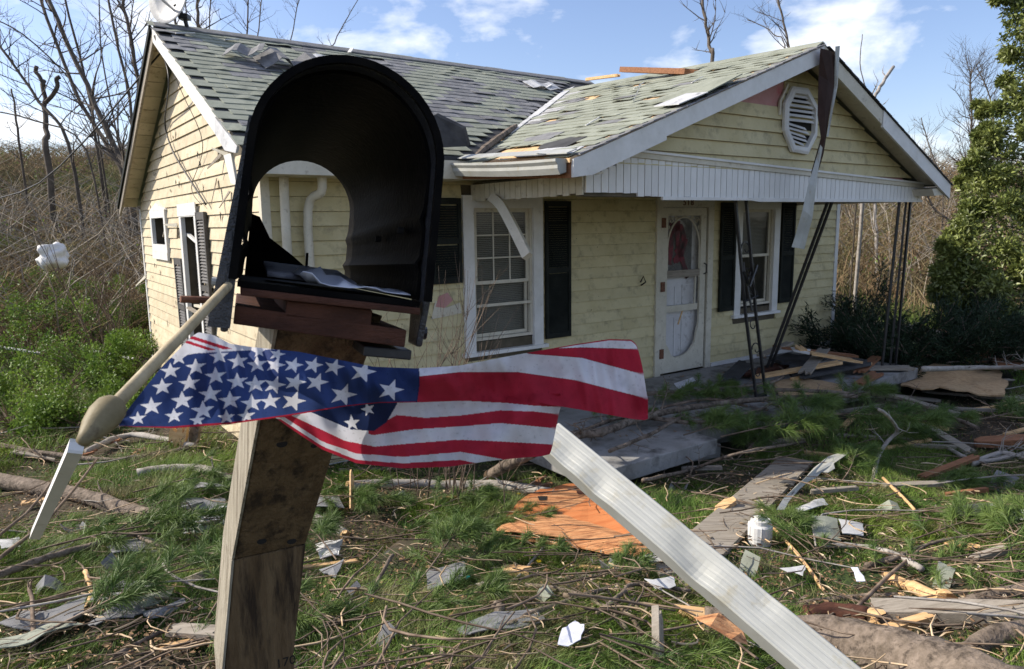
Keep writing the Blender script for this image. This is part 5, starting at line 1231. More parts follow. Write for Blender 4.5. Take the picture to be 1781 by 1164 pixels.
cl = [(a_, b_, c_, d_*(.8 if c_ < 2.6 else .55)) for a_, b_, c_, d_ in cl]
leaf_cloud('foliage', 62000, cl, 1, (.06, .12), (.026, .046), M_LEAF, EV, .2)

# low green bushes on the left, each its own
def bush(c0, r_, h, n, m, label, group=None, ln=(.03, .06), seed=1, stems=30, name='leafy_bush', cat='bush'):
    rr = random.Random(seed); T = empty(name, c0, 0, label, cat, group); cl = []
    for _ in range(16): cl.append((rr.uniform(-r_, r_), rr.uniform(-r_, r_), rr.uniform(.1, h), rr.uniform(.14, .32)*r_*1.2))
    P_ = []
    for i in range(stems):
        a_ = rr.uniform(0, 6.28); l = rr.uniform(.4, 1.15); P_.append([(r_*l*math.cos(a_)*t, r_*l*math.sin(a_)*t, h*1.15*t*(1-.3*t*l)+.03*rr.uniform(-1, 1)) for t in (0, .25, .5, .75, 1)])
    V, Fq = tubes_np(np.array(P_), np.array([[.007, .006, .005, .004, .002]]*stems), 3); link('stems', np_mesh('stems', V, Fq, M_TWIG), T)
    if n: leaf_cloud('foliage', n, cl, 1, ln, (ln[0]*.5, ln[1]*.55), m, T)
    return T
BL = ['green bush at the far left edge below the white bag', 'green bush directly below the white plastic bag', 'wide green bush at the left edge behind the flag stick', 'green bush midway between the white bag and the flag stick', 'tall green bush left of the house end wall, farther back', 'green bush against the foot of the end wall', 'green bush hiding the rear corner of the house',
      'low green bush right behind the acorn tip of the flag stick', 'green bush behind the middle of the flag stick', 'small green bush beside the house corner above the flag canton', 'flat green bush lowest at the left edge', 'green bush highest on the left bank at the picture edge', 'little green bush just above the left end of the flag', 'little green bush just below and behind the acorn tip']
GB = 'low green bushes along the foot of the left bank'
for i, (px, py, r_, h) in enumerate([(15, 560, .9, 1.0), (60, 520, .8, .9), (50, 640, .8, .7), (110, 600, .8, .9), (150, 550, .7, 1.0), (190, 590, .7, .9), (225, 560, .6, .9), (100, 680, .7, .5), (170, 650, .7, .7), (225, 640, .5, .7), (20, 720, .7, .4), (5, 460, .9, 1.1), (240, 690, .4, .35), (150, 725, .5, .3)]):
    bush(gp(px, py+25), r_, h, 3600, M_LEAFB, BL[i], GB, seed=60+i)
# dark fallen cedar by the porch corner
def cedar(c0, dirs, label, n=9000, seed=3, m=M_CEDAR, name='fallen_cedar'):
    rr = random.Random(seed); T = empty(name, c0, 0, label, 'evergreen bough'); P_ = []; tips = []
    for (dx, dy, dz, l) in dirs:
        d = Vector((dx, dy, dz)).normalized(); path = [d*l*t+Vector((0, 0, -.25*t*t*l)) for t in [i/5 for i in range(6)]]; P_.append([tuple(p) for p in path])
        for _ in range(9):
            t = rr.uniform(.15, 1); p = d*l*t; s = (d+Vector((rr.uniform(-1, 1), rr.uniform(-1, 1), rr.uniform(-.3, .8)))).normalized()*l*.35
            q = [tuple(p+s*u_) for u_ in [i/5 for i in range(6)]]; P_.append(q); tips += [(p+s*u_, s) for u_ in (.2, .4, .6, .8, 1)]
    V, Fq = tubes_np(np.array(P_), np.full((len(P_), 6), .008), 3); link('limbs', np_mesh('limbs', V, Fq, M_BARK), T)
    k_ = RNG.integers(0, len(tips), n); tp = np.array([tuple(a_) for a_, b_ in tips])[k_]; td = unit(np.array([tuple(b_) for a_, b_ in tips]))[k_]
    V, F3 = leaves_np(tp+RNG.normal(0, .045, (n, 3)), td+RNG.normal(0, .55, (n, 3)), RNG.normal(0, 1, (n, 3)), RNG.uniform(.05, .12, n), RNG.uniform(.008, .016, n)); link('foliage', np_mesh('foliage', V, F3, m), T); return T
rr = random.Random(8)
def fan(n, l, zb_=.35, seed=1, bias=None):
    r = random.Random(seed); o = []
    for i in range(n):
        a_ = r.uniform(0, 6.28); v = [math.cos(a_), math.sin(a_)*.6, r.uniform(.1, zb_*2), l*r.uniform(.6, 1.1)]
        if bias: v[0] += bias[0]; v[1] += bias[1]
        o.append(tuple(v))
    return o
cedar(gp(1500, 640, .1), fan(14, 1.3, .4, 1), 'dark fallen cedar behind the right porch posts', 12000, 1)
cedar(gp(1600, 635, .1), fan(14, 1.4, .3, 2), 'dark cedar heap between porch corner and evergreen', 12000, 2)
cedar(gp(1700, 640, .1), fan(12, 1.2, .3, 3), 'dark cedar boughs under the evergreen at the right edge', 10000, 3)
brush('long_grass', 9000, (8.5, 16), (10.5, 17), (.15, .5), .005, M_GRASS, .9, lambda x, y: x < .9*y)
o = brush('lawn_strip', 16000, (8, 22), (15, 24), (.06, .2), .006, M_GRASS, .9)

# bare shrub in front of the house wall
def bare_shrub(c0, hs, n, label, seed, spread=.35, r0=.007):
    rr = random.Random(seed); P_ = []; R_ = []
    for i in range(n):
        a_ = rr.uniform(0, 6.28); h = rr.uniform(*hs); l = rr.uniform(.05, spread)*h; b_ = Vector((rr.uniform(-.25, .25), rr.uniform(-.15, .15), -.05))
        q = [b_+Vector((math.cos(a_)*l*t+rr.uniform(-.012, .012), math.sin(a_)*l*t, h*t)) for t in [k_/5 for k_ in range(6)]]; P_.append([tuple(p) for p in q]); R_.append([r0*(1-.75*t/5) for t in range(6)])
        for _ in range(rr.randint(3, 7)):
            k_ = rr.randint(1, 4); s = Vector((rr.uniform(-1, 1), rr.uniform(-.6, .6), rr.uniform(.8, 1.8))).normalized()*h*rr.uniform(.12, .35)
            P_.append([tuple(q[k_]+s*t+Vector((0, 0, .02*t*t))) for t in [j/5 for j in range(6)]]); R_.append([r0*.5*(1-.7*t/5) for t in range(6)])
    T = empty('bare_shrub', c0, 0, label, 'shrub'); V, Fq = tubes_np(np.array(P_), np.array(R_), 4); link('stems', np_mesh('stems', V, Fq, M_TWIG), T); return T
def grd(x, y): return Vector((x, y, gz(x, y)))
bare_shrub(grd(-.66, 5.6), (1.2, 2.0), 20, 'leafless shrub with upright brown stems in front of the wall, right of the mailbox', 4, .3, .0055)
bare_shrub(grd(-.25, 5.3), (1.0, 1.75), 6, 'taller thin leafless stems in front of the left front window', 9, .22, .0055)
bare_shrub(gp(205, 640), (1.2, 2.6), 14, 'pale leafless shrub beside the rear corner of the sunlit end wall', 12, .5, .012)

# ================================================================== YARD
def visible_yard(x, y):
    u = (x-HX)*_ca+(y-HY)*_sa; v = -(x-HX)*_sa+(y-HY)*_ca
    return ~((u > -.1) & (u < 8.8) & (v > -.1)) & ~((u > 1.7) & (u < 7.8) & (v > -2.2)) & (np.abs(x) < y*.82+.3)
EXC_PX = [[(858, 950), (900, 888), (1000, 855), (1060, 878), (1168, 965), (1150, 992), (1060, 992), (960, 972)], [(1160, 1000), (1215, 1000), (1405, 815), (1355, 808)], [(1500, 1060), (1781, 1065), (1781, 1115), (1510, 1112)],
          [(312, 878), (398, 878), (400, 945), (318, 945)], [(0, 1080), (150, 1062), (310, 1030), (320, 1060), (150, 1120), (0, 1160)], [(190, 975), (250, 948), (302, 952), (200, 994)], [(740, 1000), (812, 1000), (815, 1050), (740, 1050)], [(1405, 920), (1503, 920), (1503, 964), (1410, 964)],
          [(1560, 655), (1760, 650), (1760, 715), (1560, 715)], [(1300, 930), (1342, 930), (1342, 955), (1300, 955)], [(0, 835), (300, 890), (300, 920), (0, 865)], [(610, 842), (960, 842), (960, 880), (610, 868)]]
EXC = None
def inpoly(x, y, P):
    c_ = np.zeros(len(x), bool)
    for i in range(len(P)):
        (x0, y0), (x1, y1) = P[i], P[i-1]
        k_ = ((y0 > y) != (y1 > y)) & (x < (x1-x0)*(y-y0)/((y1-y0) or 1e-9)+x0); c_ ^= k_
    return c_
def clear(x, y):
    global EXC
    if EXC is None: EXC = [[(gp(*q).x, gp(*q).y) for q in P] for P in EXC_PX]
    ok = np.ones(len(x), bool)
    for P in EXC: ok &= ~inpoly(x, y, P)
    return ok
def patch(x, y):
    return np.sin(x*2.1+1)+np.sin(y*2.7+x*.8)+.8*np.sin(x*4.3-y*3.1)+.6*np.sin(x*7.7+y*6.1)
def lawn(n, y0, y1, h, w_, thr):
    y = RNG.uniform(y0, y1, n); x = RNG.uniform(-1, 1, n)*(y*.82+.3); k_ = visible_yard(x, y) & clear(x, y) & (patch(x, y)+RNG.normal(0, .55, n) > thr); x, y = x[k_], y[k_]; n = len(x)
    hh = RNG.uniform(*h, n)*(1+.35*np.clip(patch(x, y), -1, 1.5)); a = RNG.uniform(0, 6.28, n)+.0; fl = np.sin(x*1.9+y*1.3)*2+RNG.normal(0, .9, n)
    lean = np.stack([np.cos(fl), np.sin(fl), 0*fl], 1)*(hh*RNG.uniform(.3, 1.5, n))[:, None]
    return blades_np(np.stack([x, y, gzv(x, y)-.005], 1), hh, RNG.uniform(*w_, n), lean)
for args in ((140000, 2.0, 3.9, (.03, .085), (.0022, .0042), -1.1), (170000, 3.9, 6.6, (.035, .10), (.003, .006), -1.0), (90000, 6.6, 14, (.05, .15), (.006, .011), -.5)):
    V, F3 = lawn(*args); o = link('grass', np_mesh('grass', V, F3, M_GRASS)); o['kind'] = 'stuff'
def scatter_xy(n, y0=2.0, y1=9):
    y = y0+(y1-y0)*RNG.random(n)**1.3; x = RNG.uniform(-1, 1, n)*(y*.82+.3); k_ = visible_yard(x, y); return x[k_], y[k_]
x, y = scatter_xy(34000); n = len(x)
V, F3 = leaves_np(np.stack([x, y, gzv(x, y)+RNG.uniform(.002, .05, n)], 1), np.stack([*RNG.normal(0, 1, (2, n)), RNG.normal(0, .2, n)], 1), np.array([0, 0, 1.])+RNG.normal(0, .4, (n, 3)), RNG.uniform(.01, .045, n), RNG.uniform(.005, .02, n))
o = link('leaf_litter', np_mesh('leaf_litter', V, F3, M_LITTER)); o['kind'] = 'stuff'
M_CHIP = mat('pale_wood_chip', (.42, .30, .17), (.62, .52, .38), 9, .8, 0, var=.4)
x, y = scatter_xy(4200); n = len(x)
V, F3 = leaves_np(np.stack([x, y, gzv(x, y)+RNG.uniform(.02, .07, n)], 1), np.stack([*RNG.normal(0, 1, (2, n)), RNG.normal(0, .15, n)], 1), np.array([0, 0, 1.])+RNG.normal(0, .3, (n, 3)), RNG.uniform(.02, .12, n), RNG.uniform(.004, .013, n))
o = link('wood_splinters', np_mesh('wood_splinters', V, F3, M_CHIP)); o['kind'] = 'stuff'
def twig_litter(n, l, r, m, up=(.01, .07), y1=9, K=6, name='twig_litter'):
    x, y = scatter_xy(n, 2.0, y1); n = len(x); a = RNG.uniform(-1.1, 1.6, n); L_ = RNG.uniform(*l, n); t = np.linspace(-.5, .5, K)
    P = np.zeros((n, K, 3)); bend = RNG.normal(0, .18, n)
    P[:, :, 0] = x[:, None]+np.cos(a)[:, None]*L_[:, None]*t-np.sin(a)[:, None]*(bend*L_)[:, None]*t**2*4
    P[:, :, 1] = y[:, None]+np.sin(a)[:, None]*L_[:, None]*t+np.cos(a)[:, None]*(bend*L_)[:, None]*t**2*4
    P += RNG.normal(0, .012, P.shape)*L_[:, None, None]
    P[:, :, 2] = gzv(P[:, :, 0], P[:, :, 1])+RNG.uniform(*up, n)[:, None]+(RNG.normal(0, .12, n)*L_)[:, None]*t+.02
    Rr = (RNG.uniform(*r, n))[:, None]*(1.1-.7*np.abs(t+.2))[None]
    V, Fq = tubes_np(P, Rr, 4); o = link(name, np_mesh(name, V, Fq, m)); o['kind'] = 'stuff'
twig_litter(2800, (.05, .28), (.0012, .003), M_TWIG)
twig_litter(420, (.25, .9), (.003, .0065), M_TWIG, (.02, .14))
twig_litter(420, (.1, .5), (.002, .0055), mat('peeled_twig', (.40, .28, .16), (.55, .42, .28), 9, .8, 0, var=.25), (.02, .1))
twig_litter(26, (.5, 1.2), (.004, .008), M_BARKL, (.03, .16))

# pine boughs: four shapes, each bough a thing with its stem and needles
def bough_mesh(seed, L_=.9):
    r = random.Random(seed); g_ = np.random.default_rng(seed); P_ = []; tips = []
    main = [Vector((L_*t, .12*L_*math.sin(t*2+seed), .05*math.sin(t*3)+.03)) for t in [i/5 for i in range(6)]]; P_.append([tuple(p) for p in main])
    for i in range(13):
        t = r.uniform(.15, 1); p = main[min(int(t*5), 4)].lerp(main[min(int(t*5)+1, 5)], t*5 % 1); sg = r.choice((-1, 1)); ln = L_*r.uniform(.15, .42)*(1.25-t)
        d = Vector((r.uniform(.5, 1), sg*r.uniform(.4, 1), r.uniform(-.1, .35))).normalized(); q = [p+d*ln*u_+Vector((.05*ln*u_*u_, 0, .08*u_*ln)) for u_ in [k_/5 for k_ in range(6)]]
        P_.append([tuple(v) for v in q]); tips += [(q[k_], d) for k_ in (2, 3, 4, 5, 5)]
    tips += [(main[k_], (main[5]-main[4]).normalized()) for k_ in (2, 3, 4, 5, 5, 5)]
    V, Fq = tubes_np(np.array(P_), np.array([[.006*(1-.12*k_) for k_ in range(6)]]+[[.003*(1-.12*k_) for k_ in range(6)]]*13), 4); st = np_mesh('stem', V, Fq, M_TWIG)
    n = 3200; k_ = g_.integers(0, len(tips), n); tp = np.array([tuple(a_) for a_, b_ in tips])[k_]; td = np.array([tuple(b_) for a_, b_ in tips])[k_]
    D = unit(td*.9+g_.normal(0, .55, (n, 3))); ln = g_.uniform(.06, .12, n); S = unit(np.cross(D, g_.normal(0, 1, (n, 3))))*.0011; P0 = tp+td*g_.uniform(-.03, .02, n)[:, None]; dr = np.array([0, 0, -.18])
    M1 = P0+D*ln[:, None]*.55; M2 = P0+(D+dr)*ln[:, None]
    V = np.stack([P0-S, P0+S, M1+S, M1-S, M2], 1).reshape(-1, 3); b = np.arange(n)[:, None]*5; F3 = np.concatenate([b+[0, 1, 2], b+[0, 2, 3], b+[3, 2, 4]])
    return st, np_mesh('needles', V, F3, M_NEEDLE)
BM = [bough_mesh(i*7+3) for i in range(4)]
BG = 'fallen pine boughs on the yard'
boughs = [(1080, 700, .2, 1.1, 'pine bough on the slab just right of the flag end'), (1180, 760, .5, 1.1, 'pine bough over the slab edge under the longest branch'), (1130, 730, -.4, 1.0, 'pine bough on the slab beneath the longest branch'), (1420, 700, .3, 1.1, 'dark pine bough hiding the slab front edge'), (1500, 720, -.2, 1.1, 'dark pine bough under the slab corner'), (1240, 705, .8, .8, 'pine tuft on the slab left of the twin iron posts'),
 (640, 930, 0, 1.1, 'pine bough lying right of the post in the sunlit grass'), (700, 905, .6, .9, 'pine bough between the mailbox post and the orange plywood, upper'), (590, 985, 2.4, .8, 'pine bough tight against the right side of the mailbox post'),
 (760, 975, .3, .8, 'pine bough above the square dark shingle'), (700, 1020, 1.2, .8, 'pine bough left of the square dark shingle'), (240, 855, .2, 1.1, 'dark pine bough under the acorn tip beside the pale log'), (330, 905, -.4, 1.0, 'pine bough draped over the left log near the two-tone shingle'),
 (180, 905, .8, 1.0, 'pine bough left of the log under the white lath'), (60, 960, .3, 1.2, 'pine bough at the left edge beside the white lath foot'), (110, 1010, 0, 1.0, 'pine bough crossed by the long curved twig at left'), (290, 990, .6, 1.0, 'pine bough above the long shingle strips at left'),
 (40, 1130, 1.0, 1.0, 'pine bough in the bottom left corner'), (250, 1125, .2, .9, 'pine bough along the bottom edge left of the post'), (330, 1090, 1.4, .8, 'pine bough right of the folded shingle strips'), (580, 1110, .5, .8, 'pine bough at the bottom edge just right of the post'),
 (1000, 1090, -1.0, .8, 'drooping pine bough under the tangle at bottom centre'), (920, 1120, -1.4, .8, 'long-needled pine bough at the bottom, left of the white paper'), (1070, 1130, -1.2, .8, 'pine bough between the white paper and the upright broken plank'), (1180, 1125, -.7, .7, 'pine bough right of the upright broken plank'),
 (1010, 1010, .5, .7, 'pine bough below the orange plywood'), (1240, 760, .2, 1.3, 'shaded pine bough on the slab edge at centre right'), (1310, 745, .6, 1.4, 'dark shaded pine bough in front of the porch, middle'), (1390, 730, -.2, 1.3, 'dark shaded pine bough in front of the particle board'), (1270, 800, 1.0, 1.1, 'shaded pine bough above the long weathered board'),
 (1450, 770, .3, 1.2, 'shaded pine bough behind the torn white strip'), (1180, 690, .4, .9, 'small pine bough lying on the porch slab'), (1010, 735, .3, .8, 'pine bough on the slab behind the top of the foreground downspout'),
 (1560, 830, -.4, 1.1, 'pine bough in shade right of the torn white strip'), (1540, 940, .3, 1.0, 'pine bough right of the grey shingle pieces'), (1620, 975, -.5, 1.0, 'pine bough in the sun beside the pale wood chunk'), (1480, 1000, .2, .9, 'pine bough above the small white scrap'),
 (1700, 960, .7, 1.0, 'pine bough left of the white sheets at the right edge'), (1750, 1010, 0, .9, 'pine bough at the right edge above the grey timber'), (1410, 985, 1.4, .8, 'pine bough below the two-tone shingle right of the can'), (1600, 1050, .2, .7, 'pine bough by the splintered log end'), (1690, 730, .3, 1.3, 'dark pine bough among the planks at the far right'),
 (1440, 830, .9, 1.0, 'pine bough right of the torn white strip, nearer'), (470, 770, .3, .8, 'pine bough hanging dark behind the post under the flag'), (800, 915, .2, .7, 'pine bough left of the orange plywood tip'), (660, 790, .5, 1.0, 'pine bough behind the flag fold near the fallen pole'), (520, 860, -.3, 1.0, 'pine bough right behind the post at mid height')]
for i, (px, py, rz, sc_, lb) in enumerate(boughs):
    p = gp(px, py+12); p.z += .015+.02*(i % 3)
    h = toh(p)
    if 1.75 < h.x < 7.8 and h.y > -2.2: p = (pd(px, py, 1)*((HZ+.02)/pd(px, py, 1).z))
    T = empty('pine_bough', p, rz, lb, 'pine bough', BG); T.scale = (sc_*1.0,)*3
    st, nd = BM[i % 4]; link('stem', st, T); link('needles', nd, T)
# ---- limbs and sticks, one by one
def limb(px, rpx, m, label, up=0.0, ends=None, twigs=0, name='fallen_branch', cat='branch', seed=0, lift=None, group=None, tl=.5):
    rr = random.Random(seed or int(px[0][0]*7+px[0][1])); pts = []
    for i, (x, y) in enumerate(px):
        p = gp(x, y)
        h = toh(p)
        if 1.75 < h.x < 7.8 and h.y > -2.25: r_ = pd(x, y, 1); p = r_*((HZ+.03)/r_.z)
        pts.append(p)
    if lift:
        for i, l in enumerate(lift):   # raise a point and slide it along its own ground line so that the limb really hangs above
            r_ = pts[i].normalized(); pts[i] = pts[i]*(1-l/abs(pts[i].z))
    dist = sum(p.length for p in pts)/len(pts); r0, r1 = [q*dist/F_PX for q in (rpx if isinstance(rpx, tuple) else (rpx, rpx))]
    path = smooth_path(pts, 5); n = len(path); rad = [r0+(r1-r0)*i/(n-1) for i in range(n)]
    jt = .35 if r0 < .035 else .06
    for i in range(n):
        path[i] = path[i]+Vector((rr.uniform(-1, 1), rr.uniform(-1, 1), rr.uniform(-.5, .5)))*rad[i]*jt+Vector((0, 0, rad[i]*.9+up)); rad[i] *= rr.uniform(.88, 1.12) if jt > .1 else rr.uniform(.97, 1.03)
    c_ = path[n//2].copy(); c_.z = min(p.z for p in path)
    T = None
    mb = MB(); mb.tube([p-c_ for p in path], rad, 12); mb.v = [tuple(Vector(v)+Vector((rr.uniform(-1, 1), rr.uniform(-1, 1), rr.uniform(-1, 1)))*rad[min(iv//12, n-1)]*.10) for iv, v in enumerate(mb.v)]; o = mb.build(name, m, None, True, loc=c_); props(o, label, cat, group)
    if ends:
        for e in ends:
            i = 0 if e == 0 else -1; j = 1 if e == 0 else -2; d = (path[i]-path[j]).normalized(); rr2 = rad[i]
            mb = MB(); k_ = 10; a1 = d.cross(Vector((0, 0, 1))).normalized(); a2 = d.cross(a1)
            q = [path[i]-c_+(a1*math.cos(2*math.pi*t/k_)+a2*math.sin(2*math.pi*t/k_))*rr2*.97 for t in range(k_)]; tip = [v+d*rr2*rr.uniform(.1, 2.2) for v in q]
            mb.add(q+tip+[path[i]-c_+d*rr2*.2], [(t, (t+1) % k_, k_+(t+1) % k_, k_+t) for t in range(k_)]+[(k_+t, k_+(t+1) % k_, 2*k_) for t in range(k_)])
            mb.build('splintered_end', M_WOODY, o)
    if twigs:
        P, Rr = sub_branches([p-c_ for p in path], [q*.7 for q in rad], rr, twigs, tl, .15, 3, 1.0); V, Fq = tubes_np(P, Rr, 4); link('twigs', np_mesh('twigs', V, Fq, m), o)['kind'] = 'stuff'
    return o
limb([(-40, 845), (60, 860), (160, 880), (230, 902), (305, 912)], (14, 9), M_BARK, 'long reddish grey fallen log entering from the left edge', twigs=5)
limb([(240, 830), (300, 823), (355, 827), (405, 850)], (7, 9), M_BARKL, 'pale curved limb running behind the post at left', twigs=3)
limb([(610, 853), (700, 850), (790, 853), (870, 852), (955, 868)], (8, 9), M_BARKL, 'long pale limb lying between the post and the plywood', ends=(0,), twigs=5)
limb([(590, 824), (640, 821), (705, 819)], (4, 4), M_BARK, 'thin brown stick just above the long pale limb')
limb([(855, 845), (920, 812), (1000, 776), (1045, 770), (1115, 744), (1200, 724), (1330, 708), (1490, 702)], (9, 4), M_BARK, 'longest branch, sweeping across the porch slab behind the downspout', up=.06, twigs=16, tl=.55, ends=(0,))
limb([(1010, 765), (1090, 735), (1220, 745), (1330, 720)], (4, 3), M_BARK, 'brown branch lying along the slab front under the longest branch', up=.04, twigs=12, tl=.4)
limb([(1150, 715), (1230, 700), (1300, 712)], (2.5, 2), M_TWIG, 'short twig on the slab in front of the door', up=.02, twigs=6, tl=.25)
limb([(1040, 700), (1200, 690), (1340, 675), (1370, 650)], (3, 2), M_BARK, 'slender forked twig above the longest branch', up=.05, twigs=8, tl=.3)
limb([(540, 905), (575, 925), (600, 940)], (9, 9), M_BARKL, 'stubby pale limb end poking out right of the post', ends=(1,))
limb([(560, 960), (570, 985)], (6, 6), M_BARKL, 'short white forked stub right of the post')
limb([(655, 1108), (700, 1110), (762, 1105), (785, 1085), (812, 1050)], (5, 8), M_WOODY, 'peeled pale crooked stick with a raised end, bottom centre', lift=(0, 0, .0, .05, .12))
limb([(645, 1092), (690, 1088), (760, 1094)], (8, 9), M_BARK, 'dark log half sunk in grass behind the peeled stick')
limb([(540, 1108), (590, 1098), (650, 1085)], (8, 7), M_BARKL, 'grey limb emerging at the right side of the post foot')
limb([(862, 1108), (868, 1070), (862, 1058)], (9, 7), M_BARK, 'short dark broken stub standing near bottom centre', lift=(0, .09, .13))
limb([(870, 1070), (940, 1066), (1010, 1070), (1080, 1085)], (4, 3), M_BARKL, 'pale stick lying right of the dark standing stub')
limb([(872, 1120), (930, 1090), (1000, 1062), (1060, 1040)], (6, 4), M_BARK, 'dark branch rising right through the pine needles at the bottom', up=.04, twigs=6, tl=.3)
limb([(915, 1038), (1000, 1052), (1060, 1085), (1095, 1130)], (4, 3), M_BARK, 'dark arched branch left of the upright broken plank', up=.05, twigs=5, tl=.3)
limb([(980, 1062), (1060, 1072), (1110, 1120), (1120, 1160)], (4, 3), M_TWIG, 'reddish arched twig just left of the upright broken plank', up=.06)
limb([(1040, 1095), (1080, 1060), (1105, 1040), (1200, 1052)], (4, 3), M_BARK, 'crooked grey twig over the arched branches', up=.06, twigs=4, tl=.25)
limb([(940, 1018), (1030, 1012), (1115, 1004)], (6, 7), M_BARK, 'straight brown branch below the orange plywood', ends=(1,))
limb([(640, 1065), (660, 1010), (684, 968)], (3.5, 3), M_BARK, 'thin dark stick standing up out of the grass right of the post', lift=(0, .13, .24))
limb([(820, 1065), (900, 1012), (946, 958)], (2.5, 2), M_BARKL, 'long thin pale twig slanting up to the orange plywood', up=.02, lift=(0, .03, .06))
LOG = limb([(1225, 1098), (1330, 1120), (1480, 1148), (1640, 1210), (1760, 1290)], (26, 50), M_BARK, 'thick lichen-spotted log under the foreground downspout, bottom right', up=-.03, name='fallen_log', cat='log', ends=(0,))
limb([(1640, 1170), (1700, 1142), (1810, 1108)], (12, 19), M_BARK, 'reddish smooth log in the bottom right corner', name='fallen_log', cat='log')
limb([(1675, 1068), (1730, 1052), (1810, 1040)], (10, 13), M_BARK, 'dark log lying behind the grey timber at the right edge', name='fallen_log', cat='log')
limb([(1388, 1058), (1470, 1048), (1562, 1040)], (5, 5), M_BARK, 'straight stick left of the splintered log above the grey timber', ends=(1,))
limb([(1545, 1012), (1590, 1035), (1645, 1058)], (7, 12), M_WOODY, 'splintered pale split log above the grey timber', name='fallen_log', cat='log', ends=(0, 1))
limb([(1400, 1086), (1450, 1082), (1510, 1090)], (14, 15), M_RUSTWOOD, 'rotten red-brown log end left of the grey timber', name='fallen_log', cat='log', ends=(1,))
limb([(1505, 1000), (1560, 985), (1590, 1000)], (5, 3), M_BARK, 'bent grey twig right of the small white scrap', up=.03, twigs=3, tl=.25)
limb([(1430, 965), (1500, 968), (1560, 985), (1600, 1010)], (4, 5), M_BARKL, 'arched grey twig above the small white scrap', up=.04)
limb([(1515, 845), (1530, 790), (1560, 750), (1530, 715)], (3.5, 2.5), M_BARKL, 'forked dry twig standing in shade right of the torn white strip', lift=(0, .12, .28, .42), twigs=5, tl=.3)
limb([(1345, 930), (1395, 985), (1432, 1042)], (2.5, 2.5), M_WOODY, 'thin orange peeled stick right of the white can', up=.03)
limb([(1535, 855), (1590, 915)], (2.5, 2), M_WOODY, 'thin bright peeled stick in the shade at right', up=.1)
limb([(1690, 820), (1740, 800), (1790, 812)], (4, 3), M_BARKL, 'curled pale root at the right edge below the bark heap', twigs=8, tl=.35, up=.04)
limb([(1645, 790), (1700, 815), (1790, 800)], (3, 2.5), M_BARKL, 'long dry twig in the tangle at the right edge', twigs=8, tl=.35, up=.05)
limb([(1540, 1000), (1640, 960), (1790, 945)], (2.6, 2), M_BARK, 'thin twig slanting across the right yard', up=.06, twigs=4, tl=.3)
limb([(1480, 1090), (1560, 1010), (1620, 960)], (3, 2), M_TWIG, 'thin twig crossing the splintered log', up=.06)
limb([(-30, 1045), (60, 1008), (130, 985), (250, 952), (385, 930)], (5.5, 3.5), M_BARK, 'long curved branch sweeping up from the left edge to the post', up=.08, ends=None, twigs=4, tl=.35)
limb([(235, 952), (290, 975), (392, 986)], (3, 2), M_BARK, 'thin forked twig off the long curved branch by the shingle curl', up=.07)
limb([(-20, 990), (90, 900), (170, 800)], (3, 1.6), M_TWIG, 'thin bare twig rising in front of the white lath', lift=(.1, .25, .4), twigs=5, tl=.35)
limb([(-10, 940), (60, 880), (130, 780)], (2, 1.3), M_TWIG, 'second thin bare twig beside the white lath, farther left', lift=(.1, .25, .4), twigs=4, tl=.3)
limb([(55, 1164), (60, 1100), (52, 1020)], (3.5, 2.5), M_TWIG, 'dark upright forked twig in the bottom left corner', lift=(.0, .12, .22), twigs=6, tl=.15)
limb([(145, 1075), (160, 1040), (150, 1005)], (3, 3.5), M_WOODY, 'small red-barked crooked stick above the left shingles', up=.02, lift=(0, .04, .08))
limb([(100, 1075), (170, 1030), (240, 1010)], (3, 2.5), M_BARKL, 'grey twig behind the left shingles', up=.02)
limb([(200, 1164), (290, 1120), (392, 1105)], (3.5, 3), M_BARK, 'grey branch along the bottom edge left of the post', up=.04, twigs=4, tl=.2)
limb([(-20, 780), (70, 800), (200, 812), (330, 792)], (4, 3), M_BARK, 'dry branch in the shade under the acorn tip', up=.05, twigs=10, tl=.5)
limb([(150, 800), (230, 770), (340, 790)], (5, 4), M_BARKL, 'pale broken branch beside the split stump at left', up=.05, twigs=8, tl=.4)
limb([(300, 845), (340, 850), (385, 872)], (3, 3), M_BARKL, 'thin white twig under the pale curved limb at left')
limb([(1060, 800), (1130, 770), (1190, 735)], (3, 3), M_BARK, 'branch across the slab edge just right of the downspout top', up=.06, twigs=10, tl=.35)
limb([(1120, 850), (1200, 830), (1290, 800), (1400, 780)], (3, 2.5), M_BARK, 'dark branch in the grass above the weathered board', up=.05, twigs=10, tl=.4)
limb([(1340, 700), (1440, 705), (1560, 715), (1700, 770)], (3, 3), M_BARK, 'twiggy branch in front of the porch debris', up=.12, twigs=14, tl=.4)
limb([(1600, 705), (1700, 690), (1800, 690)], (3.5, 3), M_BARKL, 'grey branch over the dark cedar at the right edge', up=.35, twigs=12, tl=.5)
limb([(1490, 590), (1600, 600), (1800, 640)], (3, 3), M_BARKL, 'long bare branch arching over the dark cedar', up=.25, twigs=10, tl=.5)

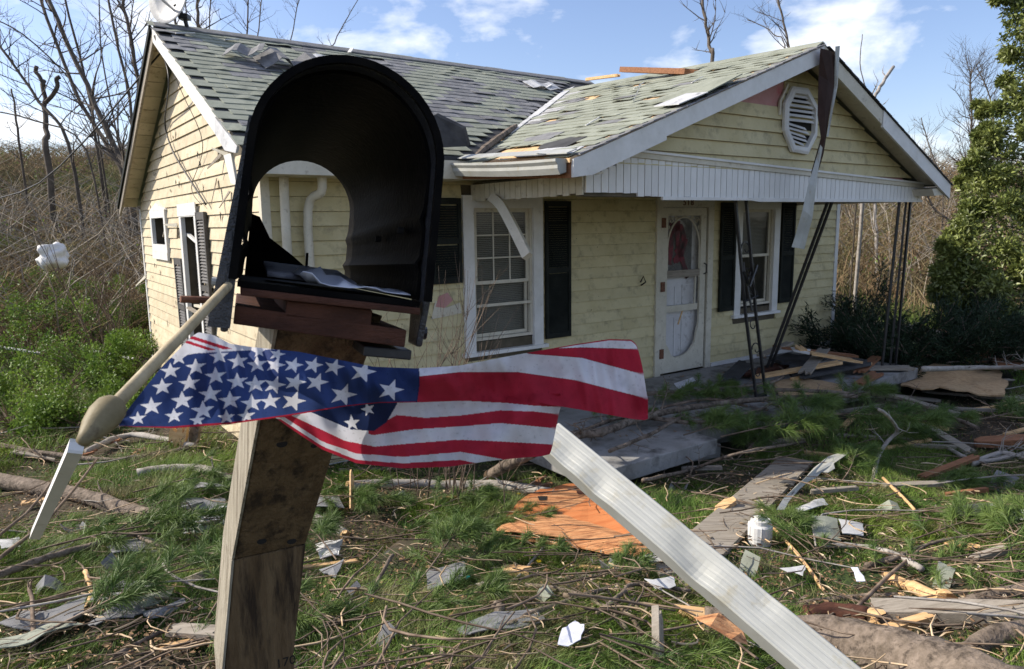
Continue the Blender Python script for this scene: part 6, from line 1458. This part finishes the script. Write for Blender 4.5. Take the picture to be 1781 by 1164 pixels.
# ---- boards
def gboard(px0, px1, wpx, hp, m, label, up=.02, lift=(0, 0), w2=None, name='broken_board', cat='board', frayed=True, tilt=0, group=None):
    a_ = gp(*px0); b_ = gp(*px1)
    for q, L_ in ((0, lift[0]), (1, lift[1])):
        if L_:
            if q == 0: a_ = a_*(1-L_/abs(a_.z))
            else: b_ = b_*(1-L_/abs(b_.z))
    a_.z += up; b_.z += up; d = (a_.length+b_.length)/2; w_ = wpx*d/F_PX
    return plankw(a_, b_, w_, hp, m, name, label, cat, group, w2=w2*d/F_PX if w2 else None, up=(math.sin(tilt), 0, math.cos(tilt)), frayed=frayed, bevel=.002)
gboard((1195, 990), (1385, 808), 62, .03, M_WOODG, 'long weathered plank lying from the white can up toward the porch', up=.04, frayed=False)
gboard((1148, 1020), (1222, 975), 85, .02, M_WOODG, 'greenish end of an old board between plywood and downspout', up=.03)
gboard((1515, 1082), (1830, 1092), 42, .07, M_WOODG, 'thick grey weathered timber in the lower right, butting the rotten log', up=.05, name='grey_timber', cat='timber', frayed=False)
gboard((612, 896), (612, 822), 12, .012, M_WOODY, 'narrow split yellow stake leaning against the long pale limb', lift=(0, .22), tilt=1.2)
gboard((1145, 1190), (1143, 1068), 28, .03, M_WOODG, 'broken plank standing upright at the bottom, left of the thick log', lift=(0, .22), tilt=1.2)
gboard((982, 993), (1072, 1000), 9, .012, M_WOODY, 'short pale splinter board below the orange plywood', up=.03)
gboard((520, 1004), (625, 992), 10, .012, M_WOODY, 'bright orange splinter right of the post', up=.05)
gboard((268, 1018), (388, 1004), 11, .012, M_WOODY, 'bright orange splinter touching the left side of the post', up=.05)
gboard((275, 1150), (380, 1128), 12, .012, M_WOODY, 'orange splinter near the bottom edge left of the post', up=.05)
gboard((372, 946), (396, 905), 9, .01, M_WOODY, 'small orange splinter beside the two-tone shingle', up=.05)
gboard((1645, 955), (1700, 966), 16, .02, M_WOODY, 'chunk of pale raw wood in the sunlit right yard', up=.04)
gboard((700, 1068), (760, 1075), 12, .012, M_WOODY, 'pale wood sliver behind the peeled crooked stick', up=.03)
gboard((790, 1088), (835, 1082), 18, .012, M_WOODY, 'torn light wood chip right of the peeled stick end', up=.03)
gboard((0, 648), (75, 660), 8, .02, M_FLASH, 'thin grey pipe lying in the green brush at the left edge', up=.4, frayed=False, name='grey_pipe', cat='pipe')
gboard((170, 655), (238, 672), 7, .02, M_FLASH, 'thin grey pipe in the brush ending at the flag stick', up=.4, frayed=False, name='grey_pipe', cat='pipe')
# split stump and chunks of bark on the left
for (x, y, w_, l, lb) in ((308, 775, 26, .32, 'split yellow stump standing in the brush under the flag canton'), (335, 770, 14, .25, 'dark narrow stump beside the split yellow stump')):
    p = gp(x, y+10); MB
    plankw(p, p+Vector((.06, 0, l)), w_*p.length/F_PX, .06, M_WOODY if w_ > 20 else M_BARK, 'tree_stump', lb, 'stump', up=(0, 1, 0))
for (x, y, w_, lb) in ((190, 775, 26, 'torn orange bark chunk under the acorn tip, upper'), (222, 800, 30, 'torn orange bark chunk beside the split stump'), (140, 800, 18, 'small torn bark piece left of the bark chunks'), (925, 855, 40, 'brown bark flake just behind the orange plywood')):
    p = gp(x, y); plankw(p+Vector((0, 0, .04)), p+Vector((.16, .05, .08)), w_*p.length/F_PX, .02, M_WOODR, 'bark_chunk', lb, 'bark')

def flatpoly(px, m, name, label, cat, up=.03, th=.01, parts=None, warp=.02, slab_z=None):
    P = []
    for i, (x, y) in enumerate(px):
        if slab_z is not None: r_ = pd(x, y, 1); q = r_*((HZ+slab_z)/r_.z)
        else: q = gp(x, y); q.z += up
        q.z += warp*math.sin((x-px[0][0])*.035+px[0][1])+warp*.7*math.sin((y-px[0][1])*.07+px[0][0])
        P.append(q)
    c_ = sum(P, Vector())/len(P); n = len(P)
    # fan with a centre point so the sheet can warp, jagged rim
    top = [p-c_ for p in P]+[Vector((0, 0, warp*.5))]; bot = [v-Vector((0, 0, th)) for v in top]
    fs = [(i, (i+1) % n, n) for i in range(n)]+[(n+1+(i+1) % n, n+1+i, 2*n+1) for i in range(n)]+[(i, n+1+i, n+1+(i+1) % n, (i+1) % n) for i in range(n)]
    mb = MB(); mb.add(top+bot, fs); return props(mb.build(name, m, loc=c_), label, cat)
def jag(px, k_=4, amp=3, seed=1):
    r = random.Random(seed); o = []
    for i in range(len(px)):
        (x0, y0), (x1, y1) = px[i], px[(i+1) % len(px)]
        for j in range(k_): t = j/k_; o.append((x0+(x1-x0)*t+(r.uniform(-amp, amp) if j else 0), y0+(y1-y0)*t+(r.uniform(-amp, amp)*.7 if j else 0)))
    return o
PLY = flatpoly(jag([(858, 945), (905, 935), (1000, 955), (1100, 975), (1165, 965), (1150, 985), (1060, 982), (960, 962)], 4, 3), M_WOODY, 'plywood_sheet', 'torn orange plywood sheet lying in the grass at centre', 'plywood', .07, .012, warp=.006)
PLY.data.materials.clear(); PLY.data.materials.append(M_PLY)
M_PLY2 = mat('deep_orange_veneer', (.42, .13, .04), (.55, .21, .075), 3, .8, .5, 30, (1, 7, 4), c3=(.25, .08, .03), s3=3)
pz = PLY.location.copy()
def plypart(px, up, m, nm, th=.004):
    P = [gp(x, y)+Vector((0, 0, up)) for x, y in px]; mb = MB(); mb.slab([p-pz for p in P], (0, 0, -th)); return mb.build(nm, m, PLY)
plypart(jag([(900, 893), (940, 868), (1000, 858), (1050, 880), (1075, 915), (1150, 968), (1090, 968), (1000, 948), (905, 932), (865, 940)], 4, 3, 4), .080, M_PLY2, 'torn_veneer')
plypart(jag([(862, 944), (905, 915), (985, 912), (1050, 928), (1105, 950), (1155, 968), (1080, 974), (960, 956)], 4, 2, 7), .089, M_PLY, 'face_veneer')
plypart(jag([(900, 893), (1000, 866), (1050, 884), (1010, 912), (960, 900)], 4, 3, 9), .092, M_PLY, 'face_veneer')
plypart([(935, 886), (952, 885), (950, 892), (938, 892)], .097, M_DARK, 'burn_mark', .002)
plypart([(1002, 874), (1030, 876), (1024, 882), (1004, 880)], .099, M_RUSTWOOD, 'knot', .002)
# shingles on the ground
gs = [([(315, 888), (392, 880), (396, 900), (318, 908)], M_SHG, 'dark upper half of a two-tone shingle left of the post'), ([(317, 909), (396, 901), (398, 932), (320, 938)], M_FLASH, 'pale two-tone shingle flat in the grass just left of the post'),
      ([(188, 975), (250, 950), (300, 952), (290, 972), (200, 992)], M_SHG, 'curled shingle strip under the long curved branch at left'), ([(160, 1075), (200, 1045), (255, 1028), (282, 1030), (190, 1080)], M_SHG, 'long grey shingle strip, upper of the pile at lower left'),
      ([(0, 1120), (45, 1085), (155, 1070), (145, 1095), (30, 1130)], M_SHG, 'broad grey shingle reaching the left edge of the lower left pile'), ([(150, 1105), (225, 1072), (256, 1088), (235, 1105), (170, 1112)], M_SHG, 'bent dark shingle in the middle of the lower left pile'),
      ([(225, 1070), (305, 1040), (300, 1050), (250, 1088)], M_SH, 'greenish shingle on the right side of the lower left pile'), ([(0, 1135), (60, 1118), (150, 1110), (60, 1150), (0, 1158)], M_SH, 'dark shingle lowest in the lower left pile'),
      ([(250, 1090), (320, 1062), (325, 1068), (262, 1100)], M_SHG, 'thin slate-grey shingle sliver beside the lower left pile'),
      ([(742, 1010), (808, 1006), (812, 1038), (744, 1045)], M_SHG, 'square dark shingle standing in the grass at lower centre'), ([(550, 968), (598, 962), (590, 990), (558, 996)], M_FLASH, 'light grey shingle scrap right of the post'),
      ([(556, 1010), (600, 1000), (585, 1022)], M_SHG, 'small dark shingle scrap just below the light grey scrap'), ([(1410, 925), (1455, 925), (1462, 958), (1414, 955)], M_SH, 'green half of a shingle right of the white can'),
      ([(1457, 925), (1500, 932), (1500, 960), (1464, 960)], M_FLASH, 'silver half of a shingle right of the white can'), ([(1375, 905), (1430, 886), (1440, 896), (1390, 912)], M_FLASH, 'silver shingle strip behind the white can'),
      ([(1355, 855), (1385, 848), (1380, 862)], M_FELT, 'black felt scrap in the shade near the torn white strip'), ([(1655, 905), (1720, 900), (1715, 918), (1650, 918)], M_FELT, 'black felt sheet beside the white sheets at the right edge'),
      ([(790, 1118), (930, 1085), (950, 1100), (820, 1140)], M_SHG, 'dark shingle half buried beneath the peeled crooked stick'), ([(1120, 990), (1165, 980), (1160, 995), (1130, 1000)], M_FLASH, 'pale scrap tucked under the corner of the orange plywood'),
      ([(520, 880), (590, 878), (600, 900), (540, 905)], M_SHG, 'dark grey shingle behind the post near the stubby limb'), ([(0, 958), (35, 945), (38, 968), (5, 980)], M_FLASH, 'pale sheet scrap at the left edge near the lath'),
      ([(410, 870), (350, 860), (330, 872)], M_SHG, 'slate shingle corner behind the pale curved limb')]
for i, (px, m, lb) in enumerate(gs): flatpoly(jag(px, 4, 1.6, i), m, 'loose_shingle', lb, 'shingle', .075, .005, warp=.022)
sc_list = [([(970, 1160), (978, 1128), (1000, 1114), (1016, 1122), (1010, 1150), (988, 1164)], M_PAPER, 'crumpled_paper', 'crumpled white paper near the bottom edge left of the upright plank', 'paper'), ([(1478, 1020), (1490, 1018), (1503, 1042), (1488, 1044)], M_PAPER, 'paper_scrap', 'small white scrap left of the splintered log', 'paper'),
           ([(1712, 900), (1735, 898), (1730, 912)], M_WHITE, 'torn_sheet', 'small white sheet piece at the right edge, upper', 'scrap'), ([(1725, 915), (1790, 905), (1790, 930), (1740, 924)], M_WHITE, 'torn_sheet', 'larger white sheet piece at the right edge, lower', 'scrap'),
           ([(808, 1024), (818, 1030), (812, 1036)], M_TEAL, 'plastic_scrap', 'tiny teal plastic scrap on the square dark shingle', 'scrap'), ([(1120, 1040), (1170, 1032), (1175, 1050), (1140, 1056)], M_FLASH, 'torn_sheet', 'crumpled grey film behind the arched branches at bottom centre', 'scrap'),
           ([(1355, 1015), (1400, 1008), (1395, 1026)], M_FLASH, 'torn_sheet', 'crumpled grey film beside the foreground downspout', 'scrap')]
for i, (px, m, nm, lb, ct) in enumerate(sc_list): flatpoly(jag(px, 3, 2, 50+i), m, nm, lb, ct, .09, .003, warp=.007)
# torn white metal strip
P = [(1350, 888), (1362, 868), (1385, 845), (1400, 832), (1415, 815), (1440, 795), (1475, 783), (1478, 787), (1450, 806), (1452, 815), (1440, 822), (1428, 822), (1418, 832), (1405, 838), (1390, 852), (1372, 872), (1364, 888)]
lead = [gp(x, y) for x, y in P]; lead = [q*(1-(.10+.010*(i if i < 7 else 14-i))/abs(q.z)) for i, q in enumerate(lead)]
c_ = sum(lead, Vector())/len(lead); props(MB().slab([q-c_ for q in lead], (.002, .002, -.004)).build('torn_metal_strip', M_ALU, loc=c_), 'jagged torn white metal strip jutting up right of the white can', 'metal strip')
# white can
p = gp(1321, 946); CAN = empty('white_can', p, .3, 'small white plastic can with a square lid standing in the grass', 'can'); k_ = p.length/F_PX
MB().tube([(0, 0, 0), (0, 0, .04), (0, 0, .045), (0, 0, .115), (0, 0, .125)], [18*k_, 18*k_, 18.6*k_, 19*k_, 17*k_], 22).build('body', M_WHITE, CAN)
MB().tube([(0, 0, .125), (0, 0, .15)], 15*k_, 22).build('neck', M_WHITE, CAN); MB().box((-.03, -.016, .15), (.01, .02, .168)).build('lid', M_WHITE, CAN)
for a_ in range(6): t = a_*math.pi/3; MB().box((19*k_*math.cos(t)-.002, 19*k_*math.sin(t)-.002, .05), (19*k_*math.cos(t)+.002, 19*k_*math.sin(t)+.002, .12)).build('rib', M_WHITE, CAN)
# navy ball, dandelions
blob('navy_ball', gp(880, 878)+Vector((0, 0, .02)), .035, .03, M_NAVY, 'small shiny navy ball in the grass left of the orange plywood', 'ball', 4, .05)
for i, (x, y, lb) in enumerate(((902, 874, 'yellow dandelion beside the navy ball'), (937, 995, 'yellow dandelion below the orange plywood'), (647, 1068, 'yellow petal blob near the thin standing stick'), (1045, 912, 'yellow-green sprig lying on the orange plywood'), (1240, 930, 'yellow leaf by the long weathered plank'))):
    p = gp(x, y)+Vector((0, 0, .06)); mb = MB(); mb.tube([Vector((0, 0, -.06)), Vector((0, 0, 0))], .0015, 4)
    for j in range(12): t = j*.5236; mb.slab([(0, 0, 0), (.014*math.cos(t-.2), .014*math.sin(t-.2), .004), (.017*math.cos(t), .017*math.sin(t), .002), (.014*math.cos(t+.2), .014*math.sin(t+.2), .004)], (0, 0, .001))
    props(mb.build('dandelion', M_YEL, loc=p), lb, 'flower', 'yellow blossoms in the grass')

# ---- debris on and beside the porch
def hplank(a_, b_, w_, h, m, label, name='broken_board', up=(0, 0, 1), **k): return plankw(fromh(*a_), fromh(*b_), w_, h, m, name, label, 'board', up=up, **k)
def zpx(x, y, z): r_ = pd(x, y, 1); return tuple(toh(r_*((HZ+z)/r_.z)))
hplank(zpx(1378, 655, .09), zpx(1515, 628, .12), .26, .03, M_FELT, 'dark shingled plank with a raw front edge lying across the porch slab')
hplank(zpx(1375, 660, .07), zpx(1515, 632, .1), .03, .035, M_WOODY, 'raw yellow strip along the front of the dark shingled plank')
hplank(zpx(1345, 640, .12), zpx(1425, 612, .16), .5, .04, M_FELT, 'black charred board heap against the leaning iron post')
hplank(zpx(1398, 612, .3), zpx(1500, 630, .15), .22, .03, M_WOODY, 'pale board on top of the porch heap, upper right')
hplank(zpx(1383, 600, .35), zpx(1400, 612, .3), .10, .03, M_WOODY, 'short raw board end sticking up on the porch heap')
hplank(zpx(1290, 655, .05), zpx(1400, 625, .08), .18, .05, M_RUSTWOOD, 'dark red board behind the twin iron posts')
hplank(zpx(1500, 640, .05), zpx(1590, 640, .03), .2, .03, M_WOODG, 'grey board at the right end of the porch slab')
hplank(zpx(1490, 670, .03), zpx(1528, 648, .03), .10, .03, M_WOODR, 'red-brown wedge of wood on the slab corner', w2=.16)
flatpoly(jag([(1342, 662), (1400, 655), (1462, 668), (1468, 682), (1420, 692), (1358, 690)], 4, 2), M_OSB, 'particle_board', 'tan particle board piece lying on the front of the porch slab', 'board', .03, .012, slab_z=.06, warp=.01)
flatpoly([(1172, 664), (1205, 655), (1210, 660), (1180, 672)], M_PAPER, 'paper_scrap', 'small white scrap on the porch slab below the door', 'paper', .03, .004, slab_z=.03)
flatpoly([(1375, 605), (1410, 606), (1408, 616), (1380, 612)], M_WHITE, 'torn_sheet', 'white torn sheet on the porch heap', 'scrap', .03, .01, slab_z=.3)
o = flatpoly(jag([(1565, 690), (1590, 655), (1660, 660), (1735, 655), (1752, 690), (1745, 712), (1660, 715), (1600, 708)], 4, 4), M_OSB, 'particle_board', 'large broken particle board sheet right of the porch corner', 'board', .18, .018, warp=.05)
gboard((1525, 702), (1660, 742), 24, .05, M_WOODG, 'grey beam slanting down in front of the large particle board', up=.12, frayed=False)
gboard((1450, 705), (1530, 700), 14, .04, M_WOODG, 'short grey beam under the porch slab corner', up=.12)
gboard((1590, 634), (1722, 628), 20, .05, M_WOODR, 'long red-brown board behind the large particle board', up=.1)
gboard((1712, 612), (1765, 668), 34, .05, M_WOODR, 'thick dark red plank propped at the right edge', up=.2)
gboard((1590, 655), (1645, 662), 30, .04, M_WOODR, 'flat brown box panel beside the slab corner', up=.12)
gboard((1600, 745), (1690, 800), 16, .03, M_WOODG, 'dark grey board lying in shade below the large particle board', up=.06)
gboard((1570, 735), (1650, 762), 10, .03, M_WOODY, 'thin pale board next to the slanting grey beam', up=.08)
gboard((1690, 782), (1800, 775), 26, .06, M_WOODR, 'heap of orange bark and split wood at the right edge', up=.06)
gboard((1735, 590), (1800, 560), 14, .05, M_WOODG, 'grey pole end sticking out under the evergreen', up=.4)
gboard((1635, 600), (1665, 640), 8, .03, M_WOODR, 'thin red-brown stick leaning over the dark cedar', up=.3)
gboard((1455, 400), (1530, 420), 5, .04, M_WOODG, 'broken brace end poking out behind the house corner', up=.0)
# strewn bits on the slab
mb = MB()
for i in range(260):
    u = rnd(1.9, 7.5); v = rnd(-1.9, -.15)
    a_ = rnd(0, 3.1); l = rnd(.01, .05); mb.bar((u, v, .004+.004), (u+l*math.cos(a_), v+l*math.sin(a_), .012), rnd(.004, .012), .004)
o = mb.build('slab_litter', M_LITTER, loc=(HX, HY, HZ), rot=(0, 0, HA)); o['kind'] = 'stuff'

# ---- more of the strewn roofing and lumber, each piece a thing
bits = [((60, 885), 26, 'b', 'grey lath piece in the shade below the left log'), ((130, 930), 30, 's', 'shingle scrap left of the white lath foot'), ((205, 1000), 34, 's', 'small shingle below the curled strip at left'), ((90, 1040), 36, 's', 'shingle corner above the broad left shingle'),
 ((345, 1030), 30, 'b', 'dark board end left of the post above the folded shingles'), ((345, 1130), 70, 'b', 'long dark board along the bottom edge left of the post'), ((610, 1050), 30, 's', 'shingle scrap right of the post near the dark log'), ((850, 980), 26, 's', 'shingle scrap in the grass left of the plywood'),
 ((700, 880), 24, 's', 'shingle scrap in front of the long pale limb'), ((1060, 1000), 30, 's', 'dark shingle under the lower edge of the plywood'), ((850, 1040), 40, 'b', 'grey stick of lumber right of the square dark shingle'), ((950, 1060), 36, 's', 'shingle half hidden right of the dark standing stub'),
 ((1260, 900), 36, 'b', 'thin lath alongside the long weathered plank'), ((1300, 1000), 36, 's', 'shingle scrap below the white can'), ((1220, 830), 44, 'b', 'broken lath in shade above the long plank'), ((1450, 870), 40, 'b', 'dark lath under the torn white strip'),
 ((1540, 900), 36, 's', 'shingle in shade right of the silver shingle half'), ((1600, 860), 60, 'b', 'weathered board in the shaded right yard'), ((1680, 870), 50, 'b', 'pale broken board below the bark heap'), ((1740, 850), 40, 's', 'dark shingle near the right edge in the shade'),
 ((1570, 1110), 50, 'b', 'dark board under the grey timber'), ((1640, 1020), 30, 's', 'shingle scrap above the grey timber'), ((1720, 985), 40, 'b', 'thin lath in the sun at the right edge'), ((1400, 760), 50, 'b', 'grey board at the foot of the porch slab'), ((1530, 770), 60, 'b', 'dark board in the shade in front of the particle board'),
 ((1480, 740), 40, 'b', 'short pale board under the slab front edge'), ((1650, 830), 60, 'b', 'brown split board beside the curled root'), ((1750, 720), 60, 'b', 'brown board end right of the large particle board'), ((1780, 760), 50, 'b', 'dark plank at the right edge above the bark heap'), ((780, 880), 30, 'b', 'short lath left of the navy ball'),
 ((1090, 830), 40, 'b', 'board scrap right of the downspout top, below the slab'), ((1180, 860), 30, 's', 'shingle in shade between plywood and long plank'), ((520, 950), 26, 's', 'shingle scrap behind the post edge at mid height'), ((450, 800), 30, 'b', 'board scrap behind the post under the flag'), ((220, 750), 30, 'b', 'board piece in the shade near the torn bark'), ((60, 800), 40, 'b', 'old board at the left edge above the log')]
bits += [((1610, 660), 90, 'b', 'board on the heap just right of the slab corner, highest'), ((1660, 680), 110, 'b', 'long board lying over the large particle board'), ((1700, 640), 80, 'b', 'dark board behind the large particle board at the right'), ((1640, 725), 90, 'b', 'board below the large particle board, left of centre'),
 ((1720, 705), 80, 'b', 'board jutting from the right side of the large particle board'), ((1590, 700), 60, 'b', 'short board between slab corner and large particle board'), ((1500, 715), 90, 'b', 'board leaning on the front edge of the porch slab'), ((1560, 790), 80, 'b', 'long board in shade beneath the slanting grey beam'),
 ((1440, 800), 60, 'b', 'board scrap behind the torn white strip'), ((1620, 790), 60, 'b', 'split board left of the curled root'), ((1350, 780), 50, 'b', 'board scrap at the top end of the long weathered plank'), ((1770, 700), 70, 'b', 'board crossing the right edge beside the cedar boughs'),
 ((500, 1000), 0, 'x', ''), ((680, 1130), 40, 's', 'shingle piece below the peeled crooked stick'), ((900, 1010), 30, 'b', 'thin lath right of the square dark shingle, upper'), ((1300, 1060), 30, 'b', 'pale lath tip beside the thick log')]
bits = [b_ for b_ in bits if b_[2] != 'x']
for (u0, v0, z0, u1, v1, z1, w_, m_, lb) in ((5.6, -1.5, .16, 7.0, -.9, .22, .14, M_WOODG, 'grey board atop the porch heap, leaning right'), (5.2, -1.1, .1, 6.4, -1.5, .2, .12, M_WOODY, 'raw board crossing the porch heap at an angle'), (6.2, -.6, .3, 7.3, -1.2, .12, .16, M_WOODR, 'brown board on the porch heap close to the wall'),
                                     (6.6, -1.6, .05, 7.6, -1.3, .1, .12, M_WOODR, 'brown board near the foot of the right iron posts'), (5.0, -.9, .06, 5.9, -.5, .12, .2, M_FELT, 'black felted board under the leaning iron post'), (5.7, -.8, .25, 6.7, -.6, .3, .1, M_WOODG, 'grey lath on top of the heap against the house wall')):
    plankw(fromh(u0, v0, z0), fromh(u1, v1, z1), w_, .03, m_, 'broken_board', lb, 'board', bevel=.002)
# peeled orange bark flaring off the broken end of the thick log
pk = [pd(1206, 1074, 2.55), pd(1250, 1066, 2.55), pd(1292, 1098, 2.5), pd(1300, 1122, 2.45), pd(1270, 1112, 2.4), pd(1235, 1090, 2.45)]
c_ = sum(pk, Vector())/6; o = MB().slab([p_-LOG.location for p_ in pk], (.006, .01, -.006)).build('peeled_bark', M_PLY, LOG)
rb = random.Random(77)
for (px, py), wpx, kd, lb in bits:
    c_ = gp(px, py); k_ = c_.length/F_PX; a_ = rb.uniform(-.7, .9); d = Vector((math.cos(a_), math.sin(a_), 0))
    if kd == 'b':
        l = wpx*k_*rb.uniform(1.2, 2.2); p0, p1 = c_-d*l/2, c_+d*l/2; p0.z = gz(p0.x, p0.y)+.05; p1.z = gz(p1.x, p1.y)+.05+rb.uniform(0, .06)
        plankw(p0, p1, rb.uniform(.03, .09), rb.uniform(.015, .035), rb.choice((M_WOODG, M_WOODG, M_WOODR, M_WOODY)), 'broken_board', lb, 'board', bevel=.0015)
    else:
        n_ = Vector((-d.y, d.x, 0)); w1, w2 = wpx*k_*.5, wpx*k_*.35; top = []
        mb = MB(); q = []
        for i in range(4):
            for j in range(3):
                t = i/3-.5; u_ = j/2-.5; q.append(d*t*2*w1+n_*u_*2*w2*rb.uniform(.9, 1.1)+Vector((0, 0, .05+.05*math.sin(t*4+px)+.02*u_)))
        low = [v-Vector((0, 0, .005)) for v in q]; fs = []
        for i in range(3):
            for j in range(2): a0 = i*3+j; fs += [(a0, a0+3, a0+4, a0+1), (12+a0, 12+a0+1, 12+a0+4, 12+a0+3)]
        rim = [0, 1, 2, 5, 8, 11, 10, 9, 6, 3]; fs += [(rim[i], rim[(i+1) % 10], 12+rim[(i+1) % 10], 12+rim[i]) for i in range(10)]
        props(mb.add(q+low, fs).build('loose_shingle', rb.choice((M_SH, M_SHG, M_SHG)), loc=c_), lb, 'shingle')
